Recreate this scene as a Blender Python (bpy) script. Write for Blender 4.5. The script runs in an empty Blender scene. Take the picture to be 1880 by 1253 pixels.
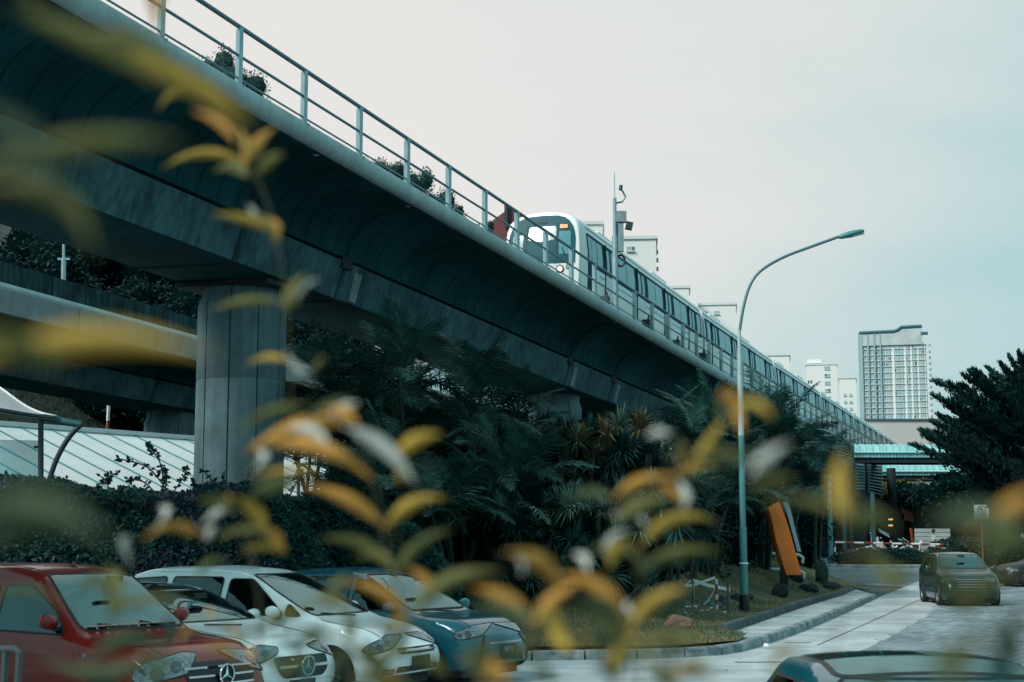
import bpy, bmesh, math, random
from mathutils import Vector, Matrix, noise
from mathutils.bvhtree import BVHTree
random.seed(7)
R = math.radians
SC = bpy.context.scene
COL = SC.collection

# ------------------------------------------------------------------ camera
FPX, HORIZON, EYE = 2800.0, 990.0, 2.1
PITCH = math.atan((HORIZON - 626.5) / FPX)
cam_data = bpy.data.cameras.new('camera')
cam = bpy.data.objects.new('camera', cam_data); COL.objects.link(cam)
cam_data.sensor_width = 36.0; cam_data.lens = FPX / 1880.0 * 36.0
cam_data.clip_start = 0.05; cam_data.clip_end = 4000
cam.location = (0, 0, EYE); cam.rotation_euler = (R(90) + PITCH, 0, 0)
cam_data.dof.use_dof = True; cam_data.dof.focus_distance = 42.0; cam_data.dof.aperture_fstop = 3.7
SC.camera = cam

# ------------------------------------------------------------------ sky and sun
world = bpy.data.worlds.new('World'); SC.world = world; world.use_nodes = True
wn, wl = world.node_tree.nodes, world.node_tree.links
wn.clear()
SUN_EL, SUN_AZ = R(40), R(-128)       # azimuth measured from +Y towards +X
w_out = wn.new('ShaderNodeOutputWorld'); w_bg = wn.new('ShaderNodeBackground')
w_sky = wn.new('ShaderNodeTexSky'); w_sky.sky_type = 'NISHITA'; w_sky.sun_disc = False
w_sky.sun_elevation = SUN_EL; w_sky.sun_rotation = SUN_AZ
w_sky.air_density = 1.0; w_sky.dust_density = 3.0
w_sc = wn.new('ShaderNodeVectorMath'); w_sc.operation = 'SCALE'; w_sc.inputs['Scale'].default_value = 0.10
wl.new(w_sky.outputs[0], w_sc.inputs[0])
w_tc = wn.new('ShaderNodeTexCoord')
w_dot = wn.new('ShaderNodeVectorMath'); w_dot.operation = 'DOT_PRODUCT'
w_dot.inputs[1].default_value = Vector((-0.30, 0.86, 0.42)).normalized()
wl.new(w_tc.outputs['Generated'], w_dot.inputs[0])
w_map = wn.new('ShaderNodeMapRange'); w_map.interpolation_type = 'SMOOTHSTEP'
w_map.inputs['From Min'].default_value = 0.66; w_map.inputs['From Max'].default_value = 0.965
w_noise = wn.new('ShaderNodeTexNoise'); w_noise.inputs['Scale'].default_value = 2.6
w_noise.inputs['Detail'].default_value = 5; w_noise.inputs['Roughness'].default_value = 0.55
w_nm = wn.new('ShaderNodeMapping'); w_nm.inputs['Scale'].default_value = (1, 1, 3.2)
wl.new(w_tc.outputs['Generated'], w_nm.inputs[0]); wl.new(w_nm.outputs[0], w_noise.inputs['Vector'])
w_ma = wn.new('ShaderNodeMath'); w_ma.operation = 'MULTIPLY_ADD'
w_ma.inputs[1].default_value = 0.22; w_ma.inputs[2].default_value = -0.11
wl.new(w_noise.outputs[0], w_ma.inputs[0])
w_add = wn.new('ShaderNodeMath'); w_add.operation = 'ADD'
wl.new(w_dot.outputs['Value'], w_add.inputs[0]); wl.new(w_ma.outputs[0], w_add.inputs[1])
wl.new(w_add.outputs[0], w_map.inputs['Value'])
w_mix = wn.new('ShaderNodeMix'); w_mix.data_type = 'RGBA'
w_mix.inputs['A'].default_value = (0.255, 0.49, 0.52, 1)
w_mix.inputs['B'].default_value = (0.665, 0.655, 0.635, 1)
wl.new(w_map.outputs[0], w_mix.inputs['Factor'])
w_mix2 = wn.new('ShaderNodeMix'); w_mix2.data_type = 'RGBA'; w_mix2.inputs['Factor'].default_value = 0.97
wl.new(w_sc.outputs[0], w_mix2.inputs['A']); wl.new(w_mix.outputs['Result'], w_mix2.inputs['B'])
wl.new(w_mix2.outputs['Result'], w_bg.inputs['Color']); w_bg.inputs['Strength'].default_value = 1.0
wl.new(w_bg.outputs[0], w_out.inputs['Surface'])
sun_data = bpy.data.lights.new('sun', 'SUN'); sun_data.energy = 2.7; sun_data.angle = R(20)
sun_data.color = (1.0, 0.985, 0.94)
sun = bpy.data.objects.new('sun', sun_data); COL.objects.link(sun)
sd = Vector((math.sin(SUN_AZ) * math.cos(SUN_EL), math.cos(SUN_AZ) * math.cos(SUN_EL), math.sin(SUN_EL)))
sun.rotation_euler = sd.to_track_quat('Z', 'Y').to_euler(); sun.location = sd * 60
SC.view_settings.view_transform = 'Standard'; SC.view_settings.look = 'None'
SC.view_settings.exposure = 0.30; SC.view_settings.gamma = 1.0
SC.view_settings.use_curve_mapping = False
SC.render.engine = 'CYCLES'
SC.cycles.max_bounces = 6; SC.cycles.diffuse_bounces = 3; SC.cycles.glossy_bounces = 3
SC.cycles.transmission_bounces = 4; SC.cycles.caustics_reflective = False; SC.cycles.caustics_refractive = False
SC.cycles.use_denoising = True

# ------------------------------------------------------------------ placing helpers
FW = Vector((0, math.cos(PITCH), math.sin(PITCH))); UP = Vector((0, -math.sin(PITCH), math.cos(PITCH)))
def ray(px, py):
    return FW + Vector((1, 0, 0)) * ((px - 940) / FPX) - UP * ((py - 626.5) / FPX)
def at(px, py, Y):
    "world point at ground distance Y seen at that bearing"
    r = ray(px, py); return Vector((0, 0, EYE)) + r * (Y / r.y)
def smooth(a, b, x):
    t = min(1, max(0, (x - a) / (b - a))); return t * t * (3 - 2 * t)
def gz(x, y):
    return 0.95 * smooth(52, 86, y)
def ground(px, py, lift=0.0):
    r = ray(px, py); z = 0
    for _ in range(60):
        t = (z + lift - EYE) / r.z
        p = Vector((0, 0, EYE)) + r * t
        z = 0.5 * z + 0.5 * gz(p.x, p.y)
    return Vector((p.x, p.y, z + lift))
def X_at(px, Y): return at(px, HORIZON, Y).x

# ------------------------------------------------------------------ tagging
def tag(o, label=None, cat=None, group=None, kind=None):
    if label: o['label'] = label
    if cat: o['category'] = cat
    if group: o['group'] = group
    if kind: o['kind'] = kind
    return o
def empty(name, loc=(0, 0, 0), rz=0.0, parent=None):
    o = bpy.data.objects.new(name, None); COL.objects.link(o)
    o.location = loc; o.rotation_euler = (0, 0, rz); o.empty_display_size = 0.2
    if parent: o.parent = parent
    return o
def copy_tree(o, parent=None):
    c = o.copy(); COL.objects.link(c); c.parent = parent
    for ch in list(o.children): copy_tree(ch, c)
    return c
LAST = [None]
def link_mesh(name, me, parent=None, loc=(0, 0, 0)):
    o = bpy.data.objects.new(name, me); COL.objects.link(o); o.location = loc
    if parent: o.parent = parent
    LAST[0] = o
    return o

# ------------------------------------------------------------------ mesh builder
class MB:
    def __init__(s): s.v = []; s.f = []; s.m = []
    def add(s, vs, fs, m=0):
        n = len(s.v); s.v += [tuple(v) for v in vs]; s.f += [tuple(i + n for i in f) for f in fs]; s.m += [m] * len(fs); return s
    def box(s, c, d, rz=0.0, m=0, tilt=None):
        hx, hy, hz = d[0] / 2, d[1] / 2, d[2] / 2
        M = Matrix.Rotation(rz, 3, 'Z')
        if tilt: M = M @ tilt
        vs = [Vector(c) + M @ Vector((sx * hx, sy * hy, sz * hz)) for sx in (-1, 1) for sy in (-1, 1) for sz in (-1, 1)]
        return s.add(vs, [(0, 1, 3, 2), (4, 6, 7, 5), (0, 4, 5, 1), (2, 3, 7, 6), (0, 2, 6, 4), (1, 5, 7, 3)], m)
    def tube(s, pts, r, n=8, m=0, cap=True):
        pts = [Vector(p) for p in pts]; k = len(pts)
        rs = r if isinstance(r, (list, tuple)) else [r] * k
        rings = []; prev = None
        for i, p in enumerate(pts):
            t = (pts[min(i + 1, k - 1)] - pts[max(i - 1, 0)])
            if t.length < 1e-9: t = Vector((0, 0, 1))
            t.normalize()
            if prev is None:
                a = Vector((0, 0, 1)) if abs(t.z) < 0.9 else Vector((1, 0, 0))
                prev = t.cross(a).normalized()
            u = (prev - t * prev.dot(t)).normalized(); prev = u; w = t.cross(u)
            rings.append([p + (u * math.cos(2 * math.pi * j / n) + w * math.sin(2 * math.pi * j / n)) * rs[i] for j in range(n)])
        vs = [q for rg in rings for q in rg]; fs = []
        for i in range(k - 1):
            for j in range(n):
                a = i * n + j; b = i * n + (j + 1) % n
                fs.append((a, b, b + n, a + n))
        if cap:
            fs.append(tuple(range(n - 1, -1, -1))); fs.append(tuple(range((k - 1) * n, k * n)))
        return s.add(vs, fs, m)
    def loft(s, secs, closed=True, cap=True, m=0):
        n = len(secs[0]); vs = [q for sec in secs for q in sec]; fs = []
        for i in range(len(secs) - 1):
            for j in range(n if closed else n - 1):
                a = i * n + j; b = i * n + (j + 1) % n
                fs.append((a, a + n, b + n, b))
        if cap and closed:
            fs.append(tuple(range(n))); fs.append(tuple(range(len(secs) * n - 1, (len(secs) - 1) * n - 1, -1)))
        return s.add(vs, fs, m)
    def lathe(s, prof, n=16, o=(0, 0, 0), axis='Z', m=0):
        vs = []; fs = []
        for r, z in prof:
            for j in range(n):
                a = 2 * math.pi * j / n
                if axis == 'Z': p = (r * math.cos(a), r * math.sin(a), z)
                else: p = (r * math.cos(a), z, r * math.sin(a))
                vs.append((p[0] + o[0], p[1] + o[1], p[2] + o[2]))
        for i in range(len(prof) - 1):
            for j in range(n):
                a = i * n + j; b = i * n + (j + 1) % n
                fs.append((a, b, b + n, a + n))
        return s.add(vs, fs, m)
    def plate(s, poly, thick, m=0):
        "poly: list of 3D points in one plane; extruded along its normal"
        ps = [Vector(p) for p in poly]; nn = (ps[1] - ps[0]).cross(ps[2] - ps[1]).normalized() * thick
        k = len(ps); vs = ps + [p + nn for p in ps]
        fs = [tuple(range(k - 1, -1, -1)), tuple(range(k, 2 * k))] + [(i, (i + 1) % k, (i + 1) % k + k, i + k) for i in range(k)]
        return s.add(vs, fs, m)
    def mesh(s, name, mats, sm=None):
        me = bpy.data.meshes.new(name); me.from_pydata(s.v, [], s.f)
        for mt in (mats if isinstance(mats, (list, tuple)) else [mats]): me.materials.append(mt)
        if any(s.m): me.polygons.foreach_set('material_index', s.m)
        if sm is not None:
            me.shade_smooth()
            if sm > 0: me.set_sharp_from_angle(angle=R(sm))
        me.update(); return me
    def build(s, name, mats, parent=None, sm=None, loc=(0, 0, 0)):
        return link_mesh(name, s.mesh(name, mats, sm), parent, loc)

# ------------------------------------------------------------------ materials
MATS = {}
def mat(name, col, rough=0.7, var=0.0, scale=2.0, bump=0.0, bscale=None, metal=0.0, coat=0.0, spec=0.5,
        stretch=(1, 1, 1), col2=None, emit=None, trans=0.0, objvar=0.0, detail=6, streak=0.0, alpha=1.0):
    if name in MATS: return MATS[name]
    m = bpy.data.materials.new(name); m.use_nodes = True; MATS[name] = m
    nt = m.node_tree; n, l = nt.nodes, nt.links
    b = n['Principled BSDF']
    b.inputs['Base Color'].default_value = (*col, 1); b.inputs['Roughness'].default_value = rough
    b.inputs['Metallic'].default_value = metal; b.inputs['Specular IOR Level'].default_value = spec
    if coat: b.inputs['Coat Weight'].default_value = coat; b.inputs['Coat Roughness'].default_value = 0.04
    if alpha < 1: b.inputs['Alpha'].default_value = alpha
    if emit: b.inputs['Emission Color'].default_value = (*emit[:3], 1); b.inputs['Emission Strength'].default_value = emit[3]
    cur = None
    if var or bump or streak:
        g = n.new('ShaderNodeNewGeometry'); mp = n.new('ShaderNodeMapping'); mp.inputs['Scale'].default_value = stretch
        l.new(g.outputs['Position'], mp.inputs[0])
        nz = n.new('ShaderNodeTexNoise'); nz.inputs['Scale'].default_value = scale; nz.inputs['Detail'].default_value = detail
        nz.inputs['Roughness'].default_value = 0.62
        l.new(mp.outputs[0], nz.inputs['Vector'])
    if var:
        c2 = col2 or tuple(c * (1 - var) for c in col); c1 = tuple(min(1, c * (1 + var * 0.7)) for c in col) if not col2 else col
        rp = n.new('ShaderNodeMapRange'); rp.inputs['From Min'].default_value = 0.36; rp.inputs['From Max'].default_value = 0.64
        l.new(nz.outputs[0], rp.inputs['Value'])
        mx = n.new('ShaderNodeMix'); mx.data_type = 'RGBA'
        mx.inputs['A'].default_value = (*c2, 1); mx.inputs['B'].default_value = (*c1, 1)
        l.new(rp.outputs[0], mx.inputs['Factor']); cur = mx.outputs['Result']
    if streak:
        mp2 = n.new('ShaderNodeMapping'); mp2.inputs['Scale'].default_value = (3.2, 3.2, 0.22)
        l.new(g.outputs['Position'], mp2.inputs[0])
        nz2 = n.new('ShaderNodeTexNoise'); nz2.inputs['Scale'].default_value = 2.2; nz2.inputs['Detail'].default_value = 5
        l.new(mp2.outputs[0], nz2.inputs['Vector'])
        rp2 = n.new('ShaderNodeMapRange'); rp2.inputs['From Min'].default_value = 0.40; rp2.inputs['From Max'].default_value = 0.70
        rp2.inputs['To Min'].default_value = 1.0 - streak; rp2.inputs['To Max'].default_value = 1.0 + streak * 0.5
        l.new(nz2.outputs[0], rp2.inputs['Value'])
        ml = n.new('ShaderNodeMix'); ml.data_type = 'RGBA'; ml.blend_type = 'MULTIPLY'; ml.inputs['Factor'].default_value = 1
        if cur: l.new(cur, ml.inputs['A'])
        else: ml.inputs['A'].default_value = (*col, 1)
        l.new(rp2.outputs[0], ml.inputs['B']); cur = ml.outputs['Result']
    if objvar:
        oi = n.new('ShaderNodeNewGeometry')
        rp3 = n.new('ShaderNodeMapRange'); rp3.inputs['To Min'].default_value = 1 - objvar; rp3.inputs['To Max'].default_value = 1 + objvar
        l.new(oi.outputs['Random Per Island'], rp3.inputs['Value'])
        ml = n.new('ShaderNodeMix'); ml.data_type = 'RGBA'; ml.blend_type = 'MULTIPLY'; ml.inputs['Factor'].default_value = 1
        if cur: l.new(cur, ml.inputs['A'])
        else: ml.inputs['A'].default_value = (*col, 1)
        l.new(rp3.outputs[0], ml.inputs['B']); cur = ml.outputs['Result']
    if cur: l.new(cur, b.inputs['Base Color'])
    if bump:
        nb = nz
        if bscale:
            nb = n.new('ShaderNodeTexNoise'); nb.inputs['Scale'].default_value = bscale; nb.inputs['Detail'].default_value = 4
            l.new(g.outputs['Position'], nb.inputs['Vector'])
        bp = n.new('ShaderNodeBump'); bp.inputs['Strength'].default_value = bump; bp.inputs['Distance'].default_value = 0.03
        l.new(nb.outputs[0], bp.inputs['Height']); l.new(bp.outputs[0], b.inputs['Normal'])
    if trans:
        tr = n.new('ShaderNodeBsdfTranslucent'); ms = n.new('ShaderNodeMixShader'); ms.inputs[0].default_value = trans
        if cur: l.new(cur, tr.inputs['Color'])
        else: tr.inputs['Color'].default_value = (*col, 1)
        l.new(b.outputs[0], ms.inputs[1]); l.new(tr.outputs[0], ms.inputs[2]); l.new(ms.outputs[0], n['Material Output'].inputs['Surface'])
    return m

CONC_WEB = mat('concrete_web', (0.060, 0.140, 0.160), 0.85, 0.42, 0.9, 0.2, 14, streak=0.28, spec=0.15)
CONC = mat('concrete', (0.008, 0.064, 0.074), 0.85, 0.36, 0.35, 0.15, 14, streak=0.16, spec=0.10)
CONC_RIM_LIT = mat('concrete_rim_lit', (0.36, 0.46, 0.47), 0.62, 0.18, 0.7, 0.2, 20, spec=0.5, streak=0.1)  # edge beam concrete made paler, the sky light on it painted into the colour
CONC_DARK = mat('concrete_joint', (0.012, 0.022, 0.026), 0.9)
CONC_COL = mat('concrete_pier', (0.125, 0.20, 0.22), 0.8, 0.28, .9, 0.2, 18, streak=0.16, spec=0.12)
CONC_PATH = mat('concrete_paving', (0.43, 0.47, 0.485), 0.75, 0.30, .55, 0.25, 30, detail=9)
CONC_KERB = mat('concrete_kerb', (0.34, 0.40, 0.41), 0.8, 0.55, 3.2, 0.4, 25, col2=(0.09, 0.14, 0.15))
KERB_DARK = mat('mossy_kerb', (0.07, 0.09, 0.095), 0.9, 0.4, 3.0, 0.5, 25)
GALV = mat('galvanised_steel', (0.30, 0.43, 0.46), 0.45, 0.12, 3, metal=0.35)
RAILDARK = mat('painted_rail', (0.10, 0.20, 0.23), 0.45, metal=0.3)
BLACK = mat('black_rubber', (0.012, 0.014, 0.016), 0.6)
DARKMETAL = mat('dark_metal', (0.03, 0.06, 0.07), 0.5, metal=0.3)
CHROME = mat('chrome', (0.75, 0.80, 0.82), 0.15, metal=1.0)
# ------------------------------------------------------------------ ground
def grid_sheet(x0, x1, y0, y1, nx, ny, zf, name, m):
    b = MB(); vs = []; fs = []
    for j in range(ny + 1):
        for i in range(nx + 1):
            x = x0 + (x1 - x0) * i / nx; y = y0 + (y1 - y0) * j / ny
            vs.append((x, y, zf(x, y)))
    for j in range(ny):
        for i in range(nx):
            a = j * (nx + 1) + i; fs.append((a, a + 1, a + nx + 2, a + nx + 1))
    b.add(vs, fs); return b.build(name, m, sm=0)
GROUND_M = mat('asphalt_ground', (0.06, 0.08, 0.085), 0.9, 0.3, 0.8, 0.3, 30)
def ground_axis(a, b, far, step):
    v = []; x = a
    while x < b: v.append(x); x += step
    v.append(b); s = step
    while v[-1] < far: s *= 1.7; v.append(v[-1] + s)
    s = step
    while v[0] > -far: s *= 1.7; v.insert(0, v[0] - s)
    return v
gx = ground_axis(-60, 60, 2500, 4.0); gy = ground_axis(-8, 120, 2500, 4.0)
b = MB(); b.add([(x, y, gz(x, y) - 0.02) for y in gy for x in gx],
                [(j * len(gx) + i, j * len(gx) + i + 1, (j + 1) * len(gx) + i + 1, (j + 1) * len(gx) + i) for j in range(len(gy) - 1) for i in range(len(gx) - 1)])
o = b.build('ground', GROUND_M, sm=0); tag(o, 'dark asphalt ground spreading under the whole place', kind='structure')

def fan_sheet(pts, name, m, lift, sub=3):
    "planar region given by two polylines of equal length (left, right); follows the ground"
    L, Rr = pts; b = MB(); vs = []; fs = []; k = sub + 1
    for a, c in zip(L, Rr):
        for i in range(k + 0):
            p = Vector(a).lerp(Vector(c), i / sub); vs.append((p.x, p.y, gz(p.x, p.y) + lift))
    for j in range(len(L) - 1):
        for i in range(sub):
            q = j * k + i; fs.append((q, q + 1, q + k + 1, q + k))
    b.add(vs, fs); return b.build(name, m, sm=0)
def densify(pts, step):
    out = []
    for a, c in zip(pts[:-1], pts[1:]):
        a, c = Vector(a), Vector(c); n = max(1, int((c - a).length / step))
        for i in range(n): out.append(a.lerp(c, i / n))
    out.append(Vector(pts[-1])); return out
def catmull(pts, n=6):
    P = [Vector(p) for p in pts]; P = [2 * P[0] - P[1]] + P + [2 * P[-1] - P[-2]]; out = []
    for i in range(1, len(P) - 2):
        for k in range(n):
            t = k / n; a, b_, c, d = P[i - 1], P[i], P[i + 1], P[i + 2]
            out.append(0.5 * ((2 * b_) + (c - a) * t + (2 * a - 5 * b_ + 4 * c - d) * t * t + (3 * b_ - a - 3 * c + d) * t ** 3))
    out.append(P[-2]); return out

# outer kerb line (foot of its road face) and inner kerb line, read as places on the ground
OUT = [(-9.0, 27.3), (-1.5, 26.5)] + [ground(*q).xy[:] for q in ((975, 1214), (1200, 1210), (1330, 1203), (1400, 1186), (1500, 1149), (1612, 1098))]
OUT = [(p[0], p[1], 0) for p in OUT]
OUTC = catmull(OUT, 8)
INN = [(q.x, q.y, 0) for q in (ground(1335, 1174), (ground(1400, 1150)), ground(1480, 1121), ground(1572, 1088))]
INNC = densify(INN, 0.9)
PATH_L = [ground(*q) for q in ((700, 1236), (985, 1222), (1200, 1219), (1330, 1211), (1400, 1193), (1500, 1156), (1612, 1105), (1700, 1072), (1800, 1058))]

# road apron of pale concrete: from the kerb to the brick paving
road_pts = [ground(*q) for q in ((-200, 1330), (985, 1300), (1500, 1212), (1600, 1165), (1695, 1098), (1760, 1072))]
o = fan_sheet(([Vector((-14, 27.2, 0)), Vector((-1.5, 26.35, 0)), OUTC[16], OUTC[28], OUTC[42], OUTC[50], OUTC[-1], Vector((17.5, 66, 0)), Vector((19, 74, 0))],
               [Vector((-14, 8, 0)), Vector((-1.5, 8, 0)), Vector((2.5, 10, 0)), Vector((4.8, 18, 0)), ground(1560, 1215), ground(1640, 1170), ground(1760, 1098), Vector((20.5, 66, 0)), Vector((23, 74, 0))]),
              'road_apron', CONC_PATH, 0.006, 6)
tag(o, 'pale concrete apron of the car park road', kind='structure')
o = grid_sheet(-30, 30, -4, 24, 30, 20, lambda x, y: -0.005, 'car_park', mat('car_park_surface', (0.16, 0.19, 0.20), 0.85, 0.2, 1.0, 0.3, 40))
tag(o, 'grey worn surface of the car park under the parked cars', kind='structure')

# brick paved road
BR_A, BR_B = Vector((5.2, 26)), Vector((14.6, 54))
def brick_left(y):  # the ragged left border of the brick paving
    pts = ((20, 3.8), (26.5, 5.2), (29, 6.4), (33, 7.9), (38, 9.7), (44, 11.7), (50, 13.6), (55, 15.0), (62, 15.5), (64, 12), (90, 13))
    for (a, xa), (c, xc) in zip(pts[:-1], pts[1:]):
        if a <= y <= c: return xa + (xc - xa) * (y - a) / (c - a)
    return pts[0][1] if y < 20 else pts[-1][1]
ys = [20 + i * 1.0 for i in range(76)]
o = fan_sheet(([Vector((brick_left(y) + 0.1, y, 0)) for y in ys], [Vector((44, y, 0)) for y in ys]), 'brick_road', mat('paver_bed', (0.19, 0.225, 0.245), 0.9, 0.3, 3), 0.011, 12)
tag(o, 'brick paved car park road running back to the barrier', kind='structure'); brick_road = o
PAVER = mat('paver', (0.27, 0.335, 0.365), 0.75, 0.35, 0.22, 0.2, 40, objvar=0.28, col2=(0.16, 0.21, 0.235), spec=0.5)
PAVER_RED = mat('paver_red', (0.33, 0.34, 0.36), 0.75, 0.2, 0.3, objvar=0.2)
ang = R(62); ca, sa = math.cos(ang), math.sin(ang)
pv_near = []; pv_far = MB()
bw, bh = 0.40, 0.20
random.seed(3)
for j in range(-170, 60):
    for i in range(-20, 130):
        u = i * bw + (0.5 * bw if j % 2 else 0); v = 24 + j * bh
        x = 8 + (u * ca - (v - 24) * sa); y = 24 + (u * sa + (v - 24) * ca)
        if not 23.5 < y < 62: continue
        if x < brick_left(y) + random.uniform(0, .5) or x > 3.2 + y * 0.385: continue
        px = 940 + FPX * x / y
        d = (y, x, u, v)
        if len(pv_near) < 300 and y < 31.2 and px < 1880 and abs(x - (y*0.2)) < 5: pv_near.append((x, y))
        else:
            z = gz(x, y); ru = random.uniform(0, .006)
            hx, hy = bw / 2 - .009, bh / 2 - .008
            q = [(x + a * ca - c * sa, y + a * sa + c * ca) for a, c in ((-hx, -hy), (hx, -hy), (hx, hy), (-hx, hy))]
            zt = z + .024 + ru; zb = z + .009
            pv_far.add([(p[0], p[1], zb) for p in q] + [(p[0], p[1], zt) for p in q], [(4, 5, 6, 7), (0, 1, 5, 4), (1, 2, 6, 5), (3, 0, 4, 7)])
o = pv_far.build('paver_field', PAVER, brick_road); tag(o, kind='stuff')
one = MB().box((0, 0, 0), (bw - .018, bh - .016, .03)).mesh('paver', PAVER)
for x, y in pv_near:
    o = link_mesh('paver', one, brick_road, (x, y, .012 + random.uniform(0, .006))); o.rotation_euler = (0, 0, ang)

# concrete apron slabs with drain slots
slot = MB()
for q in ((1395, 1217, 90), (1465, 1181, 46), (1512, 1156, 46), (1560, 1134, 44), (1592, 1113, 40), (1625, 1098, 36), (1650, 1090, 30)):
    p = ground(q[0], q[1]); w = q[2] / FPX * p.y
    slot.box((p.x, p.y, p.z + .010), (w, .16, .006), R(4))
o = slot.build('drain_slot', mat('slot', (0.09, 0.17, 0.19), 0.6)); tag(o, 'dark drain slots cut across the pale concrete apron', 'drain', kind='structure')
jn = MB()
for a, c in (((985, 1226), (1470, 1231)), ((1500, 1185), (1700, 1096)), ((1640, 1090), (1760, 1086)), ((1700, 1142), (1900, 1150))):
    A, C_ = ground(*a, .013), ground(*c, .013); d = (C_ - A).normalized(); s = Vector((-d.y, d.x, 0)) * .012
    jn.add([A - s, A + s, C_ + s, C_ - s], [(0, 1, 2, 3)])
o = jn.build('expansion_joint', mat('joint_line', (0.05, 0.06, 0.065), 0.9)); tag(o, 'dark joint lines between the concrete slabs of the apron', kind='structure')
# leaves and rubbish lying on the apron
LIT = MB(); random.seed(5)
for _ in range(120):
    p = ground(random.uniform(985, 1750), random.uniform(1130, 1245)); a = random.uniform(0, 6.3); s = random.uniform(.02, .06)
    LIT.add([(p.x + s * math.cos(a + k * 1.57) * (1 if k % 2 else .5), p.y + s * math.sin(a + k * 1.57) * (1 if k % 2 else .5), p.z + .03 + random.uniform(0, .02)) for k in range(4)], [(0, 1, 2, 3)])
o = LIT.build('litter', mat('dry_leaf', (0.10, 0.08, 0.05), 0.8)); tag(o, 'small dry leaves scattered over the pale road', kind='stuff')

def kerb(line, name, label, m, w, h, up, n_max=60, step=0.95):
    t = empty(name); tag(t, label, 'kerb')
    # resample into stones of equal length
    P = [Vector((p[0], p[1], 0)) for p in line]; L = [0]
    for a, c in zip(P[:-1], P[1:]): L.append(L[-1] + (c - a).length)
    def at_s(s):
        for i in range(len(P) - 1):
            if s <= L[i + 1] or i == len(P) - 2:
                return P[i].lerp(P[i + 1], (s - L[i]) / max(1e-6, L[i + 1] - L[i]))
    k = int(L[-1] / step)
    for i in range(k):
        a, c = at_s(i * step + .022), at_s((i + 1) * step - .022); d = (c - a).normalized(); nrm = Vector((-d.y, d.x, 0))
        za, zc = gz(a.x, a.y), gz(c.x, c.y); r = random.uniform(-.006, .006)
        prof = [(0, 0), (0.015, h - .03), (.035, h), (w - .03, h + .004), (w, h - .03), (w, -.05)]
        s1 = [Vector((a.x, a.y, za + z + r)) + nrm * u for u, z in prof]; s2 = [Vector((c.x, c.y, zc + z + r)) + nrm * u for u, z in prof]
        MB().loft([s1, s2]).build('kerb_stone', m, t)
    return t
kerb(OUTC, 'road_kerb', 'pale stained concrete kerb curving from the parked cars along the apron', CONC_KERB, .20, .17, 0)
kerb(INNC, 'lawn_kerb', 'dark mossy kerb edging the lawn above the drain strip', KERB_DARK, .22, .30, 0)
# drain strip between the kerbs
lf = [Vector((-1.6, 26.62, 0)), OUTC[12] + Vector((0, .25, 0)), OUTC[20] + Vector((0, .25, 0)), OUTC[30] + Vector((-.05, .2, 0))] + [OUTC[i] + Vector((-.15, .1, 0)) for i in (36, 42, 48, 52, -1)]
rt_ = [Vector((-1.6, 29, 0)), Vector((0.8, 29.4, 0)), Vector((2.6, 29.6, 0)), Vector((3.9, 30.0, 0)), Vector(INN[0]) + Vector((0, .1, 0)), Vector(INN[1]), Vector(INN[2]), Vector(INNC[-6]), Vector(INNC[-1])]
o = fan_sheet((lf, rt_), 'footpath', CONC_PATH, 0.12, 2); tag(o, 'pale concrete strip of path between the two kerbs', kind='structure')

# lawn: a low mound behind the kerbs
LAWN = [(-9, 27.6), (-2, 27.5), (1.2, 27.7), (3.2, 28.2), (4.3, 29.4), (4.75, 31.3)] + [(p.x - .24, p.y + .1) for p in INNC] + [(13.8, 60), (13.5, 66), (6, 68), (-9, 68)]
def in_poly(x, y, P):
    c = False; j = len(P) - 1
    for i in range(len(P)):
        if (P[i][1] > y) != (P[j][1] > y) and x < (P[j][0] - P[i][0]) * (y - P[i][1]) / (P[j][1] - P[i][1]) + P[i][0]: c = not c
        j = i
    return c
def edge_d(x, y, P):
    m = 1e9
    for i in range(len(P)):
        ax, ay = P[i - 1][0], P[i - 1][1]; bx, by = P[i][0], P[i][1]; dx, dy = bx - ax, by - ay
        t = max(0, min(1, ((x - ax) * dx + (y - ay) * dy) / (dx * dx + dy * dy + 1e-9)))
        m = min(m, math.hypot(x - ax - t * dx, y - ay - t * dy))
    return m
def lawn_z(x, y):
    d = edge_d(x, y, LAWN)
    return gz(x, y) + .2 + .35 * smooth(0, 7, d) + 1.0 * smooth(30.5, 42, y) * smooth(8.0, 2.5, x - .22 * (y - 40)) * smooth(0, 3, d) + .45 * smooth(46, 54, y) * smooth(13, 9, x - .22 * (y - 50)) * smooth(0, 2, d) + .03 * noise.noise(Vector((x * .8, y * .8, 0)))
def lawn_at(px, py):
    r = ray(px, py); z = .3
    for _ in range(80):
        p = Vector((0, 0, EYE)) + r * ((z - EYE) / r.z); z = .6 * z + .4 * lawn_z(p.x, p.y)
    return Vector((p.x, p.y, z))
GRASS_G = mat('lawn_soil', (0.12, 0.12, 0.06), 0.95, 0.5, 0.9, 0.6, 18, col2=(0.06, 0.075, 0.045))
bm = bmesh.new()
vs = [bm.verts.new((p[0], p[1], 0)) for p in LAWN]; bm.faces.new(vs)
for ax, lo, hi in ((0, -9, 15), (1, 27, 68)):
    k = lo + .5
    while k < hi:
        co = [0, 0, 0]; no = [0, 0, 0]; co[ax] = k; no[ax] = 1
        bmesh.ops.bisect_plane(bm, geom=bm.verts[:] + bm.edges[:] + bm.faces[:], plane_co=co, plane_no=no); k += .5 if ax == 0 else .7
for v in bm.verts: v.co.z = lawn_z(v.co.x, v.co.y)
bmesh.ops.recalc_face_normals(bm, faces=bm.faces)
for f in bm.faces:
    if f.normal.z < 0: f.normal_flip()
me = bpy.data.meshes.new('lawn'); bm.to_mesh(me); bm.free(); me.materials.append(GRASS_G)
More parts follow.
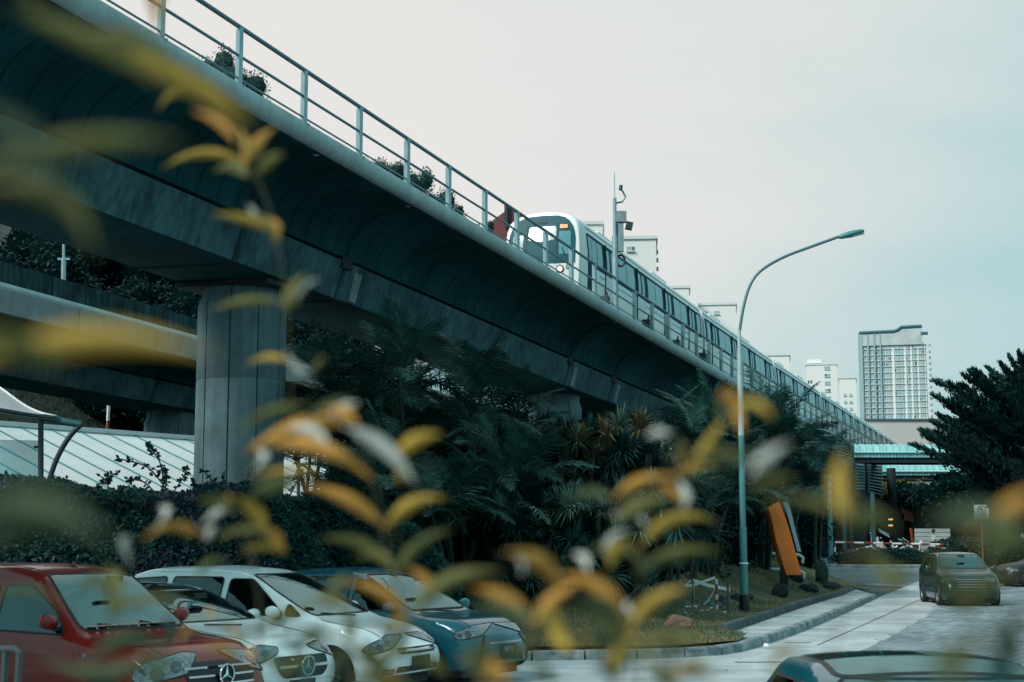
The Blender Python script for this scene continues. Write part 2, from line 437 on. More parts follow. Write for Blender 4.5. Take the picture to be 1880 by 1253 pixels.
o = link_mesh('lawn', me); me.shade_smooth(); tag(o, 'mown lawn mound with brownish grass behind the kerb', kind='structure')
random.seed(11)
gb = [MB(), MB()]
n = 0
while n < 60000:
    y = 27.5 + 34 * random.random() ** 1.7; x = random.uniform(-3, 14)
    if not in_poly(x, y, LAWN): continue
    n += 1
    z = lawn_z(x, y) - .005; h = random.uniform(.03, .075) * (1.5 if noise.noise(Vector((x * 1.7, y * 1.7, 3))) > .15 else 1); a = random.uniform(0, 6.3); w = .007 + .004 * random.random() + y * .00012
    dx, dy = math.cos(a) * w, math.sin(a) * w; lx, ly = random.uniform(-.04, .04), random.uniform(-.04, .04)
    k = 0 if noise.noise(Vector((x * .5, y * .5, 9))) + random.uniform(-.25, .25) > 0 else 1
    gb[k].add([(x - dx, y - dy, z), (x + dx, y + dy, z), (x + lx, y + ly, z + h)], [(0, 1, 2)])
for k, (nm, c, lb) in enumerate((('grass', (0.25, 0.21, 0.10), 'dry brownish grass blades on the lawn'), ('green_grass', (0.13, 0.16, 0.09), 'darker green grass blades on the lawn'))):
    o = gb[k].build(nm, mat(nm + '_m', c, 0.8, objvar=0.45, trans=0.2)); tag(o, lb, 'grass', kind='stuff')

# ------------------------------------------------------------------ the viaduct's line
TD = Vector((0.345, 1, 0)).normalized(); TN = Vector((-TD.y, TD.x, 0))
def H(y):
    k = ((-40, 9.9), (15, 9.22), (30, 9.0), (45, 8.78), (60, 8.5), (80, 8.2), (100, 8.05), (200, 8.0), (400, 8.0))
    for (a, ha), (c, hc) in zip(k[:-1], k[1:]):
        if a <= y <= c: return ha + (hc - ha) * (y - a) / (c - a)
    return 8.0
def T(y, o, h):
    "place on the viaduct: y distance of its near edge, o offset inwards, h height over the deck edge"
    return Vector((-15.55 + 0.345 * y, y, EYE + H(y) + h)) + TN * o
def girder(y0, y1, off, joints, name, parent, groove=0.8):
    sec = []
    for o_, h in ((4.9, -2.72), (2.50, -2.75), (2.36, -2.70), (2.06, -1.76), (2.24, -1.745), (2.24, -1.68)): sec.append((o_, h, 0))
    for k in range(0, 10):
        t = R(90) * k / 9
        sec.append((0.30 + 1.78 * math.cos(t), -1.66 + 1.24 * math.sin(t), 1))
    left = [(0.22, -.42), ]
    left += [(6.9, -.42)] + [(4.9 + 2.1 * math.sin(R(90) * k / 5), -1.66 + 1.24 * (1 - math.cos(R(90) * k / 5))) for k in range(5, -1, -1)]
    top = [(0.22, -.10), (7.1, -.10)]
    stations = []
    y = y0
    while y < y1:
        near = y < 75
        g = groove
        if near: stations += [(y, 0), (y + .035, 1), (y + .06, 1), (y + .095, 0)]
        else: stations += [(y, 0)]
        y += g
    stations.append((y1, 0))
    jset = []
    for j in joints: jset += [(j - .14, 0), (j - .09, 2), (j + .09, 2), (j + .14, 0)]
    stations = [s for s in stations if all(abs(s[0] - j) > .16 for j in joints)] + jset
    stations.sort()
    b = MB(); secs = []
    for y, g in stations:
        ring = []
        for i, (o_, h, w) in enumerate(sec):
            d = 0
            if g == 1 and w and 6 < i < 15: d = .05
            if g == 2: d = .09
            # inset towards the body of the box
            ring.append(T(y, off + o_ + d * (1.0 if i > 1 else 0.5), h + d * (.6 if i < 2 or w else 0)))
        ring.append(T(y, off + .22, -.42)); ring.append(T(y, off + .22, -.10)); ring.append(T(y, off + 7.0, -.10)); ring.append(T(y, off + 7.0, -.42))
        ring += [T(y, off + 5.1 + 1.7 * math.sin(R(90) * k / 5), -1.66 + 1.24 * (1 - math.cos(R(90) * k / 5))) for k in (4, 3, 2, 1, 0)]
        secs.append(ring)
    b.loft(secs)
    n = len(secs[0])
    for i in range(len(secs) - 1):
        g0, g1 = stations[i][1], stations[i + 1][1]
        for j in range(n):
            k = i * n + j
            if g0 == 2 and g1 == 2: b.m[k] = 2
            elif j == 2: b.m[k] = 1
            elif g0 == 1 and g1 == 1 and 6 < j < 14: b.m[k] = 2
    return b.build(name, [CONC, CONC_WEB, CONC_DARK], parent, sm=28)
def rim(y0, y1, off, parent, m=CONC_RIM_LIT, seg=10.4, r=.19):
    y = y0
    while y < y1 - .1:
        a, c = y + .008, min(y + seg, y1) - .008
        prof = []
        for k in range(10):
            t = R(-100 + 200 * k / 9); prof.append((.20 - .20 * math.cos(t), -.16 + .23 * math.sin(t)))
        prof += [(.42, .07), (.42, -.40)]
        n = 4
        secs = [[T(a + (c - a) * i / n, off + o_, h) for o_, h in prof] for i in range(n + 1)]
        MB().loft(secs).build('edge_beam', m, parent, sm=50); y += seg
def pier(y, off, parent, r=1.08, flutes=10, foot=0.0, yh=None):
    c = T(y, off, 0); top = EYE + H(y) - 2.73; b = MB()
    prof = []
    for k in range(flutes):
        a0 = 2 * math.pi * (k + .18) / flutes
        for f in (0.0, .03, .06): prof.append((a0 + f * 0, f))
    ring = []
    nseg = 48
    for k in range(flutes):
        a0 = 2 * math.pi * (k + .35) / flutes; da = 2 * math.pi / flutes; g = .014 / r
        for a, rr in [(a0 - g * 1.4, r), (a0 - g, r - .05), (a0 + g, r - .05), (a0 + g * 1.4, r)] + [(a0 + da * f, r) for f in (.15, .3, .45, .6, .75, .88)]:
            ring.append((rr * math.cos(a), rr * math.sin(a)))
    zs = [foot, 3.1 - .02, 3.1, 3.12, 5.9, 5.92, 5.94, top - .55, top - .30, top]
    secs = []
    for z in zs:
        s = 1.0 - (.012 if z in (3.1, 5.92) else 0) - .0
        if z >= top - .32: s = 0.92
        secs.append([Vector((c.x + p[0] * s, c.y + p[1] * s, z)) for p in ring])
    b.loft(secs); return b.build('pier', CONC_COL, parent, sm=40)

JOINTS = [9, 14, 33.3, 38.3, 57.3, 63.3, 82, 87, 106.5, 111.5, 131, 136]
via = empty('viaduct', (T(38.2, 3.7, 0).x, 38.2, 0)); tag(via, 'curved underside concrete railway viaduct with the train on its deck', 'viaduct')
vx = Vector(via.location)
def rebase(parent):
    bpy.context.view_layer.update()
    inv = parent.matrix_world.inverted()
    for c in parent.children: c.matrix_parent_inverse = inv
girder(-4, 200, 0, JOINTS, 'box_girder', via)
rim(-4, 200, 0, via)
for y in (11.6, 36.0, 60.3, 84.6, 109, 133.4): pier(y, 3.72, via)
# dark notches in the web above each pier joint, pale repair strips at the far pair
nb = MB()
for y in (38.6, 57.5, 63.5, 84.2):
    A = T(y - .28, 2.06, -1.62); MB().box(A + TN * .09 + Vector((0, 0, -.16)), (.22, .62, .30), math.atan2(-TD.x, TD.y)).build('bearing_notch', CONC_DARK, via)
st = MB()
for y in (38.9, 57.9, 63.9):
    q = [T(y, 2.34, -2.66), T(y + .42, 2.34, -2.66), T(y + .42, 2.095, -1.75), T(y, 2.095, -1.75)]
    MB().plate([p - TN * 0.03 for p in q], -.02).build('repair_strip', mat('fresh_concrete', (0.22, 0.30, 0.31), 0.8, 0.3, 4, streak=.3), via)
# pier head under the girder
hb = MB(); c = T(36.0, 3.7, 0)
hb.box((c.x, c.y, EYE + H(36.0) - 2.80), (2.5, 2.2, .12), math.atan2(-TD.x, TD.y)); hb.build('bearing_pad', CONC_DARK, via)
# cable conduits along the deck
cb = MB()
for o_, h, r in ((.62, .06, .05), (.85, .05, .04)):
    cb.tube([T(y, o_, h) for y in range(-4, 200, 6)], r, 6)
cb.build('conduit', DARKMETAL, via)
rebase(via)

# track plinth and rails
tr = empty('railway_track', T(60, 3.4, 0)); tag(tr, 'railway track on plinths along the viaduct deck under the train', 'track')
b = MB()
for o_ in (2.75, 4.15):
    b.loft([[T(y, o_ + u, h) for u, h in ((-.28, -.09), (-.28, .46), (.28, .46), (.28, -.09))] for y in range(-4, 200, 4)])
b.build('plinth', CONC, tr)
for o_ in (2.70, 4.13):
    MB().loft([[T(y, o_ + u, h) for u, h in ((-.035, .47), (-.035, .62), (.035, .62), (.035, .47))] for y in range(-4, 200, 4)]).build('rail', DARKMETAL, tr)
MB().loft([[T(y, 1.05 + u, h) for u, h in ((-.08, -.05), (-.08, .30), (.08, .30), (.08, -.05))] for y in range(-4, 200, 4)]).build('cable_trough', GALV, tr)
rebase(tr)

# handrail
hr = empty('deck_railing', T(30, .12, .05)); tag(hr, 'grey steel pipe railing with posts along the edge of the train viaduct', 'railing')
def rail_run(h, r, m, nm='rail'):
    y = -2.0
    while y < 190:
        MB().tube([T(y + 2.72 * k, .15, h) for k in range(0, 6)], r, 8).build(nm, m, hr, sm=60); y += 2.72 * 5
rail_run(1.22, .048, RAILDARK, 'handrail'); rail_run(.62, .032, RAILDARK, 'middle_rail'); rail_run(.15, .022, RAILDARK, 'lower_rail')
pm = MB().box((0, 0, .53), (.085, .17, 1.22)).box((0, 0, -.06), (.17, .26, .03)).mesh('post', GALV)
y = 29.6 - 2.72 * 11
while y < 185:
    p = T(y, .15, .05); o = link_mesh('post', pm, hr, (p.x, p.y, p.z)); o.rotation_euler = (0, 0, math.atan2(-TD.x, TD.y) + R(55)); y += 2.72
rebase(hr)

# trackside boxes on the deck by the railing
def cabinet(y, w, h, label):
    p = T(y, .62, .0); t = empty('trackside_box', p, math.atan2(-TD.x, TD.y)); tag(t, label, 'equipment box')
    MB().box((0, 0, h / 2 + .22), (w, w * 1.2, h)).build('box', DARKMETAL, t)
    b = MB()
    for s in (-1, 1):
        for q in (-1, 1): b.box((s * w * .4, q * w * .5, .11), (.04, .04, .22))
    b.build('stand', GALV, t)
    MB().tube([(0, 0, h + .2), (.05, .1, h + .42), (0, .5, .2), (0, 1.0, .08)], .025, 6).build('cable', BLACK, t)
cabinet(57.0, .30, .35, 'dark trackside box with cable just below the train front')
cabinet(63.2, .34, .45, 'dark trackside box just right of the camera mast on the viaduct')
cabinet(68.4, .30, .35, 'trackside box on the deck halfway to the street lamp')
cabinet(73.8, .36, .5, 'trackside box on the deck nearest the street lamp pole')

# second viaduct behind, with a solid parapet
v2 = empty('rear_viaduct', (T(69.5, 23, 0).x, 69.5, 0)); tag(v2, 'second concrete viaduct with solid parapet passing behind the big pier', 'viaduct')
J2 = [33, 38, 58.4, 65.4, 83, 88, 107, 112]
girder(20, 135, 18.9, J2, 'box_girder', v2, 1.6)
y = 20
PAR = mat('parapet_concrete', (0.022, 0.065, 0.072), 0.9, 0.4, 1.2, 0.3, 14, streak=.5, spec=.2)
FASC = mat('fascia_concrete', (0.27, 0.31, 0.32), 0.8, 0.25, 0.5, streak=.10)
while y < 134:
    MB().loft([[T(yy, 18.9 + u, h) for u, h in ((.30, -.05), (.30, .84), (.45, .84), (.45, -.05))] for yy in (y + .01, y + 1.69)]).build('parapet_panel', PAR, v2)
    y += 1.7
y = 20
while y < 134:
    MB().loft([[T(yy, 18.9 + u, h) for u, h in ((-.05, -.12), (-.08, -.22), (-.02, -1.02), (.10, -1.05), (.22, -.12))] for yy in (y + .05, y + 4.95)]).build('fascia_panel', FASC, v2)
    y += 5.0
rim(20, 134, 18.86, v2, CONC_RIM_LIT, 9.0)
for y in (36.5, 61.9, 86): pier(y, 22.6, v2, 1.15)
rebase(v2)
# thin pole standing behind the rear viaduct
t = empty('signal_pole', at(116, 520, 63)); tag(t, 'thin pale pole standing up behind the rear viaduct parapet', 'pole')
p0 = at(116, 548, 63); p1 = at(117, 425, 63); pm_ = at(117, 476, 63)
MB().tube([p0, pm_], .10, 8).tube([pm_, p1], .06, 8).build('shaft', GALV, t); MB().box(pm_, (.5, .08, .08)).build('bracket', GALV, t); rebase(t)
# striped marker post on the bank
q0 = at(197, 800, 74); q1 = at(200, 740, 74)
t = empty('marker_post', q0); tag(t, 'slim white and red marker post on the grass bank under the rear viaduct', 'post')
MB().tube([q0, q0.lerp(q1, .45)], .09, 6).build('lower_band', mat('rust_red', (0.20, 0.06, 0.04), .7), t)
MB().tube([q0.lerp(q1, .45), q1], .09, 6).build('upper_band', mat('white_paint', (0.62, 0.64, 0.62), .6), t); rebase(t)
# ------------------------------------------------------------------ patches laid on a curved body
def round_poly(pts, r, n=4):
    out = []; k = len(pts)
    for i in range(k):
        p0, p1, p2 = Vector(pts[i - 1]), Vector(pts[i]), Vector(pts[(i + 1) % k])
        a = p0 - p1; c = p2 - p1; rr = min(r, a.length * .45, c.length * .45)
        A = p1 + a.normalized() * rr; C_ = p1 + c.normalized() * rr
        for j in range(n + 1):
            t = j / n; out.append((A * (1 - t) ** 2 + p1 * 2 * t * (1 - t) + C_ * t * t)[:])
    return out
def grow(pts, d):
    k = len(pts); area = sum(pts[i - 1][0] * pts[i][1] - pts[i][0] * pts[i - 1][1] for i in range(k)); s = 1 if area > 0 else -1
    out = []
    for i in range(k):
        a, p, c = Vector(pts[i - 1]), Vector(pts[i]), Vector(pts[(i + 1) % k])
        e = (p - a).normalized() + (c - p).normalized()
        if e.length < 1e-6: e = (c - p)
        e.normalize(); out.append((p + Vector((e.y, -e.x)) * s * d)[:])
    return out
def patch(bvh, poly, org, U, V, D, off, step, name, m, parent, thick=0.0, hole=None):
    "polygon (u,v) cast along D on the body; a skin standing off by off"
    U, V, D, org = Vector(U), Vector(V), Vector(D).normalized(), Vector(org)
    bm = bmesh.new()
    vs = [bm.verts.new((p[0], p[1], 0)) for p in poly]; bm.faces.new(vs)
    for ax in (0, 1):
        lo = min(p[ax] for p in poly); hi = max(p[ax] for p in poly); k = lo + step
        while k < hi - step * .3:
            co = [0, 0, 0]; no = [0, 0, 0]; co[ax] = k; no[ax] = 1
            bmesh.ops.bisect_plane(bm, geom=bm.verts[:] + bm.edges[:] + bm.faces[:], plane_co=co, plane_no=no); k += step
    bmesh.ops.recalc_face_normals(bm, faces=bm.faces)
    for v in bm.verts:
        o = org + U * v.co.x + V * v.co.y
        h = bvh.ray_cast(o, D)
        if h[0] is None: h = bvh.find_nearest(o + D * 1.0)
        n = h[1] if h[1].dot(D) < 0 else -h[1]
        v.co = h[0] - D * off * .5 + n * off * .5
    c = sum((f.normal for f in bm.faces), Vector()) ; bm.normal_update()
    c = sum((f.normal for f in bm.faces), Vector())
    if c.dot(D) > 0:
        for f in bm.faces: f.normal_flip()
    if thick:
        bd = [e for e in bm.edges if e.is_boundary]
        r = bmesh.ops.extrude_edge_only(bm, edges=bd)
        for v in [g for g in r['geom'] if isinstance(g, bmesh.types.BMVert)]: v.co += D * thick
    me = bpy.data.meshes.new(name); bm.to_mesh(me); bm.free(); me.materials.append(m); me.shade_smooth(); me.set_sharp_from_angle(angle=R(40))
    return link_mesh(name, me, parent)
def bvh_of(mb): return BVHTree.FromPolygons([Vector(v) for v in mb.v], mb.f)
def text_mesh(txt, size, m, parent, loc, rot, name='lettering', ext=.002):
    cu = bpy.data.curves.new(name, 'FONT'); cu.body = txt; cu.size = size; cu.align_x = 'CENTER'; cu.align_y = 'CENTER'; cu.extrude = ext
    o = bpy.data.objects.new('tmp', cu); COL.objects.link(o); bpy.context.view_layer.update()
    me = bpy.data.meshes.new_from_object(o.evaluated_get(bpy.context.evaluated_depsgraph_get()))
    bpy.data.objects.remove(o); me.materials.clear(); me.materials.append(m)
    t = link_mesh(name, me, parent, loc); t.rotation_euler = rot; return t

# ------------------------------------------------------------------ the train
TW = mat('train_white', (0.80, 0.81, 0.80), 0.35, 0.08, 0.5, spec=0.5)
TBAND = mat('train_band', (0.006, 0.065, 0.082), 0.7, spec=0.08)
TMASK = mat('train_mask', (0.005, 0.085, 0.105), 0.5, spec=0.2)
TGLASS = mat('train_glass', (0.10, 0.28, 0.32), 0.2, spec=.6)
TSKYREFL = mat('train_sky_reflection_glass', (0.40, 0.46, 0.46), 0.2, spec=.5)  # whitish sky reflection put into the base colour of the middle pane
TLIGHT = mat('train_side_glass', (0.20, 0.42, 0.46), 0.25, spec=.3)
TSTRIPE = mat('train_stripe', (0.10, 0.42, 0.42), 0.35)
UNDER = mat('underframe', (0.02, 0.03, 0.035), 0.8)
YOUT = ((.60, 1.56), (1.5, 1.60), (2.3, 1.59), (3.05, 1.51), (3.40, 1.40), (3.62, 1.15), (3.77, .65), (3.83, 0))
def yout(z):
    for (a, ya), (c, yc) in zip(YOUT[:-1], YOUT[1:]):
        if a <= z <= c: return ya + (yc - ya) * (z - a) / (c - a)
    return YOUT[0][1] if z < 1 else 0
def side_strip(x0, x1, z0, z1, off, b=None, s=-1):
    b = b or MB(); n = 4
    zs = [z0 + (z1 - z0) * i / n for i in range(n + 1)]
    o1 = [(x0, s * (yout(z) + off), z) for z in zs]; o2 = [(x1, s * (yout(z) + off), z) for z in zs]
    i1 = [(x0, s * (yout(z) - .01), z) for z in reversed(zs)]; i2 = [(x1, s * (yout(z) - .01), z) for z in reversed(zs)]
    b.loft([o1 + i1, o2 + i2]); return b
train = empty('train', T(56.8, 3.1, .26)); tag(train, 'white metro train with dark teal window band running on the viaduct', 'train')
CL, CP = 22.2, 22.8
halfprof = [(y, z) for z, y in YOUT]
fullprof = [(-y, z) for y, z in halfprof] + [(y, z) for y, z in reversed(halfprof[:-1])]
def coach_meshes(front):
    A = {}
    b = MB(); secs = []
    if front:
        for x, s in ((0.0, .945), (.06, .972), (.18, .988), (.40, .996), (.75, 1.0), (CL, 1.0)):
            sh = lambda z: (.30 * max(0, (z - 1.7)) / 2.1) * (1 - min(1, x / 3.0)) if x < 3 else 0
            secs.append([(x + sh(z), y * s, 2.0 + (z - 2.0) * (s * .5 + .5)) for y, z in fullprof])
        b.loft(secs, cap=False)
        ring = secs[0]; vs = list(ring); n = len(ring); fs = []
        for t in (.8, .55, .3, .02):
            vs += [(p[0] - .16 * (1 - t * t), p[1] * t, 2.0 + (p[2] - 2.0) * t) for p in ring]
        # keep the rake over the inner rings
        for i in range(n, len(vs)):
            x, y, z = vs[i]; rk = .30 * max(0, z - 1.7) / 2.1; k = i // n; p = ring[i % n]
            t = (.8, .55, .3, .02)[k - 1]; vs[i] = (0.0 - .16 * (1 - t * t) + rk, y, z)
        for i in range(4):
            for j in range(n):
                a = i * n + j; c = i * n + (j + 1) % n; fs.append((a, c, c + n, a + n))
        fs.append(tuple(range(4 * n, 5 * n)))
        b.add(vs, fs)
    else:
        b.loft([[(x, y, z) for y, z in fullprof] for x in (0, CL)])
    return b
def add_coach(i, front):
    y0 = 56.8 + CP * TD.y * i; p0 = T(y0, 3.1, .26); p1 = T(y0 + CL * TD.y, 3.1, .26)
    mb = coach_meshes(front); co = mb.build('coach', TW, train, sm=35)
    d = (p1 - p0); co.rotation_euler = (0, -math.asin(d.z / d.length), math.atan2(d.y, d.x)); co.location = p0 - train.location
    return co, mb
WIN = mat('door_edge', (0.03, 0.12, 0.14), .4)
sh = {}
def shared(key, mk, m):
    if key not in sh: sh[key] = mk().mesh(key[0], m)
    return sh[key]
for i in range(6):
    co, mb = add_coach(i, i == 0)
    x_start = 1.05 if i == 0 else .25
    link_mesh('window_band', side_strip(x_start, CL - .25, 1.78, 3.02, .012).mesh('window_band', TBAND), co)
    link_mesh('cant_rail', side_strip(x_start, CL - .1, 3.22, 3.27, .015).mesh('cant_rail', RAILDARK), co)
    link_mesh('stripe', side_strip(2.6 if i == 0 else .2, CL - .2, 1.52, 1.60, .006).mesh('stripe', TSTRIPE), co)
    doors = (4.2, 9.35, 14.5, 19.65) if i == 0 else (2.6, 8.2, 13.8, 19.4)
    for k, dx in enumerate(doors):
        key = ('door',)
        dm = shared(key, lambda: side_strip(-.68, .68, .80, 2.98, .020), TW if False else mat('door_skin', (0.62, 0.65, 0.65), .35))
        link_mesh('door', dm, co, (dx, 0, 0)); dob = LAST[0]
        up = shared(('door_top',), lambda: side_strip(-.68, .68, 1.78, 3.0, .024), TBAND); link_mesh('door_band', up, co, (dx, 0, 0))
        gap = shared(('door_gap',), lambda: MB().box((-.74, -1.600, 1.9), (.07, .05, 2.2)), UNDER); link_mesh('door_gap', gap, co, (dx, 0, 0))
        for q in (-.34, .34):
            pn = shared(('door_window',), lambda: side_strip(-.20, .20, 1.9, 2.84, .032), TLIGHT); link_mesh('door_window', pn, co, (dx + q, 0, 0))
    edges = [x_start] + [e for dx in doors for e in (dx - .85, dx + .85)] + [CL - .3]
    for a, c in zip(edges[::2], edges[1::2]):
        w = c - a
        if w < .7: continue
        n = 2 if w > 1.9 else 1; ww = (w - .6) / n - .09
        for q in range(n):
            cx = a + .30 + (w - .6) * (q + .5) / n
            key = ('window', round(ww, 2)); pn = shared(key, lambda: side_strip(-ww / 2, ww / 2, 1.9, 2.88, .030), TLIGHT); link_mesh('window', pn, co, (cx, 0, 0))
    ub = MB(); random.seed(i)
    x = 3.0
    while x < CL - 3:
        w = random.uniform(.8, 1.8); ub.box((x, 0, .48), (w, 2.6, .5)); x += w + random.uniform(.3, .8)
    link_mesh('underframe', ub.mesh('underframe', UNDER), co)
    for x in (2.6, CL - 2.6):
        wb = MB()
        for q in (-1.05, 1.05):
            for s in (-.72, .72): wb.lathe([(.0, -.06), (.38, -.06), (.38, .06), (0, .06)], 16, (x + q, s, .72), 'Y')
        wb.box((x, 0, .75), (2.6, 2.1, .25)); link_mesh('bogie', wb.mesh('bogie', UNDER, 40), co)
    if i: MB().box((-.30, 0, 2.05), (.62, 2.5, 2.6)).build('gangway', UNDER, co)
    MB().box((CL * .3, 0, 3.88), (3.0, 1.6, .22)).build('air_conditioner', TW, co); MB().box((CL * .72, 0, 3.88), (3.0, 1.6, .22)).build('air_conditioner', TW, co)
    if i == 0:
        bv = bvh_of(mb); O = (-2, 0, 0)
        def fp(poly, off, name, m, st=.12, th=0): return patch(bv, poly, O, (0, 1, 0), (0, 0, 1), (1, 0, 0), off, st, name, m, co, th)
        arch = [(-1.36, 1.66), (1.36, 1.66)] + [(1.36 * math.cos(R(a)) ** .5 if a < 90 else -1.36 * abs(math.cos(R(a))) ** .5, 2.50 + 1.12 * math.sin(R(a))) for a in (8, 22, 36, 50, 64, 78, 90, 102, 116, 130, 144, 158, 172)]
        fp(arch, .02, 'mask', TMASK, .12, .03)
        fp(round_poly([(-.62, 2.62), (-.58, 3.16), (.50, 3.16), (.54, 2.62), (0, 2.52)], .10), .032, 'door_windscreen', TSKYREFL)
        fp(round_poly([(-1.20, 2.0), (-1.16, 2.93), (-.70, 2.93), (-.74, 2.0)], .06), .032, 'cab_windscreen', TGLASS)
        fp(round_poly([(1.20, 2.0), (1.16, 2.85), (.72, 2.85), (.74, 2.0)], .06), .032, 'cab_windscreen', TGLASS)
        fp([(-.66, 1.72), (-.66, 3.3), (-.63, 3.3), (-.63, 1.72)], .034, 'door_seam', BLACK); fp([(.58, 1.72), (.58, 3.3), (.61, 3.3), (.61, 1.72)], .034, 'door_seam', BLACK)
        fp([(-.01, .9), (-.01, 1.7), (.01, 1.7), (.01, .9)], .01, 'apron_seam', BLACK)
        fp(round_poly([(-1.06, 3.02), (-1.06, 3.22), (-.70, 3.24), (-.70, 3.02)], .02), .036, 'destination_frame', BLACK)
        fp(round_poly([(-1.03, 3.05), (-1.03, 3.19), (-.73, 3.21), (-.73, 3.05)], .02), .044, 'destination_sign', mat('sign_amber', (.35, .12, .06), .4, emit=(1.0, .35, .16, .9)))
        fp(round_poly([(-.20, 3.28), (-.20, 3.38), (.20, 3.38), (.20, 3.28)], .03), .036, 'number_panel', BLACK)
        # wiper
        MB().tube([(-.12, -.95, 2.0), (.02, -.78, 2.5)], .02, 6).build('wiper', BLACK, co)
        for s in (-1, 1):
            for (yy, zz, rr, em) in ((.78, 1.42, .13, 1), (1.12, 1.50, .09, 0)):
                h = bv.ray_cast(Vector((-2, s * yy, zz)), Vector((1, 0, 0)))
                if h[0] is None: continue
                x = h[0].x
                MB().lathe([(rr * .8, 0), (rr, -.04), (rr * 1.25, -.03), (rr * 1.3, .05)], 20, (0, 0, 0), 'Y').build('lamp_ring', DARKMETAL, co, 40)
                lo = LAST[0]; lo.rotation_euler = (0, 0, R(-90)); lo.location = (x + .02, s * yy, zz)
                em_m = mat('headlight_on', (.9, .7, .6), .3, emit=(1.0, .50, .34, 1.0)) if (em and s < 0) else mat('lamp_off', (.25, .32, .33), .2)
                MB().lathe([(0, -.03), (rr * .8, -.02), (rr * .82, .02)], 20, (0, 0, 0), 'Y').build('headlamp', em_m, co, 40)
                lo = LAST[0]; lo.rotation_euler = (0, 0, R(-90)); lo.location = (x + .01, s * yy, zz)
        # cab side window and door, black lower recess and coupler
        link_mesh('cab_door', side_strip(.95, 1.62, .8, 2.98, .018).mesh('cab_door', TBAND), co)
        link_mesh('window', side_strip(1.05, 1.52, 1.95, 2.9, .03).mesh('window', TLIGHT), co)
        MB().box((.30, 0, .62), (.9, .5, .3)).build('coupler', UNDER, co)
        link_mesh('passenger_pink_blouse', MB().mesh('e', TW), co) if False else None
# ------------------------------------------------------------------ camera mast on the deck
mb_ = T(57.5, .35, 0); mt = empty('camera_mast', mb_); tag(mt, 'tall pole with grey boxes and camera standing on the viaduct before the first coach', 'mast')
hh = (at(1132, 345, 57.6) - mb_).z
MB().tube([(0, 0, -.1), (0, 0, 3.0)], .12, 10).tube([(0, 0, 3.0), (0, 0, hh - .4)], .075, 10).build('shaft', GALV, mt, 60)
MB().tube([(0, 0, hh - .4), (0, 0, hh + .6)], .02, 6).build('aerial', GALV, mt)
BOXG = mat('box_grey', (0.22, 0.30, 0.31), .6, .2, 3)
MB().box((.24, 0, hh - 1.15), (.40, .3, .42)).build('upper_box', BOXG, mt)
MB().box((.22, 0, hh - 1.95), (.22, .2, 1.1)).build('long_box', BOXG, mt)
MB().box((.55, .0, hh - 1.50), (.26, .3, .28), 0, tilt=Matrix.Rotation(R(12), 3, 'Y')).build('camera', DARKMETAL, mt)
MB().tube([(.05, 0, hh - .6), (.30, 0, hh - .55), (.42, 0, hh - .35), (.30, 0, hh - .12), (.22, 0, hh - .05)], .04, 6).build('cable', RAILDARK, mt)
MB().tube([(.22, 0, hh - .1), (.26, 0, hh + .1)], .07, 8).build('lamp_head', DARKMETAL, mt)
MB().tube([(.22 + .15 * math.cos(R(a)), .05, hh - 2.85 + .22 * math.sin(R(a))) for a in range(0, 361, 20)], .045, 6, cap=False).build('coiled_cable', BLACK, mt)
MB().tube([(.10, .05, hh - 1.4), (.06, .1, hh - 2.2), (.10, .05, hh - 3.1)], .045, 6).build('cable', BLACK, mt)

# ------------------------------------------------------------------ street lamp
bp_ = lawn_at(1367, 1122); bp_.z -= .05
Yl = bp_.y; lt = empty('street_lamp', bp_); tag(lt, 'tall teal street lamp with a curved arm standing on the lawn', 'street lamp')
LM = mat('lamp_paint', (0.075, 0.25, 0.27), 0.5, .15, 3, metal=.2); LM2 = mat('lamp_galvanised', (0.42, 0.52, 0.53), 0.5, .1, 4, metal=.2)
def Lp(px, py): return at(px, py, Yl) - bp_
zc = lambda py: Lp(1365, py).z
MB().tube([(0, 0, -.1), (0, 0, zc(1092))], .135, 14).build('base_sleeve', mat('black_paint', (.012, .016, .018), .5), lt, 60)
MB().tube([(0, 0, zc(1092)), (0, 0, zc(1036))], .100, 14).tube([(0, 0, zc(1034)), (0, 0, zc(968))], .095, 14).tube([(0, 0, zc(968)), (0, 0, zc(800))], .080, 14).build('pole', LM, lt, 60)
MB().tube([(0, 0, zc(1036)), (0, 0, zc(1033))], .125, 14).build('collar', TW, lt, 60)
MB().tube([(0, 0, zc(800)), (0, 0, zc(655))], [.080, .072], 14).tube([(0, 0, zc(655)), (0, 0, zc(605))], [.065, .042], 14).build('upper_pole', LM2, lt, 60)
arm = catmull([Vector((0, 0, zc(612)))] + [Lp(x, y) for x, y in ((1366, 560), (1379, 520), (1400, 495), (1440, 472), (1490, 453), (1540, 435))], 5)
MB().tube([p for p in arm], .040, 8).build('arm', RAILDARK, lt, 60)
hd = Lp(1540, 436); he = Lp(1586, 424); dv = (he - hd); b = MB()
secs = []
for t, w, h in ((0, .05, .05), (.12, .10, .07), (.45, .15, .09), (.85, .14, .07), (1, .05, .03)):
    c = hd + dv * t
    secs.append([c + Vector((0, w * math.cos(a), 0)) + Vector((-dv.z, 0, dv.x)).normalized() * h * math.sin(a) for a in [k * math.pi / 6 for k in range(12)]])
b.loft(secs).build('lamp_head', LM, lt, 50)
secs = []
for t, w in ((.42, .06), (.55, .10), (.9, .10), (.98, .04)):
    c = hd + dv * t - Vector((-dv.z, 0, dv.x)).normalized() * .065
    secs.append([c + Vector((0, w * math.cos(a), 0)) + Vector((-dv.z, 0, dv.x)).normalized() * .03 * math.sin(a) for a in [k * math.pi / 5 for k in range(10)]])
MB().loft(secs).build('lens', mat('lens', (.55, .62, .62), .2), lt, 50)

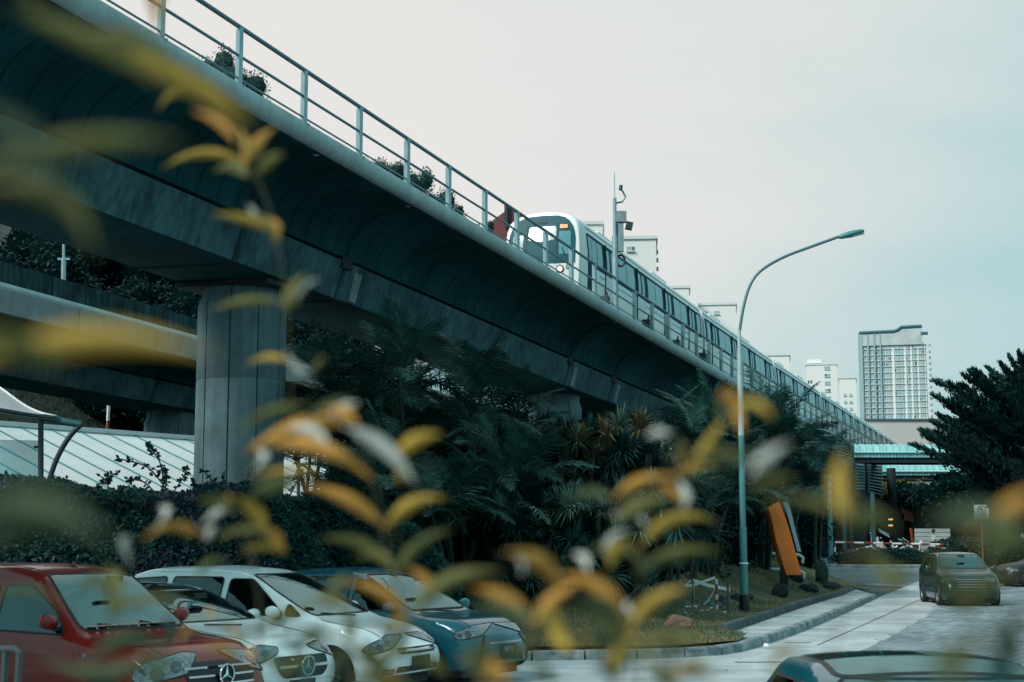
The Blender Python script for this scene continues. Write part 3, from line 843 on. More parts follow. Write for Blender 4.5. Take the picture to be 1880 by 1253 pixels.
# ------------------------------------------------------------------ towers far behind
TWR = mat('tower_white', (0.80, 0.775, 0.75), 0.8, 0.03, 0.05); TWR2 = mat('tower_pale', (0.68, 0.70, 0.69), 0.8, .04, .05)
TWIN = mat('tower_glass', (0.22, 0.40, 0.42), 0.3); TWD = mat('tower_dark_glass', (0.04, 0.12, 0.14), .3)
TFR = mat('tower_frame', (0.30, 0.42, 0.44), 0.6)
def tower(px0, px1, pyt, Y, depth, label, cols, rows, kind, extra=None, rot=0.0, pybase=None):
    "cols: list of (px centre, width px); rows: list of (py centre, height px)"
    pc = (px0 + px1) / 2; th = math.atan2(pc - 940, FPX); rot = -th + rot
    s = Y * math.cos(th) / FPX; w = (px1 - px0) * s; cx = X_at(pc, Y)
    zt = at((px0 + px1) / 2, pyt, Y).z
    t = empty('apartment_tower', (cx + math.sin(th) * depth / 2, Y + depth / 2, 0), rot); tag(t, label, 'apartment tower')
    MB().box((0, 0, zt / 2), (w, depth, zt)).build('wall', TWR, t)
    MB().box((0, 0, zt + .2), (w + .5, depth + .5, .5)).build('parapet', TWR2, t)
    bw_ = {}
    for (c, ww) in cols:
        for (r, hh_) in rows:
            x = (c - pc) * s; z = at(pc, r, Y).z; k = (ww, hh_)
            if k not in bw_:
                fr = MB().box((0, 0, 0), (ww * s, .16, hh_ * s)).mesh('window', TWIN)
                n = 2 if ww < 9 else 3; f2 = MB()
                for q in range(1, n): f2.box((-ww * s / 2 + ww * s * q / n, -.10, 0), (.12, .06, hh_ * s))
                f2.box((0, -.16, -hh_ * s / 2 - .08), (ww * s + .2, .30, .14))
                bw_[k] = (fr, f2.mesh('mullion', TWR2))
            o = link_mesh('window', bw_[k][0], t, (x, -depth / 2 - .04, z))
            link_mesh('mullion', bw_[k][1], o)
            if random.random() < .16:
                d_ = MB().box((random.choice((-1, 1)) * ww * s * .25, -.09, 0), (ww * s * .42, .04, hh_ * s * .9)).mesh('pane', TWD); link_mesh('open_pane', d_, o)
    return t, cx, zt, s
random.seed(21)
rows = [(636 + 10.75 * i, 6.4) for i in range(13)]
t, cx, zt, s = tower(1591, 1711, 634, 350, 16, 'tallest wide apartment block with rows of windows and a stepped flat roof line', [(1600, 11), (1611.5, 9), (1623, 8), (1632.5, 5), (1642, 9.5), (1658, 10), (1667, 5), (1678, 6.5), (1690, 8), (1703, 10)], [(r[0] + 1, r[1]) for r in rows], 0)
def tw(px, py): p = at(1651, py, 350); return (px - 1651) * s, p.z
x0, z0 = tw(1590, 634); x1, z1 = tw(1590, 610); xa, za = tw(1654, 609); xb, zb = tw(1667, 602); xc, zc_ = tw(1706, 601)
sc_ = MB()
for q in range(1): sc_.plate([(x0, -8.0, z0), (xc, -8.0, z0), (xc, -8.0, zc_), (xb, -8.0, zb), (xa, -8.0, za), (x1, -8.0, z1)], .5)
sc_.build('crown_screen', mat('crown_panel', (.50, .55, .55), .7, .15, .4), t)
for px in (1590.5, 1605, 1617, 1628):
    xx, _ = tw(px, 700); MB().box((xx, -8.35, z1 / 2), (.35 if px > 1595 else 1.0, .5, z1)).build('fin', TFR if px > 1595 else mat('edge_fin', (.33, .45, .47), .7), t)
MB().tube([(x0 - .1, -8.4, z1), (xa, -8.4, za), ((xa + xb) / 2 + .3, -8.4, (za + zb) / 2), (xb, -8.4, zb), (xc, -8.4, zc_)], .42, 6).build('roof_edge', mat('roof_edge', (.04, .15, .18), .6), t)
xd, zd = tw(1710, 614); MB().box((xd, -8, zd), (1.6, 2, .5)).build('side_fin', mat('roof_edge', (0, 0, 0)), t)
MB().box((tw(1716, 700)[0], -3.5, tw(1716, 640)[1] / 2), (1.0, 9, tw(1716, 640)[1])).build('side_wall', TWR2, t)
for r in rows:
    xx, zz = tw(1720, r[0]); MB().box((tw(1715.5, 700)[0] + .4, -8.1, zz), (.5, .3, .5)).build('vent', TFR, t)
tower(1488, 1545, 670, 560, 14, 'narrow white apartment tower just left of the tallest block', [(1527, 10)], [(676 + 13.7 * i, 5.5) for i in range(7)], 1)
tt = [c for c in COL.objects if c.get('label', '').startswith('narrow white')][0]
for px, w in ((1492, 3), (1497, 3)):
    for py in (701, 715): 
        p = at(1516, py, 560); MB().box(((px - 1516.5) * .196, -7.05, p.z), (.55, .15, 1.1)).build('window', TWD, tt)
MB().box((-2.6, -2.0, at(1500, 662, 560).z), (5, 6, 1.5)).build('roof_tank', TWR, tt)
tower(1549, 1580, 695, 500, 14, 'smallest white apartment tower between its two taller neighbours', [(1559.5, 5), (1569.5, 5)], [(725 + 12.7 * i, 3.5) for i in range(4)], 1)
tower(1291, 1359, 560, 330, 14, 'white apartment tower seen over the train left of the street lamp', [(1303, 5), (1323, 9)], [(574, 6), (593, 6), (612, 6), (631, 6)], 1)
tower(1136, 1211, 439, 225, 14, 'white apartment tower rising behind the camera mast', [(1138.5, 7), (1163, 14)], [(457, 8), (484, 8), (511, 8)], 1)
tt = [c for c in COL.objects if c.get('label', '').startswith('white apartment tower rising')][0]
for py in (462, 477, 493, 512):
    p = at(1173, py, 225); MB().box((3.1, -6.2, p.z), (.45, .5, .6)).build('vent', TFR, tt)
tower(1415, 1457, 653, 380, 14, 'top of a pale tower peeping over the middle of the train', [(1428, 7)], [(664, 4), (676, 4)], 1)
tower(1066, 1111, 412, 230, 10, 'pale roof corner of a tower right behind the first coach', [(1080, 6)], [(440, 5)], 1)
tower(1228, 1272, 529, 320, 10, 'low pale tower top just right of the mast over the train', [(1250, 6)], [(545, 5)], 1)
# the big plain beige wall
A = at(1560, 772, 190); B = at(2080, 772, 190)
t = empty('beige_building', ((A.x + B.x) / 2, 200, 0)); tag(t, 'plain beige windowless building under the apartment towers', 'building')
MB().box((0, 0, A.z / 2), (B.x - A.x, 20, A.z)).build('wall', mat('beige_wall', (.56, .53, .51), .85, .05, .1), t)
MB().box((0, 0, A.z + .08), (B.x - A.x + .4, 20.4, .22)).build('coping', mat('coping_dark', (.08, .10, .11), .7), t)
# red roofed house behind the train front
t = empty('red_roofed_house', at(945, 990, 150)); c0 = t.location.copy(); tag(t, 'red sloping roof showing behind the left side of the train front', 'house')
REDR = mat('red_roof', (.20, .045, .05), .6, .2, .6)
def rl(px, py, d=0): p = at(px, py, 150); return (p.x - c0.x, d, p.z - c0.z)
MB().plate([rl(870, 430, 0), rl(975, 500, 0), rl(972, 404, 0), rl(938, 380, 0), rl(929, 380, 0), rl(929, 387, 0)], -9).build('roof', REDR, t)
MB().tube([rl(931, 378, -.2), rl(931, 420, -.2)], .28, 4).build('ridge_strip', mat('roof_dark', (.03, .03, .04), .6), t)
w0 = rl(880, 440); MB().box((0, 5, w0[2] / 2 - 1), (3, 9, w0[2] + 2)).build('wall', TWR2, t)
# dark pitched roof behind the train further right
if 0: t = empty('gabled_house', at(1236, 990, 240)); tag(t, 'dark roof ridge peeping over the second coach right of the mast', 'house'); c0 = t.location.copy()
def rl2(px, py, d=0): p = at(px, py, 240); return (p.x - c0.x, d, p.z - c0.z)

# ------------------------------------------------------------------ station buildings on the right
ROOFC = mat('teal_sheet_roof', (0.34, 0.62, 0.60), 0.55, 0.35, 0.8, stretch=(3, 1, .3), col2=(0.19, 0.45, 0.45), spec=.5)
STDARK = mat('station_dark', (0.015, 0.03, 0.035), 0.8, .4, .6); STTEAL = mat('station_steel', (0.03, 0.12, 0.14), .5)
LOUV = mat('louvre', (0.10, 0.20, 0.215), .5)
def barrel_roof(px0, px1, pyt, pym, pyb, Y, label):
    zt, zm, zb = at(1600, pyt, Y).z, at(1600, pym, Y).z, at(1600, pyb, Y).z
    x0, x1 = X_at(px0, Y), X_at(px1, Y); t = empty('barrel_roof', (x0, Y, 0)); tag(t, label, 'canopy roof')
    W = x1 - x0; n = int(W / .42)
    def pr_(w):
        P = []
        for k in range(7):
            a = R(90) * k / 6; P.append(Vector((0, 1.6 * (1 - math.cos(a)), zm + (zt - zm) * math.sin(a))))
        return P
    one = None
    for i in range(n):
        xa = i * W / n; w = W / n
        if one is None:
            b = MB(); secs = []
            for u, h in ((0, 0), (.06, .07), (.16, .07), (.22, 0), (w - .01, 0)):
                secs.append([Vector((u, p.y - h, p.z + h * .3)) for p in pr_(0)] + [Vector((u, 3.6, zt - .3))])
            b.loft([[q for q in s] for s in secs], closed=False); one = b.mesh('roof_sheet', ROOFC, 40)
            bb = MB()
            for u in (.11, .30):
                bb.box((u, .06, (zm + zb) / 2 - .02), (.13, .05, zm - zb - .04))
            two = bb.mesh('fascia_sheet', ROOFC)
        link_mesh('roof_sheet', one, t, (xa, 0, 0)); link_mesh('fascia_sheet', two, t, (xa, 0, 0))
    MB().box((W / 2, .10, (zm + zb) / 2), (W, .06, zm - zb)).build('fascia', mat('fascia_teal', (.14, .50, .52), .5), t)
    MB().tube([(0, -.03, zm), (W, -.03, zm)], .07, 6).build('gutter', mat('gutter', (.40, .68, .68), .4), t)
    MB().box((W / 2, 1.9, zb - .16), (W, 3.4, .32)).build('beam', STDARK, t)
    return t, zb, x0, x1
barrel_roof(1566, 1960, 814, 831, 840, 98, 'upper pale teal barrel roof next to the louvred screens')
barrel_roof(1614, 1980, 851, 866, 873, 108, 'lower pale teal barrel roof beneath and behind the upper one')
def louvres(pxa, pya, pxb, pyb_, pyc_a, pyc_b, Ya, Yb, n, label):
    t = empty('louvre_screen', at(pxa, 990, Ya)); tag(t, label, 'louvre screen'); L0 = t.location
    for i in range(n):
        f = (i + .5) / n
        A = at(pxa, pya + (pyc_a - pya) * f, Ya) - L0; B = at(pxb, pyb_ + (pyc_b - pyb_) * f, Yb) - L0
        d = (B - A); dn = Vector((d.y, -d.x, 0)).normalized()
        hgt = abs((at(pxa, pya, Ya) - at(pxa, pyc_a, Ya)).z) / n
        MB().loft([[P + Vector((0, 0, hgt * .35)), P - dn * .0 + dn * .12 - Vector((0, 0, hgt * .25)), P + dn * .10 - Vector((0, 0, hgt * .34)), P - dn * .02 + Vector((0, 0, hgt * .25))] for P in (A, B)]).build('slat', LOUV, t)
    A = at(pxa, pya, Ya) - L0; B = at(pxb, pyb_, Yb) - L0; C_ = at(pxb, pyc_b, Yb) - L0; D_ = at(pxa, pyc_a, Ya) - L0
    bk = Vector((0, .35, 0)); MB().plate([A + bk, B + bk, C_ + bk, D_ + bk], .06).build('backing', STDARK, t)
    for P, Q in ((A, D_), (B, C_)): MB().tube([P, Q], .07, 4).build('frame', STTEAL, t)
    return t
louvres(1478, 797, 1538, 797, 862, 862, 92, 92, 11, 'grey louvre screen facing the lawn beside the fan palms')
louvres(1539, 797, 1566, 816, 862, 858, 92, 97, 11, 'narrow dark louvre screen turning the corner under the last coaches')
louvres(1594, 852, 1618, 852, 905, 912, 97, 106, 10, 'louvre screen hanging below the upper teal roof')
louvres(1570, 850, 1585, 852, 900, 900, 94, 95, 9, 'slim louvre screen beside the dark station column')
# station block under the viaduct
t = empty('station_block', (22, 112, 0)); tag(t, 'dark station concourse with steel columns behind the barrier', 'station')
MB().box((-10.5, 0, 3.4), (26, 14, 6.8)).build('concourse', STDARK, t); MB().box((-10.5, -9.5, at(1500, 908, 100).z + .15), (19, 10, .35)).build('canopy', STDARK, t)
for px, Y, r, top in ((1470, 96, .16, 880), (1491, 100, .14, 880), (1550, 92, .12, 880), (1581, 97, .38, 850), (1640, 104, .30, 860), (1604, 88, .13, 905), (1563, 99, .12, 880), (1575, 104, .12, 880)):
    x = X_at(px, Y) - 22; zt = at(px, top, Y).z
    MB().tube([(x, Y - 112, .8), (x, Y - 112, zt)], r, 10).build('column', STTEAL if r < .3 else STDARK, t, 60)
# teal post near the barrier
P = ground(1526, 1037); t = empty('signal_post', P); tag(t, 'slim teal post at the left end of the striped barrier', 'post')
MB().tube([(0, 0, -.1), (0, 0, at(1526, 860, P.y).z - P.z)], .13, 10).build('pole', LM, t, 60); MB().tube([(0, 0, -.05), (0, 0, .3)], .18, 10).build('base', STTEAL, t, 60)
# escalator enclosure with red sides
t = empty('escalator', at(1620, 990, 101)); tag(t, 'escalator with shiny handrails and red side panels by the station', 'escalator'); L0 = t.location.copy()
def e(px, py, Y=101): return at(px, py, Y) - L0
RED = mat('red_panel', (.16, .03, .035), .5, .2, 1)
MB().plate([e(1655, 932), e(1678, 943), e(1678, 958), e(1655, 955)], .4).build('side_panel', RED, t)
MB().plate([e(1600, 912), e(1636, 930), e(1660, 945), e(1660, 1000), e(1625, 985), e(1600, 960)], .3).build('balustrade', mat('maroon_panel', (.012, .006, .009), .6), t)
MB().plate([e(1607, 930), e(1612, 950), e(1614, 975), e(1606, 960)], .1).build('glass_panel', mat('pale_panel', (.10, .22, .25), .3), t)
for a, c in (((1612, 972), (1632, 983)), ((1614, 976), (1633, 987)), ((1648, 990), (1664, 996)), ((1656, 988), (1668, 996)), ((1596, 978), (1602, 984))):
    MB().tube([e(*a, 97), e(*c, 97)], .045, 6).build('handrail', CHROME, t)
MB().tube([e(1672, 970, 97), e(1676, 1000, 97)], .10, 6).build('newel', mat('orange_red', (.35, .08, .04), .5), t)
for px, py in ((1635, 954), (1635, 965)):
    MB().box(e(px, py, 99), (.28, .05, .10)).build('lit_sign', mat('sign_lit', (.8, .5, .2), .4, emit=(1.0, .50, .20, 1.0)), t)
# pale boarded wall with a walker in front
A = ground(1680, 1016); zt = at(1680, 970, 96).z; t = empty('boarded_wall', (X_at(1712, 96), 96, .95)); tag(t, 'low pale boarded wall behind the walking person', 'wall'); L0 = t.location.copy()
WB = mat('pale_board', (.48, .50, .50), .7, .12, 1)
for i in range(7):
    z0 = .0 + i * (zt - .95) / 7; h = (zt - .95) / 7 - .03
    MB().box((0, 0, z0 + h / 2), (X_at(1744, 96) - X_at(1679, 96), .12, h)).build('board', WB, t)
# low white gabled strip seen under the palms by the concourse
t = empty('white_annex', (X_at(1440, 118), 118, 0)); tag(t, 'white annex wall glimpsed through the fan palms left of the concourse', 'building')
MB().box((0, 0, at(1440, 868, 118).z - .6), (9.5, 2, 1.3)).build('wall', TWR, t); MB().box((0, .1, 2.6), (9.4, 1.8, 3.4)).build('lower_wall', STDARK, t)
# ------------------------------------------------------------------ vegetation
FOL = {}
def fol(name, c, rough=.55, ov=.45, tr=.15, spec=.15):
    return mat(name, c, rough, objvar=ov, trans=tr, spec=spec)
F_DARK = fol('leaf_dark', (.005, .036, .034)); F_MID = fol('leaf_mid', (.020, .080, .070)); F_PALE = fol('leaf_pale', (.10, .19, .15))
F_TREE = fol('leaf_tree', (.012, .050, .046)); F_RUST = fol('leaf_rust', (.13, .11, .055), .6); F_HILL = fol('leaf_hill', (.004, .026, .026)); F_OLIVE = fol('leaf_olive', (.06, .095, .05))
BARK = mat('bark', (.05, .06, .055), .9, .4, 5, .5); STEMM = mat('palm_stem', (.016, .034, .030), .8, .4, 4)
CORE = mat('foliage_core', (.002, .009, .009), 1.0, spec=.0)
def frond_mesh(L, n, drop, w, name, m, seed, curl=.25):
    rng = random.Random(seed); b = MB(); P = []
    for i in range(11):
        t = i / 10; P.append(Vector((L * (t - .18 * drop * t * t), 0, L * (.42 * t - drop * t * t))))
    b.tube(P, [.022 * (1 - .8 * i / 10) * L / 2 + .004 for i in range(11)], 4, cap=False)
    for i in range(n):
        t = .16 + .84 * (i + .5) / n; f = t * 10; k = min(9, int(f)); p = P[k].lerp(P[k + 1], f - k); d = (P[k + 1] - P[k]).normalized()
        ll = L * .30 * math.sin(math.pi * (.18 + .78 * t)) * rng.uniform(.85, 1.1)
        for s in (-1, 1):
            side = (Vector((0, s, 0)) * .9 + d * (.55 + .3 * t) + Vector((0, 0, rng.uniform(.05, .28)))).normalized()
            q1 = p + side * ll * .5; q2 = p + side * ll + Vector((0, 0, -ll * curl * rng.uniform(.6, 1.5)))
            ww = d * w * L * .5
            b.add([p - ww * .5, p + ww * .5, q1 + ww, q1 - ww, q2], [(0, 1, 2, 3), (3, 2, 4)])
    return b.mesh(name, m)
FR = []
for i, (mm, dr) in enumerate(((F_DARK, .55), (F_DARK, .35), (F_MID, .5), (F_DARK, .75), (F_PALE, .6), (F_MID, .3))):
    FR.append(frond_mesh(2.0, 26, dr, .023, 'frond', mm, i))
def rosette_mesh(Rr, n, w, m, seed, up=.3):
    rng = random.Random(seed); b = MB()
    for i in range(n):
        a = rng.uniform(0, 2 * math.pi); e = R(rng.uniform(-30, 85)); l = Rr * rng.uniform(.7, 1.1)
        d = Vector((math.cos(a) * math.cos(e), math.sin(a) * math.cos(e), math.sin(e) + .1)).normalized(); s = d.cross(Vector((0, 0, 1))).normalized() * w * Rr
        m1 = d * l * .55; tip = d * l - Vector((0, 0, .22 * l * math.cos(e)))
        b.add([s * -.4, s * .4, m1 + s, m1 - s, tip], [(0, 1, 2, 3), (3, 2, 4)])
    return b.mesh('leaf_rosette', m)
ROS = [rosette_mesh(.52, 110, .030, mm, 40 + i) for i, mm in enumerate((F_DARK, F_MID, F_MID, F_PALE, F_DARK, F_RUST, F_OLIVE))]
def palm(px, Y, pyt, nst, label, name='palm', sc=1.0, group=None, spread=1.3, nf=9, seed=0, mats=(0, 1, 2, 3, 0, 1), zfix=None, py_base=None):
    rng = random.Random(seed + int(px)); X = X_at(px, Y); z0 = lawn_z(X, Y) if zfix is None else zfix; top = at(px, pyt, Y).z - z0
    t = empty(name, (X, Y, z0)); tag(t, label, 'palm', group)
    for i in range(nst):
        a = rng.uniform(0, 6.3); rr = spread * rng.random() ** .6; hx, hy = rr * math.cos(a), rr * math.sin(a)
        h = max(.8, (top - 1.1 * sc) * rng.uniform(.55, 1.0) if i else top - 1.0 * sc)
        P = [Vector((hx * .3, hy * .3, -.1)), Vector((hx * .55, hy * .55, h * .5)), Vector((hx, hy, h))]
        MB().tube(P, [.07 * sc, .055 * sc, .045 * sc], 6).build('trunk', STEMM, t, 60)
        for k in range(nf):
            o = link_mesh('frond', FR[mats[rng.randrange(len(mats))]], t, P[2]); s = sc * rng.uniform(.75, 1.1)
            el = R(rng.choice((-8, 5, 20, 38, 55, 68)) + rng.uniform(-8, 8))
            o.rotation_euler = (rng.uniform(-.4, .4), -el, 2 * math.pi * (k + rng.random() * .7) / nf); o.scale = (s, s, s)
    return t
def rosette_bush(px, Y, pyt, w, hgt, n, label, seed, kinds=(0, 1, 1, 2, 3, 3), sc=1.0, tip_rust=False, name='dracaena_bush', zfix=None):
    rng = random.Random(seed); X = X_at(px, Y); top = at(px, pyt, Y).z
    z0 = lawn_z(X, Y) if zfix is None else zfix
    t = empty(name, (X, Y, z0)); tag(t, label, 'shrub'); H_ = top - z0
    for i in range(n):
        u = rng.uniform(-1, 1); v = rng.uniform(-1, .6); r_ = math.sqrt(max(0, 1 - u * u))
        zz = H_ - .35 * sc - (hgt * (rng.random() ** 1.1)) - (1 - r_) * hgt * .35
        y = (v * w * .55 - .25 * w * (1 - zz / H_)) * (.5 + .5 * r_)
        k = kinds[rng.randrange(len(kinds))]
        if tip_rust and zz > H_ - 1.3 and rng.random() < .25: k = rng.choice((5, 6, 6))
        o = link_mesh('leaf_rosette', ROS[k], t, (u * w, y, max(.2, zz))); s = sc * rng.uniform(.8, 1.3); o.scale = (s, s, s)
        o.rotation_euler = (rng.uniform(-.1, .5), rng.uniform(-.3, .3), rng.uniform(0, 6.3))
    for i in range(5):
        x = rng.uniform(-.7, .7) * w
        MB().tube([(x * .5, 0, -.1), (x * .8, rng.uniform(-.3, .3), H_ * .4), (x, rng.uniform(-.4, .4), H_ * .75)], .05, 5).build('stem', BARK, t, 60)
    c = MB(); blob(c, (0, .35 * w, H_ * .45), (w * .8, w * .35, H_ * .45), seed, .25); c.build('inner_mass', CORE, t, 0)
    return t
def blob(b, c, r, seed, amp=.25, n=14, m=0):
    vs = []; fs = []; k = n // 2
    for i in range(k + 1):
        for j in range(n):
            th = math.pi * i / k; ph = 2 * math.pi * j / n
            d = Vector((math.sin(th) * math.cos(ph), math.sin(th) * math.sin(ph), math.cos(th)))
            q = 1 + amp * noise.noise(d * 1.7 + Vector((seed, 0, 0)))
            vs.append((c[0] + d.x * r[0] * q, c[1] + d.y * r[1] * q, c[2] + d.z * r[2] * q))
    for i in range(k):
        for j in range(n): a = i * n + j; d_ = i * n + (j + 1) % n; fs.append((a, a + n, d_ + n, d_))
    b.add(vs, fs, m)
def leaves(b, c, r, n, size, rng, up=.2, shell=.6, flat=False, front=False):
    for _ in range(n):
        while True:
            d = Vector((rng.uniform(-1, 1), rng.uniform(-1, 1), rng.uniform(-1, 1)))
            if .05 < d.length <= 1: break
        d.normalize(); q = shell + (1.08 - shell) * rng.random()
        p = Vector((c[0] + d.x * r[0] * q, c[1] + d.y * r[1] * q, c[2] + d.z * r[2] * q))
        nrm = (d * .7 + Vector((rng.uniform(-1, 1), rng.uniform(-1, 1), rng.uniform(-1, 1) + up))).normalized()
        u = nrm.orthogonal().normalized(); w = nrm.cross(u); a = rng.uniform(0, 6.3); u, w = u * math.cos(a) + w * math.sin(a), w * math.cos(a) - u * math.sin(a)
        s = size * rng.uniform(.6, 1.35)
        b.add([p - u * s, p - w * s * .42, p + u * s, p + w * s * .42], [(0, 1, 2, 3)])
def tree(px, Y, pyt, w, h, n, label, seed, leafm=F_TREE, size=.16, z0=0.0, name='tree', group=None, clumps=14, core=.62, asp=.8, rs=1.0, corem=None):
    rng = random.Random(seed); X = X_at(px, Y); top = at(px, pyt, Y).z; t = empty(name, (X, Y, z0)); tag(t, label, 'tree', group); H_ = top - z0
    b = MB(); cb = MB(); tb = MB(); cz = H_ - h / 2
    tb.tube([(0, 0, -.3), (.1, .1, H_ - h), (0, 0, H_ - h * .3)], [.35, .25, .08], 8)
    for i in range(clumps):
        d = Vector((rng.uniform(-1, 1), rng.uniform(-1, 1), rng.uniform(-1, 1))); d.normalize(); q = rng.uniform(.35, .8)
        c = Vector((d.x * w * q, d.y * w * q * asp, cz + d.z * h * .5 * q)); rr = (w * rng.uniform(.28, .45) * rs, w * rng.uniform(.28, .45) * asp * rs, h * rng.uniform(.13, .24) * rs)
        leaves(b, c, rr, n // clumps, size, rng, .4); blob(cb, c, [v * core for v in rr], seed + i, .4, 8)
        tb.tube([(0, 0, max(.2, min(c.z - .5, H_ - h * .7))), c * .6 + Vector((0, 0, c.z * .3)), c], [.12, .07, .03], 5)
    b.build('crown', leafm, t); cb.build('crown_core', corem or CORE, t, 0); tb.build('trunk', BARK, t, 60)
    return t

# wooded hill at the back left
def hill_z(x, y):
    ex = smooth(6, -22, x) ; r = smooth(66, 118, y)
    return gz(x, y) - .3 + (17 * r * ex + 9 * smooth(58, 82, y) * smooth(-14, -32, x)) + .4 * noise.noise(Vector((x * .15, y * .15, 0)))
HILL = mat('hill_grass', (.024, .040, .026), .95, .5, 1.6, .6, 10, col2=(.010, .020, .017))
o = grid_sheet(-120, 8, 56, 190, 64, 60, hill_z, 'hill', HILL); tag(o, 'grassy bank rising to a wooded hill behind the viaducts', kind='structure')
random.seed(4); hb = MB()
for _ in range(26000):
    y = random.uniform(66, 86); x = random.uniform(-34, -14) * y / 74
    z = hill_z(x, y); h = random.uniform(.12, .3); a = random.uniform(0, 6.3); w = .03
    hb.add([(x - math.cos(a) * w, y - math.sin(a) * w, z), (x + math.cos(a) * w, y + math.sin(a) * w, z), (x + random.uniform(-.1, .1), y - .05, z + h)], [(0, 1, 2)])
o = hb.build('bank_grass', mat('bank_grass_m', (.026, .040, .024), .8, objvar=.6)); tag(o, 'rough grass covering the bank under the rear viaduct', 'grass', kind='stuff')
random.seed(8)
spots = [(-70, 96, 395, 7), (40, 92, 330, 7), (130, 98, 300, 7), (225, 94, 360, 7), (320, 100, 330, 6.5), (420, 98, 420, 6), (500, 92, 500, 6), (560, 96, 430, 6), (640, 100, 470, 6), (90, 84, 470, 5), (210, 84, 490, 5), (320, 84, 520, 5), (545, 84, 560, 5), (620, 84, 610, 5), (-20, 84, 440, 6), (700, 92, 560, 6), (790, 98, 600, 6), (880, 96, 640, 5), (960, 98, 660, 5), (1040, 100, 690, 5), (1130, 102, 730, 5)]
where = ['far left edge', 'just right of the left edge', 'above the signal pole', 'left of the big pier', 'directly left of the big pier top', 'behind the big pier', 'just right of the big pier', 'right of the big pier, taller', 'under the girder past the pier', 'low, by the signal pole', 'low, midway to the pier', 'low, beside the pier', 'low, right of the pier by the rear parapet', 'low, behind the first palms', 'low, at the left edge', 'behind the palms left of centre', 'behind the palms at the centre', 'behind the palms right of centre', 'behind the blue roof', 'behind the dracaenas', 'rightmost below the girder']
for i, ((px, Y, py, w), wh) in enumerate(zip(spots, where)):
    X = X_at(px, Y); tree(px, Y, py, w, w * 1.9, 9500, 'dark broadleaf tree of the wooded hill, ' + wh, 50 + i, F_HILL, size=.17, z0=hill_z(X, Y), group='trees on the wooded hill', clumps=13, core=.86)
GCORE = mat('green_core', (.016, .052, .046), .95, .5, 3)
OD = dict(group='trees seen over the deck', core=.72, rs=.55, corem=GCORE)
tree(392, 120, 74, 6.5, 15, 22000, 'tree top showing above the viaduct railing at the upper left', 90, F_MID, .13, hill_z(X_at(392, 120), 120), clumps=60, **OD)
tree(700, 126, 266, 4.2, 10, 16000, 'small tree top over the railing left of the train, the left one of a pair', 91, F_MID, .11, 12, clumps=40, **OD)
tree(765, 130, 276, 5.0, 13, 21000, 'bushiest tree top over the railing left of the train', 92, F_MID, .12, 12, clumps=50, **OD)
tree(812, 126, 336, 2.2, 6, 6000, 'low tree top over the railing nearest the train', 93, F_MID, .11, 10, clumps=24, **OD)
tree(884, 130, 396, 1.5, 4, 3000, 'tiny tree tip beside the red roof left of the train', 94, F_MID, .10, 8, clumps=14, **OD)

# blue roof behind the palms
t = empty('blue_roofed_shed', at(905, 990, 68)); L0 = t.location.copy(); tag(t, 'shed with pale blue sloping roof seen between the palms under the girder', 'shed')
BR = mat('blue_sheet', (.20, .33, .37), .5, .3, .5, stretch=(1, 1, 1), col2=(.10, .20, .24), spec=.5)
def sl(px, py, Y): return at(px, py, Y) - L0
A, B_, C_, D_ = sl(690, 640, 76), sl(975, 738, 68), sl(985, 762, 64), sl(690, 700, 72)
n = 16
for i in range(n):
    f, g = i / n + .004, (i + 1) / n - .004
    MB().plate([A.lerp(B_, f), D_.lerp(C_, f), D_.lerp(C_, g), A.lerp(B_, g)], .12).build('roof_sheet', BR, t)
MB().tube([A, B_], .16, 5).build('ridge', mat('pink_edge', (.28, .16, .17), .6), t)
MB().plate([sl(690, 690, 71), sl(985, 760, 66), sl(985, 980, 66), sl(690, 980, 71)], -.3).build('wall', STDARK, t)

# palms and dracaenas on the lawn mound
PG = 'palms in front of the viaduct'
pl = [(548, 41, 655, 3, 'feathery palm beside the right face of the big pier', 1.0, 1.0), (612, 39, 650, 4, 'palm clump with drooping fronds a little right of the pier', 1.15, 1.3), (690, 40, 640, 5, 'tallest palm clump under the girder left of centre', 1.25, 1.4), (770, 38, 632, 5, 'palm clump under the middle of the girder', 1.2, 1.4), (838, 41, 655, 4, 'palm in front of the pale blue roof', 1.15, 1.2),
      (905, 39, 668, 4, 'palm with arched fronds to the right of the blue roof', 1.2, 1.1), (960, 36, 790, 3, 'short palm in front of the dracaena thicket', 1.0, 1.0), (840, 34, 860, 3, 'low pale fronded palm near the parked teal car', .95, 1.0), (735, 34, 820, 4, 'low palm behind the hedge left of centre', 1.0, 1.2), (650, 35, 850, 3, 'low palm at the hedge end right of the pier', .9, 1.0)]
for i, (px, Y, py, n, lb, sc_p, sp) in enumerate(pl):
    palm(px, Y, py, n, lb, sc=sc_p, spread=sp, seed=i * 7, group=PG, nf=9, mats=(0, 1, 2, 3, 5, 2, 4, 4) if i != 7 else (4, 2, 4, 0))
rp_ = [(1262, 50, 745, 3, 'palm leaning over the lawn left of the street lamp', 1.2, 1.2), (1330, 52, 735, 4, 'palm behind the lamp post with fronds over the deck edge', 1.3, 1.4), (1392, 54, 738, 5, 'tallest palm just right of the street lamp', 1.35, 1.5), (1436, 61, 768, 5, 'bushy palm right of the lamp below the coaches', 1.3, 1.4), (1490, 66, 808, 4, 'last palm beside the louvre screen', 1.2, 1.2), (1290, 47, 830, 4, 'low palm on the lawn left of the lamp', 1.0, 1.2), (1385, 55, 850, 3, 'low palm right of the lamp by the orange pylon', 1.0, 1.0)]
for i, (px, Y, py, n, lb, sc_p, sp) in enumerate(rp_):
    palm(px, Y, py, n, lb, sc=sc_p, spread=sp, seed=90 + i * 5, group='palms around the street lamp', nf=10, mats=(0, 1, 2, 3, 4, 2, 5))
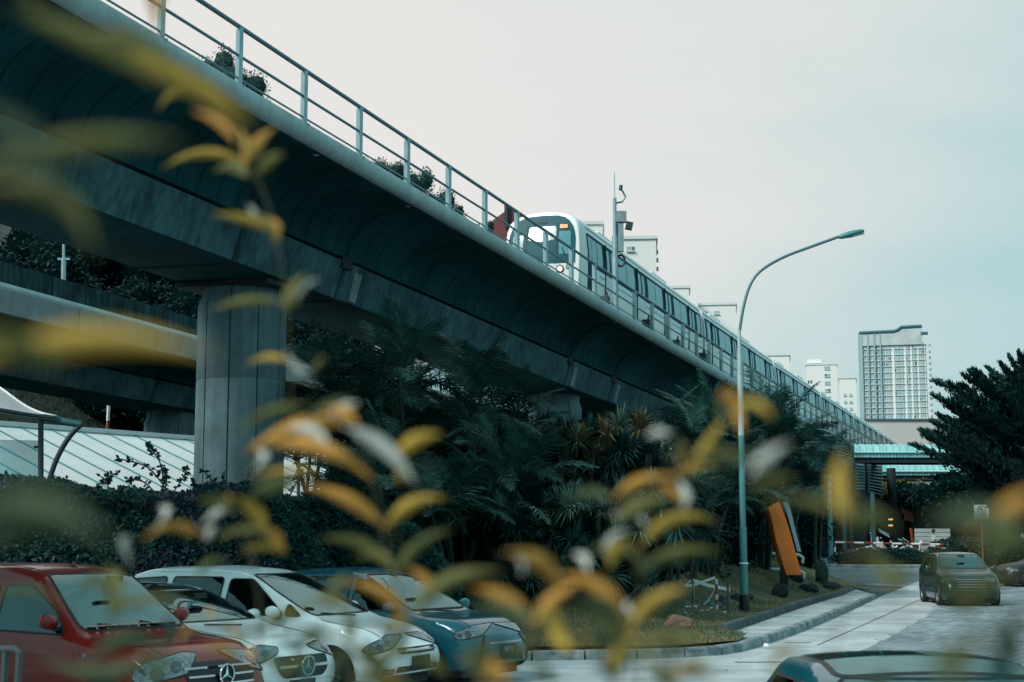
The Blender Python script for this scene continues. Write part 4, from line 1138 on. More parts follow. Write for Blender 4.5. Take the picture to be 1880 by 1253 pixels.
rb = [(935, 38, 775, 1.3, 2.8, 26, 'dracaena thicket left part below the blue roof', False), (1010, 38, 752, 1.3, 3.4, 34, 'dracaena thicket centre left under the girder joint', True), (1085, 37.5, 742, 1.3, 3.6, 38, 'highest dracaena crown with rusty leaf tips', True), (1160, 38, 755, 1.2, 3.4, 36, 'right dracaena crown with rusty orange tips', True),
      (1215, 40, 808, 1.2, 3.0, 24, 'dracaena at the right end of the thicket', False), (985, 35, 865, 1.3, 2.2, 26, 'lower dracaena mass at the front left of the thicket', False), (1080, 34.5, 880, 1.4, 2.2, 30, 'lower dracaena mass at the front middle', False), (1165, 35.5, 868, 1.2, 2.2, 24, 'lower dracaena mass at the front right', False), (860, 36, 840, 1.2, 2.4, 18, 'dark spiky shrub between palms and thicket', False), (1250, 43, 850, 1.2, 2.2, 18, 'dark spiky shrub left of the lamp on the lawn edge', False)]
for i, (px, Y, py, w, h, n, lb, ru) in enumerate(rb): rosette_bush(px, Y, py, w, h, n, lb, 200 + i, tip_rust=ru)

# dark undergrowth mass behind and under the palms
def shrub_mass(name, label, spots_, m, size, n, seed, cat='shrub', kind=None):
    rng = random.Random(seed); b = MB(); cb = MB(); t = empty(name, spots_[0][0]); tag(t, label, cat)
    if kind: t['kind'] = kind
    o0 = Vector(spots_[0][0])
    for c, r in spots_:
        c = Vector(c) - o0; leaves(b, c, r, int(n), size, rng, .3, .82); blob(cb, c, [v * .86 for v in r], rng.random() * 50, .3, 12)
    b.build('foliage', m, t); cb.build('inner_mass', CORE, t, 0); return t
def sp(px, Y, pyt, w, d=1.2, z0=0.0):
    p = at(px, pyt, Y); h = (p.z - z0) / 2; return ((p.x, Y, z0 + h), (w, d, h))
und = [sp(705, 40, 800, 1.5), sp(680, 62, 770, 2.6), sp(735, 45, 740, 2.2), sp(800, 45, 745, 2.4), sp(880, 45, 760, 2.4), sp(960, 44, 790, 2.2), sp(1050, 45, 800, 2.3), sp(1140, 46, 800, 2.2), sp(1220, 48, 840, 2.2), sp(1290, 52, 800, 2.2), sp(1330, 60, 800, 2.0), sp(1430, 70, 830, 2.4)]
lab = ['nearest the white walkway roof end', 'far back beyond the walkway roof', 'behind the tallest palm', 'below the middle of the girder', 'before the blue roof', 'behind the thicket, left', 'behind the thicket, middle', 'behind the thicket, right', 'at the lawn edge', 'left of the lamp', 'right of the lamp', 'by the orange pylon']
for i, s_ in enumerate(und): shrub_mass('undergrowth_bush', 'dark leafy bush filling the shade behind the palms, ' + lab[i], [s_], F_DARK, .10, 2600, 300 + i)

# hedges behind the parked cars
def hedge(name, label, px0, px1, Y, pyt0, pyt1, seed, flowers=False, depth=1.5, n=14000, size=.05, fray=.18):
    rng = random.Random(seed); t = empty(name, at((px0 + px1) / 2, 990, Y)); t.location.z = 0; tag(t, label, 'hedge'); L0 = t.location.copy()
    x0, x1 = X_at(px0, Y), X_at(px1, Y); z0 = at(px0, pyt0, Y).z; z1 = at(px1, pyt1, Y).z
    def topz(x): f = (x - x0) / (x1 - x0); return z0 + (z1 - z0) * f + .22 * noise.noise(Vector((x * .9, seed, 0))) + .1 * noise.noise(Vector((x * 3, seed, 0))) - (z0 * .75) * (1 - min(1, max(0.0, (x1 - x)) / 1.3) ** .5)
    def fy(x, z): return Y - depth * .5 + .25 * noise.noise(Vector((x * .8, z * .8, seed))) + .10 * noise.noise(Vector((x * 2.5, z * 2.5, seed))) + max(0, z - topz(x) + .5) ** 2 * .6
    b = MB(); k = int((x1 - x0) / .25); secs = []
    for i in range(k + 1):
        x = x0 + (x1 - x0) * i / k; tz = topz(x)
        prof = [(fy(x, z) + .06, z) for z in [tz * q for q in (0, .2, .4, .6, .8, .93)]] + [(Y, tz - .06), (Y + depth * .5, tz - .15), (Y + depth * .6, 0)]
        secs.append([(x - L0.x, y - L0.y, z) for y, z in prof])
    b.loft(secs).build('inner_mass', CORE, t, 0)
    lb = [MB(), MB(), MB()]
    for _ in range(n):
        x = rng.uniform(x0, x1); tz = topz(x)
        if rng.random() < .72: z = tz * rng.uniform(.15, 1.0); y = fy(x, z) - rng.uniform(-.05, fray * .5)
        else: z = tz + rng.uniform(-.08, fray); y = Y + rng.uniform(-.6, .6) * depth
        nrm = Vector((rng.uniform(-1, 1), -1 + rng.uniform(-.6, 1), rng.uniform(-.3, 1.2))).normalized(); u = nrm.orthogonal().normalized(); w = nrm.cross(u); a = rng.uniform(0, 6.3)
        u, w = u * math.cos(a) + w * math.sin(a), w * math.cos(a) - u * math.sin(a); s = size * rng.uniform(.6, 1.4); p = Vector((x, y, z)) - L0
        kk = 0 if rng.random() < .7 else 1
        if flowers and noise.noise(Vector((x * .9, z * 1.3, 4.5))) > .12 and rng.random() < .34: kk = 2; s *= .7
        lb[kk].add([p - u * s, p - w * s * .5, p + u * s, p + w * s * .5], [(0, 1, 2, 3)])
    lb[0].build('foliage', F_DARK, t); lb[1].build('paler_leaves', F_MID, t)
    if flowers: lb[2].build('purple_flowers', mat('purple_flower', (.10, .045, .14), .7, objvar=.4), t)
    return t
hedge('flowering_hedge', 'tall dark hedge with purple flowers behind the red van', -140, 640, 29.5, 893, 925, 1.5, True, 1.6, 38000, .055)
hedge('clipped_hedge', 'lower dark hedge right of the pier behind the white cars', 560, 880, 30.5, 925, 1010, 2.5, False, 1.5, 17000, .055)
0 and hedge('front_hedge', 'low dark hedge strip right behind the red van roof', -150, 330, 26.5, 985, 1010, 3.5, False, 1.0, 13000, .045)
# upright sprays standing out of the hedge
def spray(px, py0, px1, py1, Y, label, seed, n=26, group=None):
    rng = random.Random(seed); A = at(px, py0, Y); B = at(px1, py1, Y); t = empty('bougainvillea_spray', A); tag(t, label, 'plant', 'sprays growing out of the flowering hedge')
    M_ = (A + B) / 2 + Vector(((B - A).z * .12, 0, abs((B - A).x) * .15)); P = catmull([A, M_, B], 5); b = MB()
    b.tube([p - A for p in P], [.014] * (len(P) - 1) + [.005], 4).build('stem', BARK, t)
    lf = MB()
    for i in range(n):
        f = rng.random() ** .8; k = min(len(P) - 2, int(f * (len(P) - 1))); p = P[k].lerp(P[k + 1], rng.random()) - A
        d = Vector((rng.uniform(-1, 1), rng.uniform(-.5, .5), rng.uniform(-.8, .8))).normalized(); s = rng.uniform(.035, .07); side = d.cross(Vector((rng.uniform(-.4, .4), 1, .2))).normalized() * s * .5
        lf.add([p, p + d * s * 1.0 + side, p + d * s * 2.0, p + d * s * 1.0 - side], [(0, 1, 2, 3)])
    lf.build('foliage', F_DARK, t)
S_ = [(300, 905, 268, 812, 'tallest spray of the hedge against the white roof', 44), (310, 905, 218, 842, 'spray leaning far left over the white roof', 30), (315, 908, 345, 855, 'spray reaching right towards the pier', 26), (285, 905, 235, 880, 'low spray left of the tallest one', 22), (300, 908, 300, 858, 'short upright spray beside the tallest', 26), (170, 900, 215, 868, 'low spray midway along the white roof', 24), (150, 900, 100, 880, 'low spray beside the shelter strut', 20), (200, 900, 185, 875, 'small spray right of the shelter', 16), (30, 895, 5, 872, 'small spray at the left edge', 14), (420, 930, 462, 860, 'tall spray crossing the pier foot', 34), (400, 930, 372, 862, 'spray at the left face of the pier', 26), (430, 935, 445, 895, 'short spray on the pier', 22), (390, 930, 412, 868, 'middle spray in front of the pier', 24), (530, 915, 548, 838, 'spray right of the pier before the white roof', 18), (345, 915, 358, 880, 'little spray at the pier edge', 18)]
for i, (a, b_, c, d, lb, n) in enumerate(S_): spray(a, b_, c, d, 29.3, lb, 400 + i, n)

# big layered conifer at the right
rng = random.Random(77); Yc = 46; X = X_at(1905, Yc); t = empty('conifer', (X, Yc, 0)); tag(t, 'large dark layered conifer filling the right edge', 'tree')
b = MB(); b2 = MB(); cb = MB(); tb = MB(); tb.tube([(0, 0, -.2), (.1, 0, 3), (0, 0, 6.6)], [.32, .22, .06], 8)
def lz(px, py): p = at(px, py, Yc); return Vector((p.x - X, 0, p.z))
tips = [(1718, 762), (1692, 800), (1735, 705), (1752, 742), (1700, 792), (1780, 682), (1800, 700), (1762, 690), (1830, 668), (1850, 655), (1880, 650), (1725, 735), (1745, 820), (1710, 806), (1770, 860), (1730, 775), (1800, 850), (1760, 780), (1905, 655), (1930, 680), (1820, 690), (1790, 740), (1950, 720), (1860, 690)]
for i, (px, py) in enumerate(tips):
    for rep in range(3):
        tip = lz(px + rng.uniform(-8, 8) * rep, py + rng.uniform(-4, 10) * rep); tip.y = rng.uniform(-1.6, 1.2) * (rep + .2)
        root = Vector((0, 0, max(1.8, tip.z - 1.0 - abs(tip.x) * .25))); L = tip - root
        tb.tube([root, root + L * .5 - Vector((0, 0, .05)), tip], [.07, .04, .01], 4)
        nn = int(250 * L.length)
        for k in range(nn):
            f = .18 + .82 * rng.random() ** .75; p = root + L * f; wd = (.62 - .52 * f) * min(1.4, L.length * .35)
            p = p + Vector((rng.gauss(0, .42) * wd * .7, rng.gauss(0, .8) * wd, rng.gauss(0, .20) * wd + .03))
            d = (L.normalized() * .8 + Vector((rng.uniform(-.6, .6), rng.uniform(-.6, .6), rng.uniform(-.1, .55)))).normalized(); s = rng.uniform(.06, .15)
            sd_ = d.cross(Vector((0, 0, 1))).normalized() * s * .30 + Vector((0, 0, s * .12))
            (b if rng.random() < .8 else b2).add([p - d * s * .4, p + sd_, p + d * s, p - sd_], [(0, 1, 2, 3)])
        blob(cb, root + L * .36, (abs(L.x) * .2 + .15, .5, .16), i * 3 + rep, .5, 8)
b.build('crown', F_DARK, t); b2.build('crown_paler_sprays', F_MID, t); cb.build('crown_core', CORE, t, 0); tb.build('trunk', BARK, t, 60)  # a random share of the sprays takes the paler leaf colour
# dark trees between the teal roofs and the road
gt = [(1640, 112, 878, 3.2, 'leafy tree with yellowish flowers under the lower teal roof'), (1700, 106, 872, 4.2, 'dark tree behind the boarded wall'), (1760, 100, 868, 4.2, 'dark tree under the conifer behind the no parking sign'), (1830, 98, 860, 4.4, 'dark tree right of the no parking sign'), (1900, 96, 850, 4.6, 'dark tree at the right edge behind the conifer')]
for i, (px, Y, py, w, lb) in enumerate(gt):
    tree(px, Y, py, w, at(px, py, Y).z * .95 - 1.2, 4200, lb, 500 + i, F_DARK, .17, z0=.95, group='trees behind the car park road', clumps=16, core=.85)
b = MB(); rng = random.Random(5); t = empty('yellow_blossom', at(1640, 950, 108)); tag(t, 'scattered yellow flowers on the tree under the lower teal roof', 'blossom', kind='stuff')
for _ in range(260):
    p = at(1600 + 110 * rng.random(), 880 + 95 * rng.random() ** 1.2, 107.5) - t.location
    if noise.noise(p * .6) < .05: continue
    leaves(b, p, (.25, .3, .15), 5, .09, rng)
b.build('petals', mat('yellow_petal', (.22, .20, .05), .7, objvar=.4), t)
shrub_mass('roadside_bush', 'dark bush mass at the right edge behind the parked dark car', [sp(1850, 70, 985, 3, 1.5, .8)], F_DARK, .12, 3000, 601)
shrub_mass('roadside_bush', 'smaller dark bush left of the larger one beside the white bollards', [sp(1790, 84, 985, 2.4, 1.5, .9)], F_DARK, .12, 3000, 603)
shrub_mass('low_island_hedge', 'low dark oval hedge on the traffic island before the barrier', [((X_at(1625, 76), 76, gz(0, 76) + .42), (2.6, 1.3, .5))], F_DARK, .07, 6000, 602, 'hedge')
p = (X_at(1625, 76), 76, gz(0, 76)); t = empty('traffic_island', p); tag(t, 'pale kerbed oval island under the low hedge before the barrier', 'island')
MB().lathe([(0, .12), (2.9, .12), (3.0, .08), (3.0, -.1)], 32).build('kerb_ring', CONC_KERB, t, 40); t.scale = (1, .55, 1)
# ------------------------------------------------------------------ covered walkway
RA = at(33, 787, 45); RD = Vector((.55, .835, 0)).normalized(); RP = Vector((.835, -.55, 0)).normalized()
t = empty('covered_walkway', (RA.x, RA.y, 0)); tag(t, 'long covered walkway with white seamed metal roof passing behind the big pier', 'walkway roof')
WHR = mat('white_roof_sheet', (.62, .70, .70), .42, .08, .6, spec=.5); SEAM = mat('roof_seam', (.06, .20, .23), .5)
def wr(s, u, dz=0): p = RD * s + RP * (5.2 * u); return Vector((p.x, p.y, RA.z - 1.95 * u + dz))
sp_ = 1.12
for i in range(-9, 16):
    s0, s1 = i * sp_, (i + 1) * sp_
    MB().plate([wr(s0 + .02, 0), wr(s1 - .02, 0), wr(s1 - .02, 1), wr(s0 + .02, 1)][::-1], .05).build('roof_panel', WHR, t)
    MB().loft([[wr(s0 + a, u, dz) for a, dz in ((-.028, .0), (-.028, .085), (.028, .085), (.028, .0))] for u in (0, 1)]).build('seam', SEAM, t)
MB().loft([[wr(s, 0) + Vector((x, y, z)) for x, y, z in ((-.06, -.04, -.05), (-.06, -.04, .16), (.10, -.07, .18), (.12, -.08, .05))] for s in (-10, 17.9)]).build('ridge_cap', mat('ridge_white', (.75, .78, .78), .5), t)
MB().loft([[wr(s, 1) + Vector((x, y, z)) for x, y, z in ((.0, 0, -.02), (.10, -.07, -.02), (.10, -.07, -.30), (0, 0, -.30))] for s in (-10, 17.9)]).build('gutter', DARKMETAL, t)
for i in range(-3, 6):
    p = wr(i * 3.2, .85); MB().tube([(p.x, p.y, .1), (p.x, p.y, p.z - .1)], .08, 8).build('column', STTEAL, t, 60)
    p = wr(i * 3.2, .15); MB().tube([(p.x, p.y, .1), (p.x, p.y, p.z - .1)], .08, 8).build('column', STTEAL, t, 60)
# ------------------------------------------------------------------ shelter at the left edge
c0 = at(75, 990, 30.8); c0.z = 0; t = empty('shelter', c0); tag(t, 'curved white canopy shelter on a dark post at the left edge above the hedge', 'shelter')
def s_(px, py, Y=30.8): return at(px, py, Y) - c0
CT = mat('canopy_sheet', (.42, .48, .49), .5, .1, 1.2)
up_ = catmull([s_(-90, 668, 31.6), s_(-40, 692, 31.5), s_(0, 713, 31.4), s_(40, 742, 31.2), s_(70, 757, 31), s_(104, 766, 30.8)], 4)
lo_ = catmull([s_(-90, 738, 29.8), s_(-40, 747, 30.0), s_(0, 753, 30.2), s_(40, 760, 30.4), s_(70, 764, 30.6), s_(104, 767, 30.7)], 4)
MB().loft([[a, b_, b_ - Vector((0, 0, .05)), a - Vector((0, 0, .05))] for a, b_ in zip(up_, lo_)]).build('canopy', CT, t, 40)
MB().tube(up_, .035, 6).build('edge_strip', mat('ridge_white', (.7, .7, .7)), t, 60); MB().tube(lo_, .045, 6).build('edge_beam', DARKMETAL, t, 60)
MB().tube([s_(75, 768), s_(75, 1015)], .055, 10).build('post', DARKMETAL, t, 60)
MB().tube([s_(80, 766), s_(110, 773), s_(150, 780)], [.07, .08, .075], 10).build('beam', STTEAL, t, 60)
MB().tube(catmull([s_(150, 778), s_(127, 803), s_(108, 835), s_(95, 868), s_(86, 905), s_(82, 1010)], 5), .055, 8).build('strut', DARKMETAL, t, 60)
MB().box(s_(69, 821), (.14, .06, .05)).build('clip', DARKMETAL, t)
GS = mat('tinted_screen', (.05, .36, .40), .15, alpha=.42)
MB().plate([s_(-95, 806), s_(70, 809), s_(70, 905), s_(-95, 905)], .02).build('glass_screen', GS, t)

# ------------------------------------------------------------------ cars
def interp(tab, x):
    if x <= tab[0][0]: return tab[0][1]
    for (a, ya), (c, yc) in zip(tab[:-1], tab[1:]):
        if x <= c: return ya + (yc - ya) * (x - a) / (c - a)
    return tab[-1][1]
def sm_interp(tab, x, r=.06):
    return sum(interp(tab, x + r * k) * w for k, w in ((-2, 1), (-1, 2), (0, 3), (1, 2), (2, 1))) / 9
GLS = mat('car_glass', (.004, .012, .015), .05, spec=.35, coat=.15)
def glass_mat(name, tint, refl, lo, hi):
    m = bpy.data.materials.new(name); m.use_nodes = True; n, l = m.node_tree.nodes, m.node_tree.links; n.remove(n['Principled BSDF'])
    b = n.new('ShaderNodeBsdfTransparent'); b.inputs['Color'].default_value = (*tint, 1)
    g = n.new('ShaderNodeBsdfGlossy'); g.inputs['Color'].default_value = (*refl, 1); g.inputs['Roughness'].default_value = .02
    ly = n.new('ShaderNodeLayerWeight'); ly.inputs['Blend'].default_value = .40
    mr = n.new('ShaderNodeMapRange'); mr.inputs['To Min'].default_value = lo; mr.inputs['To Max'].default_value = hi; l.new(ly.outputs['Facing'], mr.inputs['Value'])
    mx = n.new('ShaderNodeMixShader'); l.new(mr.outputs[0], mx.inputs[0]); l.new(b.outputs[0], mx.inputs[1]); l.new(g.outputs[0], mx.inputs[2]); l.new(mx.outputs[0], n['Material Output'].inputs['Surface']); return m
WS = glass_mat('windscreen', (.50, .66, .66), (.52, .80, .80), .08, .60)
SIDEG = glass_mat('side_glass', (.10, .15, .16), (.5, .75, .78), .04, .45)
LAMP = mat('lamp_clear', (.17, .22, .24), .08, .6, 25, spec=.8, coat=.8, metal=.5); LAMPD = mat('lamp_dark', (.03, .04, .045), .1, coat=1.0); PLATE = mat('plate_black', (.01, .01, .012), .4); TXT = mat('plate_text', (.65, .66, .66), .5)
RIMM = mat('alloy', (.50, .54, .56), .3, metal=.7)
wheel_cache = {}
def wheel(parent, x, y, side, r=.32, spokes=7, double=True):
    key = (r, spokes, double)
    if key not in wheel_cache:
        tb = MB().lathe([(r * .66, -.10), (r * .92, -.105), (r, -.06), (r, .06), (r * .92, .105), (r * .66, .10), (r * .64, 0), (r * .66, -.10)], 28, (0, 0, 0), 'Y').mesh('tyre', BLACK, 40)
        rb = MB().lathe([(r * .66, .04), (r * .62, .085), (r * .60, .02), (r * .60, -.08)], 28, (0, 0, 0), 'Y')
        rb.lathe([(0, .07), (.045, .07), (.06, .045), (.06, 0)], 12, (0, 0, 0), 'Y')
        for k in range(spokes):
            a = 2 * math.pi * k / spokes
            for da in ((-.10, .10) if double else (0,)):
                ca_, sa_ = math.cos(a + da * .5), math.sin(a + da * .5); cb_, sb_ = math.cos(a + da), math.sin(a + da)
                w = .016 if double else .035
                p, q = Vector((.05 * ca_, .055, .05 * sa_)), Vector((r * .61 * cb_, .045, r * .61 * sb_)); n = Vector((-sb_, 0, cb_)) * w
                rb.loft([[p - n * .8, p + n * .8, p + n * .8 - Vector((0, .03, 0)), p - n * .8 - Vector((0, .03, 0))], [q - n, q + n, q + n - Vector((0, .03, 0)), q - n - Vector((0, .03, 0))]])
        wheel_cache[key] = (tb, rb.mesh('rim', RIMM, 40), MB().lathe([(0, -.02), (r * .6, -.02), (r * .6, -.03), (0, -.03)], 20, (0, 0, 0), 'Y').mesh('brake', BLACK))
    w = empty('wheel', (x, y, r), 0, parent); tb, rb, bk = wheel_cache[key]
    for me in (tb, rb, bk):
        o = link_mesh(me.name.split('.')[0], me, w)
        if side < 0: o.rotation_euler = (0, 0, math.pi)
    return w
def rim_tube(bvh, poly, org, U, V, D, nm, parent, r=.013):
    P = []; D = Vector(D); k = len(poly)
    for i in range(k):
        a_, c_ = Vector(poly[i]), Vector(poly[(i + 1) % k]); n = max(1, int((c_ - a_).length / .12))
        for q in range(n):
            p = a_.lerp(c_, q / n); h = bvh.ray_cast(Vector(org) + Vector(U) * p.x + Vector(V) * p.y, D)
            if h[0]: P.append(h[0] - D * .004)
    P.append(P[0]); MB().tube(P, r, 5, cap=False).build(nm, BLACK, parent, 60)
def car(name, label, cat, loc, heading, L, W, top, belt, paint, windows, ws, rearglass=None, lean=.26, wheels=(.82, None), wr=.32, group=None, bonnet=1.0, extras=None, spokes=7, double=True, front_rake=.35, nose_round=.16, lamp=None, lampm=None, grille=None, wheelbase=2.65):
    """body frame: x forward with the nose at x=0, rear at -L; tables are given by distance behind the nose"""
    t = empty(name, loc, heading); tag(t, label, cat, group)
    plan = ((0, .74), (.06, .83), (.16, .90), (.35, .955), (.8, .99), (1.3, 1), (L - .9, .995), (L - .3, .95), (L - .08, .88), (L, .80))
    b = MB(); secs = []; xs = [0, .015, .04, .08, .13, .2, .28, .38]; x = .5
    while x < L - .3: xs.append(x); x += .09
    xs += [L - .28, L - .2, L - .13, L - .07, L - .03, L]
    def sec(x):
        w = W / 2 * sm_interp(plan, x, .01); zt = sm_interp(top, x, .035); zb = min(sm_interp(belt, x, .08), zt - .035); g = zt - zb
        wb = w * .965; wr_ = wb - lean * g - .04; ze = zt - min(.11, .12 + 0 * g) * min(1, g / .35) - .012
        lift = .10 * max(0, 1 - x / .25) ** 2; P = []
        P += [(w * .90, .19 + lift), (w * .955, .22 + lift), (w * .985, .34), (w * 1.0, .50), (w * 1.0, zb - .22), (w * .995, zb - .12), (w * .982, zb - .05), (wb, zb)]
        for f in (.2, .4, .6, .8): P.append((wb + (wr_ - wb) * f - (.012 * math.sin(math.pi * f)) * -1 * min(1, g), zb + (ze - zb) * f))
        P.append((wr_, ze)); P.append((wr_ * .965, ze + (zt - ze) * .42)); P.append((wr_ * .90, ze + (zt - ze) * .68))
        for f in (.72, .5, .25, 0): P.append((wr_ * f, zt - (zt - ze) * .30 * f * f * (1.2 if g > .3 else .8)))
        return P
    def shiftx(x, y, z):
        k = math.exp(-x / .35); d = k * (front_rake * max(0, z - .52) + .12 * max(0, .40 - z)) 
        k2 = math.exp(-(L - x) / .4); d2 = k2 * .22 * max(0, z - .6)
        return -(x + d - d2)
    for x in xs:
        P = sec(x); full = [(y, z) for y, z in P] + [(-y, z) for y, z in reversed(P[:-1])]
        secs.append([(shiftx(x, y, z), y, z) for y, z in full])
    b.loft(secs, closed=False, cap=False)
    for end, sgn in ((0, 1), (-1, -1)):
        ring = secs[end]; n = len(ring); vs = list(ring); fs = []; zc_ = .55 if end == 0 else .7
        for q in (.86, .66, .4, .15, .02):
            for p in ring:
                z = zc_ + (p[2] - zc_) * (q * .5 + .5 * q ** .5 if p[2] < zc_ else q * .35 + .65 * q ** .5); y = p[1] * q
                bulge = nose_round * .5 * (1 - q * q)
                xx = (shiftx(0, y, z) + bulge * .9 if end == 0 else shiftx(L, y, z) - bulge * .6)
                vs.append((xx, y, z))
        for i in range(5):
            for j in range(n):
                a = i * n + j; c = i * n + (j + 1) % n; fs.append((a, c, c + n, a + n) if end == 0 else (a, a + n, c + n, c))
        fs.append(tuple(range(5 * n, 6 * n)) if end == 0 else tuple(range(6 * n - 1, 5 * n - 1, -1)))
        b.add(vs, fs)
    body = b.build('body', paint, t); me = body.data; bm = bmesh.new(); bm.from_mesh(me); bmesh.ops.remove_doubles(bm, verts=bm.verts, dist=.0008); bmesh.ops.recalc_face_normals(bm, faces=bm.faces)
    # wheel openings
    bvh = BVHTree.FromBMesh(bm)
    wx = (wheels[0], wheels[0] + wheelbase)
    hb_, zb_, ht_, zt_ = ws
    def cut_hole(poly, au, av, cond):
        lo = [min(p[k] for p in poly) - .05 for k in (0, 1)]; hi = [max(p[k] for p in poly) + .05 for k in (0, 1)]
        def near(f):
            us = [v.co[au] for v in f.verts]; vs_ = [v.co[av] for v in f.verts]
            return max(us) > lo[0] and min(us) < hi[0] and max(vs_) > lo[1] and min(vs_) < hi[1] and cond(f)
        k = len(poly)
        for i in range(k):
            a_, c_ = Vector(poly[i - 1]), Vector(poly[i]); d_ = c_ - a_
            if d_.length < 1e-5: continue
            co = [0, 0, 0]; no = [0, 0, 0]; co[au], co[av] = c_; no[au], no[av] = d_.y, -d_.x
            fs = [f for f in bm.faces if near(f)]; g = set(fs) | {e for f in fs for e in f.edges} | {v for f in fs for v in f.verts}
            bmesh.ops.bisect_plane(bm, geom=list(g), plane_co=co, plane_no=no)
        bm.normal_update()
        kill = [f for f in bm.faces if near(f) and in_poly(f.calc_center_median()[au], f.calc_center_median()[av], poly)]
        bmesh.ops.delete(bm, geom=kill, context='FACES')
    bm.normal_update()
    cut_hole(round_poly([(-hb_, zb_), (hb_, zb_), (ht_, zt_), (-ht_, zt_)], .09, 3), 1, 2, lambda f: f.normal.x > .12 and f.calc_center_median().x > -2.9)
    for poly in windows:
        for s in (-1, 1): cut_hole([(-p[0], p[1]) for p in round_poly(poly, .05, 2)], 0, 2, lambda f, s=s: f.normal.y * s > .3)
    bm.to_mesh(me); bm.free(); me.shade_smooth(); me.set_sharp_from_angle(angle=R(38))
    # cabin
    xd = ws_x(top, zb_); CAB = mat('cabin_trim', (.03, .035, .04), .8); SEATM = mat('seat_cloth', (.045, .05, .055), .9)
    wi = W * .40
    MB().loft([[(-xd - .02, y, zb_ - .05 - .0 * abs(y)), (-xd - .50, y, zb_ - .02), (-xd - .58, y, zb_ - .10), (-xd - .50, y, zb_ - .40), (-xd - .1, y, zb_ - .40)] for y in (-wi, -wi * .3, wi * .3, wi)]).build('dashboard', CAB, t, 40)
    sw = MB().tube([(-xd - .68 + .10 * math.sin(a), -.36 + .18 * math.cos(a), zb_ - .04 + .17 * math.sin(a)) for a in [2 * math.pi * k / 16 for k in range(17)]], .014, 6, cap=False); sw.build('steering_wheel', BLACK, t, 60)
    hz = zt_ - .22
    for y in (-.37, .37):
        sb = MB(); sb.loft([[(-xd - 1.0 + .05, y - .22, .52), (-xd - 1.0 + .05, y + .22, .52), (-xd - 1.12, y + .24, .62), (-xd - 1.12, y - .24, .62)], [(-xd - 1.32, y - .21, hz - .26), (-xd - 1.32, y + .21, hz - .26), (-xd - 1.42, y + .20, hz - .26), (-xd - 1.42, y - .20, hz - .26)]])
        sb.build('front_seat', SEATM, t, 40); MB().loft([[(-xd - 1.33, y - .12, hz - .20), (-xd - 1.33, y + .12, hz - .20), (-xd - 1.43, y + .12, hz - .20), (-xd - 1.43, y - .12, hz - .20)], [(-xd - 1.36, y - .10, hz), (-xd - 1.36, y + .10, hz), (-xd - 1.43, y + .10, hz), (-xd - 1.43, y - .10, hz)]]).build('headrest', SEATM, t, 40)
    MB().box((-xd - 2.25, 0, (.5 + hz) / 2 - .05), (.16, W * .74, hz - .55)).build('rear_seat', SEATM, t); MB().box((-L / 2 - .2, 0, .36), (L - 1.6, W * .84, .06)).build('cabin_floor', CAB, t)
    MB().box((-xd - .42, 0, zt_ - .05), (.04, .22, .07)).build('rear_view_mirror', BLACK, t)
    MB().box((-L / 2, 0, .22), (L - .5, W * .86, .22)).build('floor_pan', BLACK, t)
    def side(poly, s, off, nm, m, st=.12, th=0): return patch(bvh, [(-p[0], p[1]) for p in poly], (0, 2.0 * s, 0), (1, 0, 0), (0, 0, 1), (0, -s, 0), off, st, nm, m, t, th)
    def front(poly, off, nm, m, st=.1, th=0, par=None): return patch(bvh, poly, (2, 0, 0), (0, 1, 0), (0, 0, 1), (-1, 0, 0), off, st, nm, m, par or t, th)
    for s in (-1, 1):
        for x in wx:
            arch = [(x + wr * 1.17 * math.cos(a), wr + wr * 1.17 * math.sin(a)) for a in [math.pi * k / 14 for k in range(15)]] + [(x - wr * 1.17, .17), (x + wr * 1.17, .17)]
            side(arch, s, .004, 'wheel_arch', BLACK, .15); lip = side([(x + wr * 1.24 * math.cos(a), wr + wr * 1.24 * math.sin(a)) for a in [math.pi * k / 14 for k in range(15)]] + [(x + wr * 1.16 * math.cos(a), wr + wr * 1.16 * math.sin(a)) for a in [math.pi * k / 14 for k in range(14, -1, -1)]], s, .010, 'arch_lip', paint, .15)
            wheel(t, -x, s * (W / 2 - .085), s, wr, spokes, double)
        for poly in windows:
            rim_tube(bvh, [(-p[0], p[1]) for p in round_poly(poly, .05, 2)], (0, 2.0 * s, 0), (1, 0, 0), (0, 0, 1), (0, -s, 0), 'window_trim', t); side(round_poly(poly, .05), s, .009, 'side_window', SIDEG, .12)
    # windscreen: (half width bottom, z bottom, half width top, z top)
    def wsp(g=0): return round_poly([(-hb_ - g, zb_ - g), (hb_ + g, zb_ - g), (ht_ + g, zt_ + g), (-ht_ - g, zt_ + g)], .09, 5)
    def wcast(poly, off, nm, m, st=.09):
        return patch(bvh, poly, (2.0, 0, 0), (0, 1, 0), (0, 0, 1), (-1, 0, 0), off, st, nm, m, t)
    rim_tube(bvh, wsp(), (2.0, 0, 0), (0, 1, 0), (0, 0, 1), (-1, 0, 0), 'windscreen_seal', t, .016); wcast(wsp(), .010, 'windscreen', WS)
    if rearglass:
        h1, z1, h2, z2 = rearglass; patch(bvh, round_poly([(-h1, z1), (h1, z1), (h2, z2), (-h2, z2)], .08), (-L - 2, 0, 0), (0, 1, 0), (0, 0, 1), (1, 0, 0), .008, .1, 'rear_window', GLS, t)
    def surf(y, z):
        h = bvh.ray_cast(Vector((3, y, z)), Vector((-1, 0, 0))); return h[0].x if h[0] else 0
    def surfz(x, y):
        h = bvh.ray_cast(Vector((x, y, 4)), Vector((0, 0, -1))); return h[0].z if h[0] else 0
    def surfy(x, z, s):
        h = bvh.ray_cast(Vector((x, 3 * s, z)), Vector((0, -s, 0))); return h[0].y if h[0] else s * W / 2
